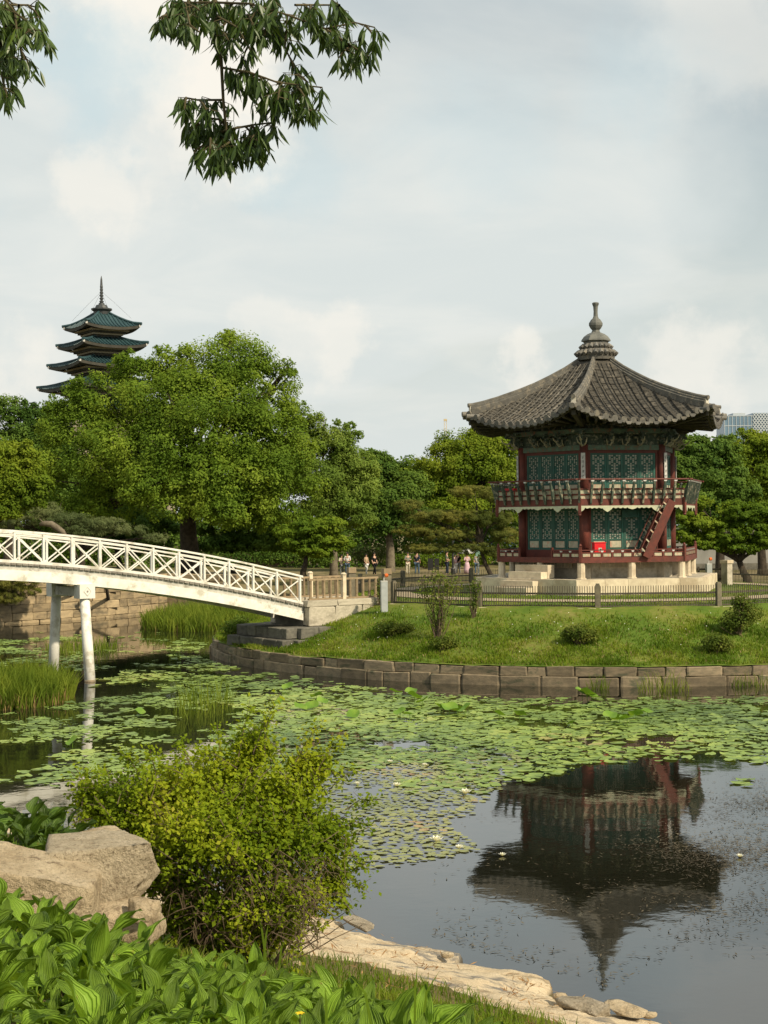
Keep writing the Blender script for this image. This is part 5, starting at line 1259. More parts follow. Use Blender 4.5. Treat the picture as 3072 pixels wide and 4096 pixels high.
tree('oak_tree', 'dark green round tree with pale leaning trunk left of the pines', (1562, 2262), 114, [(1500, 1870, 75, 65), (1560, 1930, 95, 75), (1450, 1960, 95, 80), (1580, 2010, 120, 80), (1470, 2060, 110, 70), (1640, 1960, 80, 70), (1560, 2090, 120, 50), (1520, 1840, 40, 30)], 'leaf_deep', 48000, .20, .55, 'bark_pale', .34, 6, zb=1.4, clump=.36)
tree('beech_tree', 'bright rounded tree rising left behind the pavilion', (1930, 2262), 122, [(1850, 1790, 110, 80), (1950, 1780, 90, 70), (2020, 1840, 90, 90), (1790, 1860, 110, 85), (1900, 1890, 150, 100), (2050, 1930, 90, 100), (1960, 1990, 150, 90), (1690, 1900, 75, 55), (1790, 1980, 120, 80), (1870, 2040, 180, 70), (1720, 1950, 80, 60), (1950, 1740, 60, 36), (2000, 1760, 60, 50)], 'leaf_bright', 78000, .20, .55, 'bark', .40, 8, zb=1.4, clump=.36)
tree('pine_tree', 'spreading pine with flat olive needle pads beside the pavilion', (1965, 2290), 97, [(1900, 1965, 110, 26), (1985, 1985, 70, 24), (1720, 2065, 110, 30), (1850, 2060, 100, 28), (1660, 2120, 90, 26), (1790, 2135, 120, 28), (1960, 2075, 90, 36), (2020, 2140, 60, 36), (1730, 2190, 120, 22), (1880, 2190, 100, 24), (1640, 2020, 70, 24), (1990, 2210, 50, 24)], 'needle', 80000, .19, .11, 'bark', .15, 9, zb=1.4, clump=.55, flat=.45, up=.5, flat_=True)
tree('maple_tree', 'small fresh green maple right of the bridge rail', (1212, 2275), 93, [(1230, 2110, 80, 40), (1310, 2100, 80, 36), (1180, 2165, 70, 32), (1290, 2160, 80, 36), (1250, 2200, 100, 30), (1360, 2170, 60, 30), (1150, 2130, 60, 32)], 'leaf_maple', 34000, .15, .6, 'bark', .17, 10, zb=1.9, clump=.45, flat=.5, flat_=True)
tree('maple_tree', 'vivid yellow-green maple at the left edge above the bridge', (-70, 2230), 84, [(70, 1820, 80, 60), (130, 1900, 65, 60), (20, 1930, 110, 80), (-60, 1840, 120, 110), (90, 1990, 85, 55), (0, 2030, 120, 50), (160, 1950, 45, 45), (60, 1890, 90, 70)], 'leaf_bright', 52000, .165, .6, 'bark', .28, 11, zb=2.2, clump=.36)
tree('oak_tree', 'dark tree below the green pagoda at the left edge', (30, 2230), 120, [(30, 1640, 75, 60), (95, 1720, 75, 55), (-50, 1690, 100, 90), (150, 1760, 60, 55), (50, 1800, 130, 80), (180, 1850, 90, 80), (200, 1950, 110, 90), (80, 1920, 120, 90), (165, 1690, 60, 55), (120, 1650, 45, 40)], 'leaf_deep', 48000, .21, .55, 'bark', .35, 12, zb=2.0, clump=.36)
tree('pine_tree', 'low grey-green spreading pine behind the bridge rail', (330, 2230), 88, [(250, 2075, 130, 32), (410, 2095, 110, 28), (520, 2120, 80, 22), (150, 2040, 110, 40), (50, 2085, 110, 36), (620, 2150, 60, 20), (330, 2120, 120, 30)], 'needle_grey', 34000, .20, .10, 'bark', .20, 13, zb=2.1, clump=.5, flat=.5, flat_=True)
tree('pine_tree', 'pine with drooping boughs over the water under the bridge', (-40, 2330), 79, [(50, 2325, 110, 36), (150, 2300, 70, 30), (30, 2385, 80, 28), (120, 2360, 50, 22), (-40, 2300, 100, 60)], 'needle', 26000, .18, .10, 'bark', .20, 14, zb=1.9, clump=.5, flat=.6, flat_=True)
tree('oak_tree', 'deep green tree right behind the pavilion roof', (2880, 2300), 94, [(2790, 1800, 90, 50), (2880, 1790, 70, 50), (2740, 1880, 90, 70), (2850, 1890, 120, 90), (2930, 1960, 110, 80), (2780, 1990, 110, 80), (2870, 2050, 120, 60)], 'leaf_deep', 60000, .18, .55, 'bark', .30, 15, zb=1.5, clump=.38)
tree('beech_tree', 'bright green tree at the right edge before the glass tower', (3050, 2300), 104, [(2985, 1770, 75, 55), (3060, 1780, 80, 60), (3020, 1860, 110, 90), (3100, 1900, 100, 90), (2990, 1960, 80, 60), (3060, 2020, 100, 80)], 'leaf_bright', 46000, .19, .55, 'bark', .30, 16, zb=1.5, clump=.36)
tree('maple_tree', 'layered maple with forked dark trunk right of the pavilion', (2990, 2335), 88, [(2750, 2070, 75, 28), (2830, 2100, 90, 34), (2740, 2145, 75, 28), (2900, 2140, 100, 36), (3000, 2120, 90, 44), (2950, 2045, 90, 44), (3060, 2060, 80, 46), (2830, 2175, 90, 24), (2960, 2190, 100, 24), (3070, 2160, 80, 30), (2790, 2010, 70, 26)], 'leaf_maple', 62000, .15, .6, 'bark', .24, 17, zb=1.4, clump=.5, flat=.5, fork=.3, flat_=True)
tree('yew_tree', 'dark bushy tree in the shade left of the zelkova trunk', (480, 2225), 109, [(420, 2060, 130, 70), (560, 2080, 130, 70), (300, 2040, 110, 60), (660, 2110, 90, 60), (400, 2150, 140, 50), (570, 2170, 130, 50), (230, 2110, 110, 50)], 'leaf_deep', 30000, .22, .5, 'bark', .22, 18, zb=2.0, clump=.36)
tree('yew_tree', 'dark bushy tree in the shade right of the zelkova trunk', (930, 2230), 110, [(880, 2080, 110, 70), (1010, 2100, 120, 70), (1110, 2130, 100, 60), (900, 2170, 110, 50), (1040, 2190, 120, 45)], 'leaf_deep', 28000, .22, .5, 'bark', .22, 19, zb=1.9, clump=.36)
def backdrop_trees():
    kinds = [('leaf_deep', 31), ('leaf_zelkova', 32), ('leaf_deep', 33)]; meshes = []
    for lm, sd in kinds:
        rng = np.random.default_rng(sd); L = []
        for i in range(7): L.append((1536 + rng.uniform(-150, 150), 1800 + rng.uniform(-90, 150), rng.uniform(90, 130), rng.uniform(70, 110), rng.uniform(-2, 2)))
        b = at_y(1536, 2200, 140); b[2] = 1.6
        V, F, cen, W_ = crown(L, 140, 13000, .40, .55, rng, off=b, clump=.36)
        t = MB(); t.tube([(0, 0, -.3), (.1, 0, 3), (0, .2, 7)], [.42, .32, .2], 8)
        meshes.append((np_mesh('crown', V, F, lm), t.mesh('trunk', 'bark', True)))
    rnd = random.Random(8); i = 0
    spots = [(-250, 150, .95), (0, 146, .85), (260, 152, .9), (520, 148, .85), (780, 156, .9), (1040, 146, .85), (1270, 150, .75), (1430, 158, .78), (1580, 150, .72), (1720, 156, .66), (1880, 160, .8), (2100, 150, .85), (2300, 155, .9), (2520, 150, .85), (2740, 147, .85), (2950, 152, .8), (3150, 146, .85), (3350, 150, .9)]
    lab = ['far left end', 'left of the pagoda', 'below the pagoda', 'right of the pagoda base', 'behind the zelkova crown', 'behind the zelkova right side', 'behind the pale airy tree', 'left of the low gap in the treeline', 'in the low gap in the treeline', 'right of the low gap in the treeline', 'behind the bright rounded tree', 'just left behind the pavilion', 'straight behind the pavilion', 'just right behind the pavilion', 'behind the deep green tree at right', 'below the glass tower', 'right edge of the photo', 'far right end']
    for (px, Z, s), lb in zip(spots, lab):
        p = at_y(px, 2200, Z); me, tm = meshes[i % 3]; i += 1
        r = empty('forest_tree', (p[0], Z, 1.6), rnd.uniform(0, 6.28), 'background woodland tree, ' + lb, 'tree', 'woodland trees in the background'); r.scale = (s * 1.1, s * 1.1, s)
        o = link('crown', me, r); o['kind'] = 'stuff'; link('trunk', tm, r)
backdrop_trees()

def undergrowth():
    rng = np.random.default_rng(71); n = 70000; X = rng.uniform(-52, 52, n); Y = 127 + rng.uniform(-3, 3, n) + 2.5 * np.sin(X * .35); H = 4.6 + 1.5 * fbm(X, Y * .3, .35) + .9 * fbm(X, Y, 1.2, 1)
    Zz = 1.4 + H * rng.uniform(0, 1, n) ** .75; C = np.stack([X, Y, Zz], 1); N_ = np.array([.1, -.5, .5]) + rng.normal(size=(n, 3)) * .6; s = .36 * rng.uniform(.6, 1.3, n)
    V, F = leaf_quads(C, N_, s, s * .55, rng); tag(link('undergrowth', np_mesh('undergrowth', V, F, 'leaf_deep')), 'dense dark undergrowth filling the wood behind the far path', 'undergrowth', kind='stuff')
undergrowth()
def bush(name, label, p, lobes_m, leafm, n, leaf, seed, asp=.55, stems=8, group='bushes on the island bank', cat='bush'):
    """lobes_m: offsets and radii in metres from the base"""
    rng = np.random.default_rng(seed); rnd = random.Random(seed); p = Vector(p); root = empty(name, p, 0, label, cat, group); Vs = []; Ns = []
    tot = sum(l[3] * l[5] for l in lobes_m); m = MB()
    for (dx, dy, dz, rx, ry, rz) in lobes_m:
        k = int(n * rx * rz / tot); g = unit(rng.normal(size=(k, 3))) * (rng.uniform(0, 1, k) ** .5)[:, None]
        P = np.array([dx, dy, dz]) + g * np.array([rx, ry, rz]); Vs.append(P); Ns.append(unit(g) * .5 + np.array([0, 0, .6]) + rng.normal(size=(k, 3)) * .5)
        for q in range(stems):
            e = (dx + rnd.uniform(-.8, .8) * rx, dy + rnd.uniform(-.8, .8) * ry, dz + rnd.uniform(-.3, .8) * rz); limb(m, (rnd.uniform(-.1, .1), rnd.uniform(-.1, .1), -.05), e, .018, .005, rnd, 4)
    P = np.concatenate(Vs); N = np.concatenate(Ns); s = leaf * rng.uniform(.6, 1.3, len(P)); V, F = leaf_quads(P, N, s, s * asp, rng)
    o = link('foliage', np_mesh('foliage', V, F, leafm), root); o['kind'] = 'stuff'; m.build('stems', 'twig', root); return root
bush('tall_shrub', 'tall thin shrub standing before the fence near the grey post', on_island(1755, 2560), [(0, 0, .55, .25, .2, .45), (.05, 0, 1.2, .50, .4, .60), (-.35, 0, 1.75, .42, .4, .50), (.35, .1, 1.85, .50, .4, .45), (0, 0, 2.2, .3, .3, .35)], 'leaf_bush', 1250, .095, 51)
bush('slim_shrub', 'slim leafy shrub right of the tall thin one by the fence', on_island(1895, 2470), [(0, 0, .5, .22, .2, .4), (.05, 0, 1.05, .28, .25, .40)], 'leaf_bush', 420, .09, 52)
bush('round_bush', 'dark olive bush in the middle of the island bank', on_island(2320, 2580), [(0, 0, .40, .55, .45, .34), (.35, 0, .30, .32, .3, .25), (-.35, .1, .33, .3, .3, .25)], 'leaf_bush', 2600, .085, 53)
bush('round_bush', 'low bush on the island bank below the grey post', on_island(1560, 2545), [(0, 0, .3, .6, .5, .28), (.5, .1, .28, .4, .4, .24)], 'leaf_bush', 2000, .085, 54)
bush('round_bush', 'low brownish bush at the foot of the tall thin shrub', on_island(1770, 2600), [(0, 0, .26, .5, .4, .24), (.3, .1, .25, .3, .3, .2)], 'leaf_bush', 1500, .08, 55)
bush('round_bush', 'low dark bush on the bank at the right edge', on_island(2860, 2610), [(0, 0, .34, .5, .4, .32), (.3, 0, .25, .35, .3, .25)], 'leaf_bush', 2000, .085, 56)
bush('tall_shrub', 'large leafy bush at the right edge before the fence', on_island(2950, 2540), [(0, 0, .55, .55, .45, .45), (.4, .1, .75, .5, .45, .45), (-.3, 0, .35, .4, .35, .32), (.1, 0, 1.1, .35, .3, .3)], 'leaf_bush', 3600, .09, 57)
bush('round_bush', 'small yellow-green bush on the island beside the bridge plinth', (-5.9, 57.6, .75), [(0, 0, .4, .5, .5, .4), (.3, .3, .6, .4, .4, .35)], 'leaf_light', 2200, .09, 58)
bush('sapling', 'thin sapling growing in front of the bridge-end railing', brp(11.0, 1.6, 1.75), [(0, 0, .7, .15, .12, .5), (.05, 0, 1.1, .2, .16, .3)], 'leaf_bush', 300, .09, 59)
bush('clipped_shrub', 'rounded yellow-green shrub behind the visitor in white', at_y(1940, 2262, 105), [(0, 0, .5, .55, .5, .5), (.1, 0, .95, .4, .4, .4)], 'leaf_bright', 2200, .13, 60, group='shrubs on the far bank')
bush('hedge', 'long low hedge along the far path left of the visitors', at_y(1090, 2262, 97), [(x, 0, .45, .9, .6, .5) for x in np.arange(-4, 4.1, .9)], 'leaf_deep', 6000, .16, 61, group='shrubs on the far bank', cat='hedge')
bush('hedge', 'grey-green shrub mass behind the visitor in beige', at_y(1470, 2262, 116), [(x, 0, .9, .8, .6, .9) for x in np.arange(-1.0, 2.1, .8)], 'needle_grey', 5000, .16, 62, asp=.2, group='shrubs on the far bank', cat='hedge')
bush('hedge', 'yellowish hedge under the pines beside the black boards', at_y(1700, 2270, 118), [(x, 0, .55, .9, .6, .6) for x in np.arange(-2.5, 4.6, .9)], 'leaf_zelkova', 6000, .16, 63, group='shrubs on the far bank', cat='hedge')
lg = Vector(at_y(205, 2110, 86)); m = MB(lg); pts = [Vector(at_y(x, y, 86)) for x, y in ((158, 2098), (180, 2094), (205, 2097), (228, 2112), (250, 2128), (262, 2145))]
m.tube(pts, [.10, .16, .20, .19, .17, .12], 9).tube([pts[1], Vector(at_y(168, 2086, 86)), Vector(at_y(158, 2074, 86))], [.07, .05, .02], 6).tube([Vector(at_y(262, 2145, 86)), Vector(at_y(300, 2230, 87))], [.14, .2], 8)
tag(m.build('bare_limb', 'bark_pale', None, True, loc=lg), 'bare broken pine limb lying above the bridge rail', 'limb')
# ------------------------------------------------------------------ pond plants
def clump_noise(X, Y, s, o): return fbm(X, Y, s, o) * .6 + fbm(X * 1.7 + 3, Y * 1.7, s, o + 1.3) * .4
PB_U = ([0, 700, 900, 1100, 1600, 2000, 2600, 3072], [2545, 2550, 2605, 2715, 2780, 2808, 2812, 2805])
PB_L = ([0, 500, 1000, 1500, 2000, 2400, 2800, 3072], [3130, 3140, 3080, 3070, 3010, 3050, 3030, 2985])
def pad_field():
    rng = np.random.default_rng(77); N = 240000
    Y = rng.uniform(24, 78, N); X = rng.uniform(-.34, .40, N) * Y
    q = proj(np.stack([X, Y, np.zeros(N)], 1)); px, py = q[:, 0], q[:, 1]
    up, lo = np.interp(px, *PB_U), np.interp(px, *PB_L)
    rI = np.hypot(X - PAV[0], Y - PAV[1])
    ok = (px > -420) & (px < 3800) & (rI > 16.7)
    inside = sstep(-25, 25, py - up) * sstep(25, -40, py - lo)
    cn = clump_noise(X, Y, .45, .7)
    left = sstep(1000, 700, px)
    cn2 = clump_noise(X, Y, 1.3, 2.1); dens = inside * np.clip(.55 - .56 * left + cn * (.85 + .35 * left) + cn2 * .55, 0, 1)
    dens += .30 * sstep(-40, 60, py - lo) * sstep(170, 60, py - lo) * (cn > .1) * (px > 1500)
    # a clear lane along the island wall
    keep = ok & (rng.uniform(0, 1, N) < dens * .62)
    X, Y, px, py = X[keep], Y[keep], px[keep], py[keep]
    # drop pads that sit too close on another
    R = (.070 + .145 * rng.uniform(0, 1, len(X)) ** 1.6) * (1 - .12 * sstep(1000, 700, px)); order = np.argsort(-R); cell = {}; sel = []
    for i in order:
        c = (int(X[i] / .5), int(Y[i] / .5)); bad = False
        for a in (-1, 0, 1):
            for b in (-1, 0, 1):
                for j in cell.get((c[0] + a, c[1] + b), ()):
                    if (X[i] - X[j]) ** 2 + (Y[i] - Y[j]) ** 2 < (.60 * (R[i] + R[j])) ** 2: bad = True; break
        if not bad: cell.setdefault(c, []).append(i); sel.append(i)
    return X[sel], Y[sel], R[sel], px[sel], py[sel]
def pad_shape(n, seed):
    r = random.Random(seed); a0 = r.uniform(0, 6.28); pts = [(0, 0, 0)]
    for i in range(n + 1):
        a = a0 + .16 + (2 * math.pi - .32) * i / n; k = 1 + .07 * math.sin(a * 2 + seed) + r.uniform(-.06, .06); pts.append((math.cos(a) * k, math.sin(a) * k, r.uniform(-.02, .08) + (.28 if r.random() < .10 else 0)))
    return np.array(pts), np.array([(0, i + 1, i + 2) for i in range(n)])
def lily_pads():
    X, Y, R, px, py = pad_field(); size = R / Y; order = np.argsort(-size); shapes = [pad_shape(12, s) for s in range(6)]
    meshes = [np_mesh('lily_pad', v * np.array([1, 1, .5]), f, 'leaf_pad') for v, f in shapes]; rnd = random.Random(5)
    vis = [i for i in order if 0 < px[i] < 3072 and not (300 < px[i] < 1420 and py[i] > 2950)]; ind = set(vis[:280])
    for i in vis[:280]:
        o = link('lily_pad', meshes[rnd.randrange(6)]); o.location = (X[i], Y[i], .012 + rnd.uniform(0, .012)); o.scale = (R[i], R[i] * rnd.uniform(.85, 1), .22); o.rotation_euler = (rnd.uniform(-.03, .03), rnd.uniform(-.03, .03), rnd.uniform(0, 6.28))
        tag(o, 'round green lily pad floating flat on the pond', 'lily pad', 'lily pads floating on the pond')
    Vs, Fs, b = [], [], 0; rng = np.random.default_rng(6)
    for i in range(len(X)):
        if i in ind: continue
        v, f = shapes[i % 6]; v = v * np.array([R[i], R[i] * rng.uniform(.75, 1), .09]); a = rng.uniform(0, 6.28); c, s = math.cos(a), math.sin(a)
        w = np.stack([v[:, 0] * c - v[:, 1] * s, v[:, 0] * s + v[:, 1] * c, v[:, 2] + v[:, 0] * rng.uniform(-.06, .06) + v[:, 1] * rng.uniform(-.06, .06)], 1) + np.array([X[i], Y[i], .014 + rng.uniform(0, .02)]); w[:, 2] = np.maximum(w[:, 2], .004)
        Vs.append(w); Fs.append(f + b); b += len(w)
    tag(link('lily_pads', np_mesh('lily_pads', np.concatenate(Vs), np.concatenate(Fs), 'leaf_pad')), 'mass of lily pads covering the pond', 'lily pads', kind='stuff')
    # the small pads of the near patch
    N = 26000; Y = rng.uniform(19, 35, N); X = rng.uniform(-.10, .10, N) * Y; q = proj(np.stack([X, Y, np.zeros(N)], 1)); px, py = q[:, 0], q[:, 1]
    right = np.interp(py, [3000, 3100, 3200, 3300, 3360, 3400, 3440, 3480], [2150, 2000, 1930, 1760, 1850, 1900, 1720, 1500])
    cn = clump_noise(X, Y, 1.1, .3); d = sstep(2990, 3050, py) * sstep(3490, 3420, py) * sstep(60, -60, px - right) * sstep(1000, 1150, px) * np.clip(.55 + cn * .9, 0, 1)
    k = rng.uniform(0, 1, N) < d * .75; X, Y = X[k], Y[k]; Vs, Fs, b = [], [], 0; cell = {}
    sh = [pad_shape(9, 20 + s) for s in range(5)]
    for i in range(len(X)):
        r = rng.uniform(.045, .11); c = (int(X[i] / .2), int(Y[i] / .2)); bad = False
        for a in (-1, 0, 1):
            for e in (-1, 0, 1):
                for (x, y, rr) in cell.get((c[0] + a, c[1] + e), ()):
                    if (X[i] - x) ** 2 + (Y[i] - y) ** 2 < (.78 * (r + rr)) ** 2: bad = True; break
        if bad: continue
        cell.setdefault(c, []).append((X[i], Y[i], r)); v, f = sh[i % 5]; a = rng.uniform(0, 6.28); co, si = math.cos(a), math.sin(a); v = v * np.array([r, r * .9, .03])
        w = np.stack([v[:, 0] * co - v[:, 1] * si, v[:, 0] * si + v[:, 1] * co, np.maximum(v[:, 2] + v[:, 0] * rng.uniform(-.06, .06), -.004)], 1) + np.array([X[i], Y[i], .010 + rng.uniform(0, .012)])
        Vs.append(w); Fs.append(f + b); b += len(w)
    tag(link('small_pads', np_mesh('small_pads', np.concatenate(Vs), np.concatenate(Fs), 'leaf_pad_small')), 'patch of small yellowish floating pads right of the near shrub', 'lily pads', kind='stuff')
lily_pads()
def lotus_leaves():
    def leaf(seed):
        r = random.Random(seed); V = [(0, 0, 0)]; F = []; n = 14
        for k, rad in enumerate((.45, 1.0)):
            for i in range(n):
                a = 2 * math.pi * i / n; V.append((math.cos(a) * rad, math.sin(a) * rad, (.10 if k == 0 else .30 + .12 * math.sin(a * 3 + seed) + r.uniform(-.04, .04))))
        for i in range(n): j = (i + 1) % n; F.append((0, 1 + i, 1 + j)); F.append((1 + i, 1 + n + i, 1 + n + j)); F.append((1 + i, 1 + n + j, 1 + j))
        return np_mesh('lotus_leaf', np.array(V), np.array(F), 'leaf_lotus', sm=True)
    ms = [leaf(s) for s in range(4)]; rnd = random.Random(14)
    for i, (x, y, r) in enumerate([(1152, 2760, .24), (1582, 2785, .26), (1645, 2785, .25), (1200, 2845, .26), (1265, 2800, .24), (1290, 2830, .22), (1415, 2875, .24), (1660, 2820, .28), (1690, 2830, .24), (1765, 2860, .28), (1800, 2865, .30), (1830, 2858, .28), (1860, 2868, .26), (1600, 2880, .22), (1640, 2882, .24), (2330, 2795, .32), (2350, 2798, .30), (2372, 2800, .24), (2290, 2905, .2), (2545, 2880, .26), (2590, 2870, .24), (1250, 2842, .25), (1120, 2840, .2), (290, 2990, .2), (560, 2865, .2), (2480, 2895, .28), (2510, 2905, .26), (2440, 2900, .24), (2080, 2880, .24), (2000, 2890, .22)]):
        p = at_z(x, y, 0.0); h = rnd.uniform(.08, .24); r = r * .78
        root = empty('lotus_plant', (p[0], p[1], 0), rnd.uniform(0, 6.28), 'upright bright green lotus leaf raised above the lily pads', 'lotus', 'lotus leaves standing above the pads')
        MB().tube([(0, 0, -.2), (.01, 0, h)], .008, 5).build('stalk', 'leaf_lotus', root)
        link('leaf', ms[i % 4], root, mw=Matrix.Translation((.01, 0, h)) @ Matrix.Rotation(rnd.uniform(-.55, .55), 4, 'X') @ Matrix.Rotation(rnd.uniform(-.55, .55), 4, 'Y') @ Matrix.Scale(r, 4))
    pet = MB()
    for ring, (n, tilt, l) in enumerate(((8, .5, .085), (7, .95, .07), (5, 1.3, .05))):
        for i in range(n):
            a = 2 * math.pi * i / n + ring * .3; d = Vector((math.cos(a), math.sin(a), 0)); s = Vector((-d.y, d.x, 0)); u = d * math.cos(tilt) + Vector((0, 0, math.sin(tilt)))
            pet.add([d * .01, d * .012 + u * l * .55 + s * .02, d * .012 + u * l, d * .012 + u * l * .55 - s * .02], [(0, 1, 2, 3)])
    pm = pet.mesh('petals', 'petal'); cm = MB().lathe((0, 0, 0), [(.012, 0), (.018, .02), (.01, .035)], 8).mesh('heart', 'flower_yellow')
    LB = ['among the upper small pads', 'beside the tip of the shrub sprigs', 'largest, nearest the pavilion reflection', 'on the lowest tip of the pad patch', 'just right of the one on the lowest tip', 'close to the shrub edge', 'alone left of the reflected roof', 'alone near the right edge of the photo', 'right of the one among the upper small pads']
    for fi, (x, y, s) in enumerate(((1560, 3048, 1.0), (1588, 3142, 1.2), (1862, 3172, 1.6), (1747, 3362, 1.5), (1838, 3391, 1.0), (1430, 3135, .9), (2010, 3420, .8), (2960, 3425, .8), (1700, 3060, .9))):
        p = at_z(x, y, .02); r = empty('water_lily', (p[0], p[1], .012), rnd.uniform(0, 6), 'white water lily flower, ' + LB[fi], 'flower', 'white water lilies'); r.scale = (s, s, s); link('petals', pm, r); link('heart', cm, r)
lotus_leaves()
def weed():
    rng = np.random.default_rng(90); N = 110000; Y = rng.uniform(15, 32, N); X = rng.uniform(.03, .29, N) * Y; q = proj(np.stack([X, Y, np.zeros(N)], 1)); px, py = q[:, 0], q[:, 1]
    cn = clump_noise(X, Y, .5, 2.2); mid = np.interp(px, [1900, 2300, 2700, 3072], [3800, 3650, 3480, 3330])
    d = np.exp(-((py - mid) / 170) ** 2) * (.35 + .65 * sstep(2200, 2700, px)) * np.clip(.35 + cn * 1.1, 0, 1)
    d += .5 * np.exp(-((py - (mid + 260)) / 110) ** 2) * sstep(2300, 2500, px) * np.clip(.3 + cn, 0, 1) + .05 * sstep(3150, 3250, py) * np.clip(.2 + cn, 0, 1)
    d += .30 * np.exp(-((py - 3240) / 60) ** 2) * sstep(2500, 2800, px) * np.clip(.3 + cn, 0, 1)
    ok = (shore_s(X, Y) < -.7) & (rng.uniform(0, 1, N) < d * .62); X, Y = X[ok], Y[ok]; n = len(X)
    C = np.stack([X, Y, np.full(n, .012)], 1); Nn = np.array([0, 0, 1.0]) + rng.normal(size=(n, 3)) * .12
    V, F = leaf_quads(C, Nn, rng.uniform(.03, .12, n), rng.uniform(.008, .022, n), rng); V[:, 2] = np.maximum(V[:, 2], .004)
    tag(link('floating_weed', np_mesh('floating_weed', V, F, 'weed')), 'drifts of brownish weed floating over the pavilion reflection', 'water weed', kind='stuff')
weed()
def reeds(label, n, pts_fn, h, w, seed, dry=0.0, name='reeds'):
    rng = np.random.default_rng(seed); B = pts_fn(rng, n); cB = B.mean(0); sd = B.std(0) + 1e-6; e = np.clip(1.25 - .28 * np.hypot((B[:, 0] - cB[0]) / sd[0], (B[:, 1] - cB[1]) / sd[1]), .35, 1); hh = h * rng.uniform(.35, 1.2, n) * e; V, F = blades(B, hh, .55, w, rng)
    o = tag(link(name, np_mesh(name, V, F, 'reed')), label, 'reeds', kind='stuff')
    if dry:
        k = int(n * dry); B = pts_fn(rng, k); V, F = blades(B, h * rng.uniform(.15, .42, k), .2, w, rng); d = link('dry_stalks', np_mesh('dry_stalks', V, F, 'reed_dry'), o); d['kind'] = 'stuff'
def ell(px, py, rx, ry):
    c = at_z(px, py, 0)
    def fn(rng, n):
        a = rng.uniform(0, 6.28, n); r = np.sqrt(rng.uniform(0, 1, n)); return np.stack([c[0] + np.cos(a) * r * rx, c[1] + np.sin(a) * r * ry, np.full(n, -.05)], 1)
    return fn
reeds('dense clump of green reeds with dry feet at the left edge', 4200, ell(80, 2800, 1.55, 2.6), 1.25, .030, 1, .5)
reeds('bed of bright reeds between far wall and bridge end', 5200, ell(820, 2500, 3.2, 5.0), 1.35, .045, 2, .1)
reeds('sparse tuft of reeds in the middle of the lily pads', 230, ell(820, 2830, .80, 2.8), 1.0, .018, 3)
reeds('thin reeds behind the grey pier leg', 420, ell(330, 2600, 1.6, 2.6), .75, .022, 4)
reeds('few thin reeds against the island wall at right', 110, ell(2660, 2765, .85, .35), .8, .020, 5)
reeds('scattered thin reeds against the island wall', 60, ell(2390, 2758, .35, .3), .6, .018, 6)
reeds('thin reeds against the island wall at the right edge', 90, ell(3010, 2745, .7, .35), .6, .018, 7)
def island_grass():
    rng = np.random.default_rng(31); N = 120000; a = rng.uniform(-math.pi * .62, math.pi * .55, N); r = 10.75 + 5.2 * np.sqrt(rng.uniform(0, 1, N)); X = PAV[0] + r * np.sin(a); Y = PAV[1] - r * np.cos(a)
    cn = clump_noise(X, Y, 1.2, .4); tt = (X - BR_O[0]) * -BR_D[0] + (Y - BR_O[1]) * -BR_D[1]; nn = (X - BR_O[0]) * BR_N[0] + (Y - BR_O[1]) * BR_N[1]
    ok = ~((tt > 10) & (tt < 14.2) & (abs(nn) < 1.3)) & (rng.uniform(0, 1, N) < np.clip(.55 + cn * .7, .08, 1)); X, Y, r, cn = X[ok], Y[ok], r[ok], cn[ok]
    B = np.stack([X, Y, island_z(r) - .02], 1); h = rng.uniform(.06, .17, len(X)) * (1 + .6 * np.clip(cn, 0, 1)); V, F = blades(B, h, .7, .030, rng)
    tag(link('island_grass', np_mesh('island_grass', V, F, 'grass_blade')), 'rough grass on the sloping bank of the island', 'grass', kind='stuff')
    k = rng.uniform(0, 1, len(X)) < .16; V, F = blades(B[k] + rng.normal(size=(k.sum(), 3)) * [.1, .1, 0], .11, .8, .03, rng)
    tag(link('dry_grass', np_mesh('dry_grass', V, F, 'grass_dry')), 'straw coloured grass tufts on the island bank', 'grass', kind='stuff')
    N = 9000; a = rng.uniform(0, 6.283, N); r = np.sqrt(rng.uniform(5.8 ** 2, 10.2 ** 2, N)); ok = (r < 7.8) | (r > 9.3); a, r = a[ok], r[ok]
    B = np.stack([PAV[0] + r * np.sin(a), PAV[1] - r * np.cos(a), island_z(r)], 1); V, F = blades(B, rng.uniform(.05, .10, len(r)), .6, .04, rng); tag(link('lawn_grass', np_mesh('lawn_grass', V, F, 'grass_blade')), 'short lawn around the pavilion platform', 'grass', kind='stuff')
    N = 130; a = rng.uniform(-1.3, 1.2, N); r = rng.uniform(10.9, 15.5, N); C = np.stack([PAV[0] + r * np.sin(a), PAV[1] - r * np.cos(a), island_z(r) + rng.uniform(.08, .2, N)], 1); V, F = leaf_quads(C, np.array([0, -.6, .6]) + rng.normal(size=(N, 3)) * .2, .035, .035, rng)
    tag(link('wild_flowers', np_mesh('wild_flowers', V, F, 'petal')), 'tiny white wild flowers scattered over the island bank', 'flowers', kind='stuff')
island_grass()
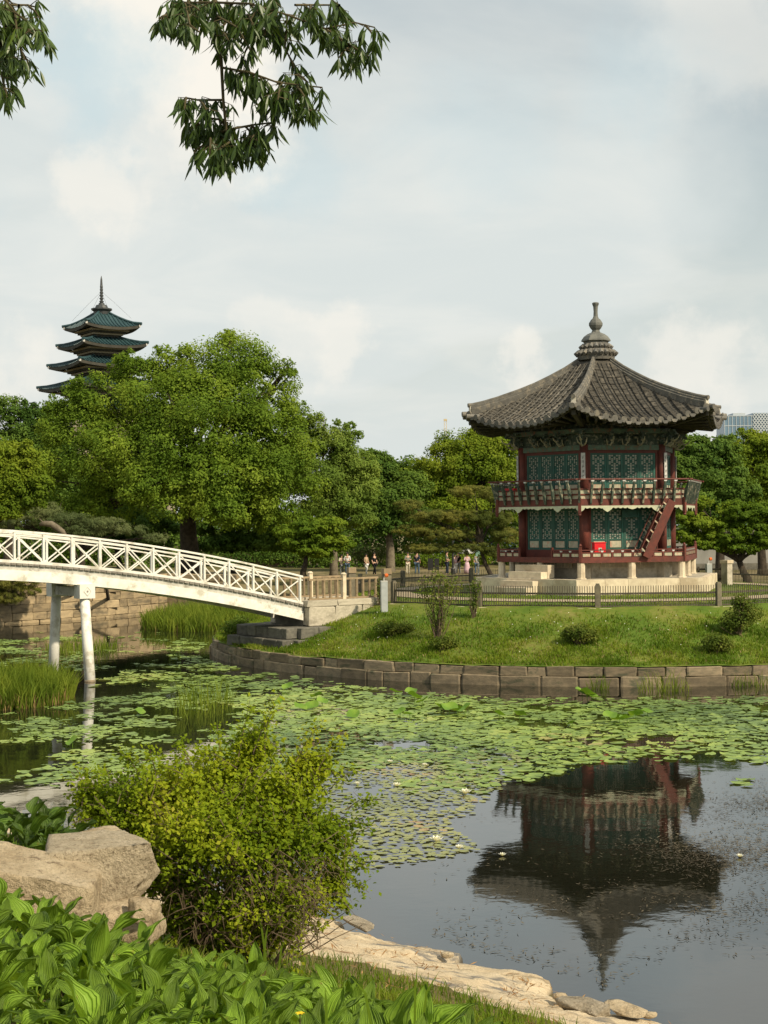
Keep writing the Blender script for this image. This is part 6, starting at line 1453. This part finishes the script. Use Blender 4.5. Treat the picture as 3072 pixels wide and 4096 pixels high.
# ------------------------------------------------------------------ near bank: ledge, rocks, shrub, hostas, overhanging branches
SH_D = np.array([0.655, -0.755])
def ledge():
    ls = np.arange(-8, 9.5, .05); ss = np.arange(-.45, 3.35, .045); L, S = np.meshgrid(ls, ss)
    edge = .28 * np.tanh(2.5 * pfbm(L * .9, L * 0 + .37, 2, 3)) + .10 * pfbm(L * 4, L * 0 + .7, 3, 9)
    k = sstep(2.2, 0, S); X = SH_P[0] + SH_D[0] * L + SH_N[0] * (S + edge * k); Y = SH_P[1] + SH_D[1] * L + SH_N[1] * (S + edge * k)
    Z = np.interp(S, [-.45, -.045, .0, .045, 1, 1.9, 2.9, 3.35], [-.6, -.34, .05, .13, .36, .60, .88, 1.0])
    up = sstep(-.02, .12, S); lay = pfbm(L * .55 + .2, S * 1.3, 3, 21)
    Z = Z + up * (.055 * (np.floor(lay * 5 + .5) / 5 * 1.2) + .030 * pfbm(L * 3.2, S * 4.2, 4, 5) + .020 * (pfbm(L * 1.6, S * 3.0, 4, 13, True) - .6)) - .16 * sstep(-.1, .25, S - ledge_in(L))
    nx, ny = len(ls), len(ss); i = np.arange(nx * ny).reshape(ny, nx); F = np.stack([i[:-1, :-1], i[:-1, 1:], i[1:, 1:], i[1:, :-1]], -1).reshape(-1, 4)
    tag(link('rock_ledge', np_mesh('rock_ledge', np.stack([X, Y, Z], -1).reshape(-1, 3), F, 'ledge', sm=False)), 'flat sandy rock ledge sloping into the pond below the shrub', 'rock ledge', kind='structure')
ledge()
def litter():
    rng = np.random.default_rng(23); N = 9000; l = rng.uniform(-3, 6.5, N); s = rng.uniform(.15, 3.1, N); cn = clump_noise(l * 1.4, s * 2.2, 1.3, .9); k = rng.uniform(0, 1, N) < np.clip(-.15 + cn * 1.1, .03, 1); l, s = l[k], s[k]
    X = SH_P[0] + SH_D[0] * l + SH_N[0] * s; Y = SH_P[1] + SH_D[1] * l + SH_N[1] * s; Z = np.interp(s, [0, .05, 1, 1.9, 2.9, 3.3], [.05, .15, .36, .60, .88, 1.0]) + .03; n = len(l)
    V, F = leaf_quads(np.stack([X, Y, Z + rng.uniform(-.01, .03, n)], 1), np.array([0, 0, 1.0]) + rng.normal(size=(n, 3)) * .35, rng.uniform(.04, .15, n), rng.uniform(.006, .018, n), rng)
    tag(link('needle_litter', np_mesh('needle_litter', V, F, 'litter')), 'drifts of brown needles and dead leaves on the rock ledge', 'litter', kind='stuff')
litter()
def put_rock(px, py, Z, size, mat, seed, rz, label, tilt=0.0, sub=4, rough=.10, square=.6):
    c = at_y(px, py, Z); o = link('rock', rock_mesh('rock', size, mat, seed, sub, rough, square, 6)); o.location = c; o.rotation_euler = (tilt, tilt * .4, rz); tag(o, label, 'rock', 'rocks on the near bank'); return o
put_rock(105, 3562, 10.2, (1.02, .85, .56), 'rock_sand', 1, .06, 'large sandy block at the left edge above the hostas', .07, 5, .05, .86)
put_rock(415, 3505, 10.75, (.82, .80, .54), 'rock_tan', 6, .20, 'big tan-grey block with flat top touching the shrub', -.03, 5, .05, .88)
put_rock(450, 3668, 10.5, (.64, .62, .36), 'rock_sand', 3, -.1, 'broken tan rock wedged beneath the flat-topped block', .0, 5, .08, .85)
put_rock(560, 3640, 10.2, (.14, .22, .12), 'rock_sand', 4, .3, 'angular chip of rock at the corner below the flat-topped block', .1, 4, .08, .85)
put_rock(385, 3378, 11.35, (.42, .45, .20), 'rock_sand', 5, .4, 'low tan rock peeping behind the flat-topped block', .05, 4, .06, .8)
def bank_rock(px, py, z, size, mat, seed, rz, label):
    p = at_z(px, py, z); o = link('rock', rock_mesh('rock', (size[0], size[1], size[2] * .8), mat, seed, 4, .05, .92, 9)); o.location = (p[0], p[1], z - .02); o.rotation_euler = (random.uniform(-.1, .1), random.uniform(-.1, .1), rz); tag(o, label, 'rock', 'rocks on the near bank')
bank_rock(1035, 3850, 1.05, (.40, .30, .16), 'rock_grey', 11, .2, 'small rounded grey stone at the foot of the shrub')
bank_rock(1185, 3858, 1.02, (.12, .10, .14), 'rock_sand', 12, .6, 'small pale stone standing right of the shrub foot')
bank_rock(1110, 3858, 1.0, (.26, .2, .10), 'rock_grey', 13, .1, 'flat grey stone between shrub and hostas')
bank_rock(2330, 4020, .33, (.50, .30, .20), 'rock_grey', 14, -.8, 'grey rock on the ledge near the lower right corner')
bank_rock(2500, 4030, .25, (.45, .30, .10), 'rock_sand', 15, -.7, 'tan slab on the ledge edge near the lower right corner')
bank_rock(1440, 3690, .20, (.60, .28, .09), 'rock_grey', 18, -.85, 'grey weathered slab at the upper end of the ledge')
for i, (px, py, z) in enumerate(((2600, 4060, .2), (2240, 3985, .3), (1790, 3820, .24))):
    p = at_z(px, py, z); o = link('pebble', rock_mesh('pebble', (.16, .12, .07), 'rock_sand', 40 + i, 2, .12, .5)); o.location = p; tag(o, 'small tan stone lying on the rim of the rock ledge', 'stone', 'small stones on the ledge rim')

def shrub():
    rng = np.random.default_rng(5); rnd = random.Random(5); b = Vector((-1.30, 13.1, 1.25)); root = empty('shrub', b, 0, 'big twiggy yellow-green shrub spreading over the ledge', 'shrub')
    k = 13.0 / FPX
    def W_(px, py, dy=0.0): p = at_y(px, py, 13.0 + dy); return Vector(p)
    # rounded mass, seen as lobes
    L = [(600, 3190, 260, 150, 0), (860, 3130, 270, 160, .1), (1120, 3180, 230, 150, 0), (430, 3230, 150, 95, .2), (560, 3360, 210, 150, -.1), (820, 3350, 280, 190, -.5), (1110, 3370, 230, 190, -.2), (1300, 3340, 140, 130, 0), (760, 3560, 210, 130, -.3), (1010, 3590, 230, 140, -.4), (1210, 3580, 150, 120, -.1), (1010, 2990, 110, 90, .2), (1330, 3520, 90, 100, 0), (930, 3730, 170, 70, -.3), (740, 3680, 130, 80, -.2), (1120, 3700, 130, 70, -.2), (650, 3480, 130, 110, -.4), (350, 3170, 70, 50, .2), (1240, 3060, 100, 70, .1)]
    sprigs = [(950, 3050, 1000, 2800), (1010, 3020, 1120, 2770), (900, 3080, 870, 2900), (1180, 3050, 1290, 2890), (1260, 3100, 1380, 2940), (1300, 3180, 1440, 3080), (1350, 3320, 1490, 3300), (1370, 3420, 1480, 3480), (1330, 3500, 1475, 3570), (500, 3150, 330, 3090), (450, 3200, 300, 3150), (560, 3100, 470, 3010), (620, 3080, 600, 3000), (1060, 3030, 1080, 2860), (400, 3300, 290, 3290), (1300, 3600, 1400, 3640), (1380, 3240, 1520, 3200), (760, 3060, 720, 2960)]
    stems = MB(b); P = []; N = []; T = []
    def twig_leaves(a, c, n, sz, spread):
        for i in range(n):
            t = (i + .5) / n; q = np.array(a) * (1 - t) + np.array(c) * t + rng.normal(size=3) * spread; P.append(q); N.append(rng.normal(size=3) * .55 + np.array([.15, -.35, .75])); T.append(sz * rng.uniform(.6, 1.25))
    for li, (cx, cy, rx, ry, dy) in enumerate(L):
        c = np.array(W_(cx, cy, dy)); r = np.array([rx * k, rx * k * .8, ry * k]); nt = int(380 * rx * ry / (260 * 190)) + 30
        for q in range(nt):
            d = unit(rng.normal(size=3) + np.array([0, -.3, .25])); f = rng.uniform(.35, 1.14); e = c + d * r * f
            low = (cy > 3550 or (cx > 950 and cy > 3450))
            dirv = unit(d * .7 + np.array([0, 0, .35]) + rng.normal(size=3) * .45); l = rng.uniform(.14, .34); a = e - dirv * l
            nn = int(rng.uniform(10, 18)); 
            if low and rng.uniform() < .3: nn = 4
            twig_leaves(a, e, nn, .045, .026)
            if q % 3 == 0: stems.tube([a, Vector((a + e) / 2) + Vector(rng.normal(size=3) * .015), e], [.0045, .0035, .0015], 4, False)
        for q in range(5):
            e = c + unit(rng.normal(size=3)) * r * rng.uniform(.3, .85); limb(stems, b + Vector((rnd.uniform(-.18, .18), rnd.uniform(-.15, .15), -.1)), e, .016, .004, rnd, 6, .05, .10)
    for (x0, y0, x1, y1) in sprigs:
        a, e = W_(x0, y0), W_(x1, y1); mid = a.lerp(e, .5) + Vector((rnd.uniform(-.03, .03), 0, .05)); stems.tube([a, mid, e], [.006, .0045, .002], 4, False)
        twig_leaves(mid, e, 46, .040, .038); twig_leaves(a, mid, 34, .042, .045)
        for q in range(3):
            f = a.lerp(e, rnd.uniform(.35, .9)); g = f + Vector((rnd.uniform(-.13, .13), rnd.uniform(-.1, .1), rnd.uniform(-.03, .12))); stems.tube([f, g], [.003, .0015], 4, False); twig_leaves(f, g, 9, .038, .016)
    # bare arching twigs low down on the right
    for q in range(230):
        x0, y0 = rnd.uniform(700, 1280), rnd.uniform(3440, 3800); a = W_(x0, y0, rnd.uniform(-.75, -.35)); dx = rnd.uniform(-.22, .26)
        pth = [a, a + Vector((dx * .4, -.03, rnd.uniform(.06, .16))), a + Vector((dx, -.05, rnd.uniform(.02, .18))), a + Vector((dx * 1.6, -.05, rnd.uniform(-.12, .1)))]; stems.tube(pth, [.005, .004, .003, .0015], 4, False)
    for q in range(3): limb(stems, W_(1130 + q * 30, 3830), W_(1380 + q * 35, 3650 + q * 25), .007, .003, rnd, 5)
    P, N, T = np.array(P), np.array(N), np.array(T); V, F = leaf_quads(P - np.array(b), N, T, T * .66, rng, .3)
    o = link('foliage', np_mesh('foliage', V, F, 'leaf_shrub'), root); o['kind'] = 'stuff'; s = stems.build('stems', 'twig', root); s['kind'] = 'stuff'
shrub()

def hosta_leaf(L, Wd, bend, cup, seed):
    r = random.Random(seed); nu, nv = 9, 9; V = []; UV = []
    tw = r.uniform(-.35, .35)
    for j in range(nv):
        t = j / (nv - 1); w = Wd * (math.sin(math.pi * t ** .72) ** .8) * (1 - .15 * t) if 0 < t < 1 else .002; ang = .55 - bend * t; 
        y = L * t; z = L * (.32 * t - bend * .62 * t * t)
        for i in range(nu):
            u = -1 + 2 * i / (nu - 1); x = u * w * .5; rz = cup * (abs(u) ** 1.6) * w * .55 + .008 * math.sin(abs(u) * 9.5) * math.sin(math.pi * t) + .012 * math.sin(t * 9 + seed + u * 2) * abs(u)
            a = tw * t; V.append((x * math.cos(a) - rz * math.sin(a), y, z + x * math.sin(a) + rz * math.cos(a))); UV.append((.5 + u * .5, t))
    F = [(j * nu + i, j * nu + i + 1, (j + 1) * nu + i + 1, (j + 1) * nu + i) for j in range(nv - 1) for i in range(nu - 1)]
    return V, F, UV
def hostas():
    def variants(mat):
        out_ = []
        for s in range(10):
            r = random.Random(s); V, F, UV = hosta_leaf(r.uniform(.165, .23), r.uniform(.078, .115), r.uniform(.30, 1.05), r.uniform(.3, 1.1), s); out_.append(np_mesh('leaf', V, F, mat, UV, True))
        return out_
    var, dark = variants('leaf_hosta'), variants('leaf_hosta_dark'); rnd = random.Random(41)
    stm = MB().tube([(0, 0, 0), (0, 0, .5), (0, 0, 1)], [.006, .005, .004], 5).mesh('leaf_stalk', 'leaf_hosta')
    def plant(x, y, z, n, vs, s, label, group):
        root = empty('hosta_plant', (x, y, z), rnd.uniform(0, 6.28), label, 'hosta', group)
        for i in range(n):
            a = 2 * math.pi * (i * .382) + rnd.uniform(-.25, .25); inner = i / n; rad = (.02 + .17 * (1 - inner) + rnd.uniform(-.02, .03)) * s; h = (.11 + .17 * inner + rnd.uniform(-.03, .04)) * s
            p = Vector((math.cos(a) * rad, math.sin(a) * rad, h)); M = Matrix.Translation(p) @ Matrix.Rotation(a - math.pi / 2, 4, 'Z') @ Matrix.Rotation(.25 + 1.0 * inner * rnd.uniform(.4, 1.25) - (.45 if i < n * .35 else 0), 4, 'X') @ Matrix.Rotation(rnd.uniform(-.45, .45), 4, 'Y') @ Matrix.Scale(s * rnd.uniform(.6, 1.2), 4)
            l = link('leaf', vs[rnd.randrange(len(vs))], root, mw=M)
            d = p; q = d.to_track_quat('Z', 'Y').to_matrix().to_4x4(); link('leaf_stalk', stm, root, mw=Matrix.Translation((0, 0, 0)) @ q @ Matrix.Diagonal((1, 1, d.length * 1.04, 1)))
    bx, by = [-100, 0, 300, 600, 1000, 1300, 1500, 1700, 2100, 2300], [3540, 3550, 3640, 3740, 3810, 3905, 3970, 4020, 4080, 4145]
    y = 4.0; n_ = 0
    while y < 9.6:
        x = -.30 * y + rnd.uniform(0, .2)
        while x < .34 * y:
            xx, yy = x + rnd.uniform(-.08, .08), y + rnd.uniform(-.08, .08); z = float(shore_z(np.array(xx), np.array(yy))); q = proj((xx, yy, z + .33)); q0 = proj((xx, yy, z + .5))
            if q[1] > np.interp(q[0], bx, by) and -250 < q[0] < 2250 and q0[1] < 4200:
                plant(xx, yy, z - .02, rnd.randint(10, 13), var, rnd.uniform(.68, 1.04), 'broad-leaved hosta with ribbed pointed leaves in the foreground bed', 'hostas in the foreground bed'); n_ += 1
            x += .27
        y += .27
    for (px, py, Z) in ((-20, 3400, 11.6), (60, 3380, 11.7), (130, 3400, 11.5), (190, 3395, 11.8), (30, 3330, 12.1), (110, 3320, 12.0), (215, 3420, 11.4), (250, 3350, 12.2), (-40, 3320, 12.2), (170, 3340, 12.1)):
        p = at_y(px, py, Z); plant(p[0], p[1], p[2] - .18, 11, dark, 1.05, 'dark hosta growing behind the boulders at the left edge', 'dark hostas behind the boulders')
    print('hostas', n_)
    m = grid_mesh('rear_bed', np.arange(-5.2, -1.9, .1), np.arange(10.9, 13.2, .1), lambda x, y: 2.62 + .05 * fbm(x, y, 2) - 2.2 * sstep(-2.45, -1.95, x) - 1.6 * sstep(12.5, 13.2, y), 'earth_grass'); tag(link('planting_bed', m), 'raised earth bed behind the boulders', 'bed', kind='structure')
hostas()
def near_grass():
    rng = np.random.default_rng(61); N = 110000; Y = rng.uniform(4.5, 16, N); X = rng.uniform(-.26, .32, N) * Y; s = shore_s(X, Y); cn = clump_noise(X, Y, 1.6, .2)
    qq = proj(np.stack([X, Y, shore_z(X, Y) + .3], 1)); lw = ledge_in((X - SH_P[0]) * .655 - (Y - SH_P[1]) * .755); ok = (s > lw - .3) & ~((qq[:, 1] > np.interp(qq[:, 0], [-100, 300, 600, 1000, 1300, 1700, 2100], [3520, 3630, 3740, 3810, 3920, 4040, 4110])) & (rng.uniform(0, 1, N) < .85)) & (rng.uniform(0, 1, N) < np.clip(.42 + cn * .6, .05, 1) * sstep(lw - .3, lw + .5, s)); X, Y = X[ok], Y[ok]; B = np.stack([X, Y, shore_z(X, Y) - .01], 1)
    k = rng.uniform(0, 1, len(X)) < .74; V, F = blades(B[k], rng.uniform(.05, .16, k.sum()), .7, .009, rng); tag(link('bank_grass', np_mesh('bank_grass', V, F, 'grass_blade')), 'thin green grass between hostas and ledge', 'grass', kind='stuff')
    V, F = blades(B[~k], rng.uniform(.04, .13, (~k).sum()), .9, .008, rng); tag(link('bank_straw', np_mesh('bank_straw', V, F, 'grass_dry')), 'dry straw between hostas and ledge', 'grass', kind='stuff')
    # a few long single blades rising through the hostas
    for i, (x0, y0, x1, y1, Z) in enumerate(((1560, 4110, 1380, 3880, 5.6), (1000, 4090, 1090, 3920, 5.2), (1640, 4100, 1760, 3880, 5.8), (1650, 4100, 1670, 3860, 6.0), (1070, 3830, 1030, 3640, 12.3), (1110, 3830, 1140, 3760, 12.3), (1050, 3820, 1075, 3690, 12.2), (1310, 4100, 1300, 3950, 5.4))):
        a, b = Vector(at_y(x0, y0, Z)), Vector(at_y(x1, y1, Z)); w = .010 if Z < 8 else .016; side = Vector((1, .2, 0)) * w; mid = a.lerp(b, .55) + Vector((0, 0, .01)); g = Vector((a.x, a.y, float(shore_z(np.array(a.x), np.array(a.y)))))
        m = MB(g); m.add([g - side * .5, g + side * .5, mid + side * .5, mid - side * .5, b], [(0, 1, 2, 3), (3, 2, 4)]); o = m.build('grass_stem', 'grass_blade', None, loc=g); tag(o, ['grass blade slanting over the hostas right of centre bottom', 'grass blade leaning right at the bottom left of centre', 'dark grass blade leaning right over the bank grass', 'thin upright grass blade beside the one leaning right', 'long grass blade rising before the shrub foot', 'short grass blade at the right of the shrub foot', 'grass blade between the two at the shrub foot', 'thin upright grass blade among the bottom hostas'][i], 'grass blade', 'long grass blades in the foreground')
    p = Vector(at_y(1200, 4055, 5.3)); g = Vector((p.x, p.y, float(shore_z(np.array(p.x), np.array(p.y))))); r = empty('yellow_flower', g, 0, 'tiny yellow flower among the hostas at the bottom', 'flower'); h = p.z - g.z
    MB().tube([(0, 0, 0), (0, 0, h)], .002, 5).build('stalk', 'twig_green', r); m = MB()
    for i in range(6):
        a = i * math.pi / 3; d = Vector((math.cos(a), math.sin(a), 0)); s = Vector((-d.y, d.x, 0)); m.add([(0, 0, h), d * .012 + s * .006 + Vector((0, 0, h + .004)), d * .018 + Vector((0, 0, h + .002)), d * .012 - s * .006 + Vector((0, 0, h + .004))], [(0, 1, 2, 3)])
    m.build('petals', 'flower_yellow', r)
near_grass()

def overhang():
    rng = np.random.default_rng(17); rnd = random.Random(17); b = Vector((-5.2, 3.4, 3.6)); root = empty('overhanging_oak', b, 0, 'oak whose leafy branches hang into the picture from above', 'tree')
    t = MB(b); t.tube([b - Vector((0, 0, .4)), b + Vector((0, 0, 1)), b + Vector((.1, .2, 3.2)), b + Vector((.3, .6, 6.0))], [.36, .28, .24, .18], 12); t.build('trunk', 'bark', root, True)
    hub = b + Vector((.2, .45, 5.0)); ZB = 7.2
    W_ = lambda px, py, dy=0.0: Vector(at_y(px, py, ZB + dy))
    tw = MB(b); ends = []
    limb_a = [hub, Vector((-3.6, 5.4, 8.9)), Vector((-1.9, 6.8, 8.6)), W_(858, -190), W_(858, -30)]; MB(b).tube(limb_a, [.12, .09, .06, .025, .016], 9).build('limb', 'bark', root, True)
    limb_b = [hub, Vector((-3.4, 6.4, 8.5)), W_(-120, -180), W_(-10, -40)]; MB(b).tube(limb_b, [.09, .06, .025, .012], 9).build('limb', 'bark', root, True)
    paths = [[(858, -30), (862, 130), (885, 240), (893, 400), (905, 520), (932, 560)], [(862, 10), (1000, 15), (1150, 60), (1300, 115), (1420, 90), (1500, 110)], [(1300, 115), (1400, 180), (1480, 230)], [(1150, 60), (1140, 190), (1190, 300)], [(1000, 15), (1080, 110), (1120, 160)],
             [(862, 10), (740, 10), (650, 70)], [(740, 10), (760, 100), (800, 130)], [(885, 270), (1000, 290), (1110, 330), (1290, 350)], [(1110, 330), (1180, 400), (1200, 430)], [(893, 400), (790, 400), (740, 390)], [(900, 480), (810, 470), (760, 510)], [(905, 520), (1010, 500), (1090, 490)], [(1010, 500), (1030, 560), (1040, 590)], [(932, 560), (870, 600), (860, 650)], [(905, 520), (830, 560), (800, 590)], [(862, 60), (950, 110), (1000, 200)], [(1000, 290), (1050, 370), (1100, 440)], [(870, 130), (930, 60), (1060, 60)], [(1180, 20), (1290, 20), (1360, 20)],
             [(-10, -40), (60, 50), (120, 95), (175, 130)], [(60, 50), (70, 160), (100, 240)], [(-10, 0), (-10, 130), (10, 200)], [(-20, 220), (5, 300), (20, 350)], [(40, 20), (110, 20), (150, 30)], [(700, -20), (760, -10), (900, -10), (1100, -15)], [(60, 50), (20, 110), (15, 200)]]
    P, D, Lf = [], [], []
    extra = []
    for pth in paths[1:]:
        for (x0, y0), (x1, y1) in zip(pth, pth[1:]):
            for q in range(1):
                f = rnd.random(); x, y = x0 + (x1 - x0) * f, y0 + (y1 - y0) * f; a = rnd.uniform(.1, 2.9); l = rnd.uniform(35, 75); extra.append([(x, y), (x + math.cos(a) * l * .6, y + math.sin(a) * l * .45), (x + math.cos(a) * l, y + math.sin(a) * l)])
    paths += extra
    for pth in paths:
        dy = rnd.uniform(-.25, .3) if pth[0] != (858, -30) else 0; pts = [W_(x, y, dy * (i > 0)) for i, (x, y) in enumerate(pth)]
        n = len(pts); tw.tube(pts, [.011 - .007 * i / n for i in range(n)] if pth[0] == (858, -30) else [.006 - .0035 * i / n for i in range(n)], 6, False)
        for i in range(n - 1):
            L = (pts[i + 1] - pts[i]).length; k = max(1, int(L / .034))
            if pth[0] == (858, -30) and i < 4: k = max(1, k // 3)
            for j in range(k):
                q = pts[i].lerp(pts[i + 1], (j + rnd.random()) / k); st = Vector((rnd.uniform(-1, 1), rnd.uniform(-1, 1), rnd.uniform(-.6, .35))) * .07; tw.tube([q, q + st], [.0025, .0015], 4, False)
                for m in range(rnd.randint(3, 6)):
                    a = rnd.uniform(0, 6.28); hz = rnd.uniform(.15, .75); P.append(q + st * rnd.uniform(.5, 1.1)); D.append(Vector((math.cos(a) * hz, math.sin(a) * hz * .7, -1 + rnd.uniform(0, .35))).normalized()); Lf.append(rnd.uniform(.065, .12))
        q = pts[-1]
        for m in range(6):
            a = rnd.uniform(0, 6.28); hz = rnd.uniform(.2, .8); P.append(q); D.append(Vector((math.cos(a) * hz, math.sin(a) * hz, -1)).normalized()); Lf.append(rnd.uniform(.065, .12))
    s = tw.build('twigs', 'twig_green', root); s['kind'] = 'stuff'
    shp = [(0, 0), (.25, .07), (.45, .092), (.7, .068), (1.0, 0)]
    def leafmesh(seed):
        r = random.Random(seed); bend = r.uniform(-.18, .18); V = []; F = []
        for t, w in shp: z = bend * t * t; V += [(-w, t, z + w * .35), (0, t, z), (w, t, z + w * .35)]
        for i in range(len(shp) - 1):
            for j in range(2): F.append((i * 3 + j, i * 3 + j + 1, i * 3 + 4 + j, i * 3 + 3 + j))
        return V, F
    vs = [leafmesh(i) for i in range(6)]; ms = [np_mesh('leaf', V, F, 'leaf_oak') for V, F in vs]; mb = MB(); n_ind = 0
    order = list(range(len(P))); rnd.shuffle(order); order.sort(key=lambda i: 0 if (0 < proj(np.array(P[i]))[0] < 3072 and proj(np.array(P[i]))[1] > 10) else 1)
    for c, i in enumerate(order):
        d = D[i]; x = d.cross(Vector((rnd.uniform(-1, 1), rnd.uniform(-1, 1), rnd.uniform(-.3, .3)))).normalized(); z = x.cross(d); M = frame_m(P[i] - b, x, d, z, (Lf[i] * rnd.uniform(.85, 1.25), Lf[i], Lf[i])); k = rnd.randrange(6)
        if c < 300: link('leaf', ms[k], root, mw=M)
        else: mb.add([M @ Vector(v) for v in vs[k][0]], vs[k][1])
    o = link('foliage', mb.mesh('foliage', 'leaf_oak'), root); o['kind'] = 'stuff'; print('oak leaves', len(P))
overhang()
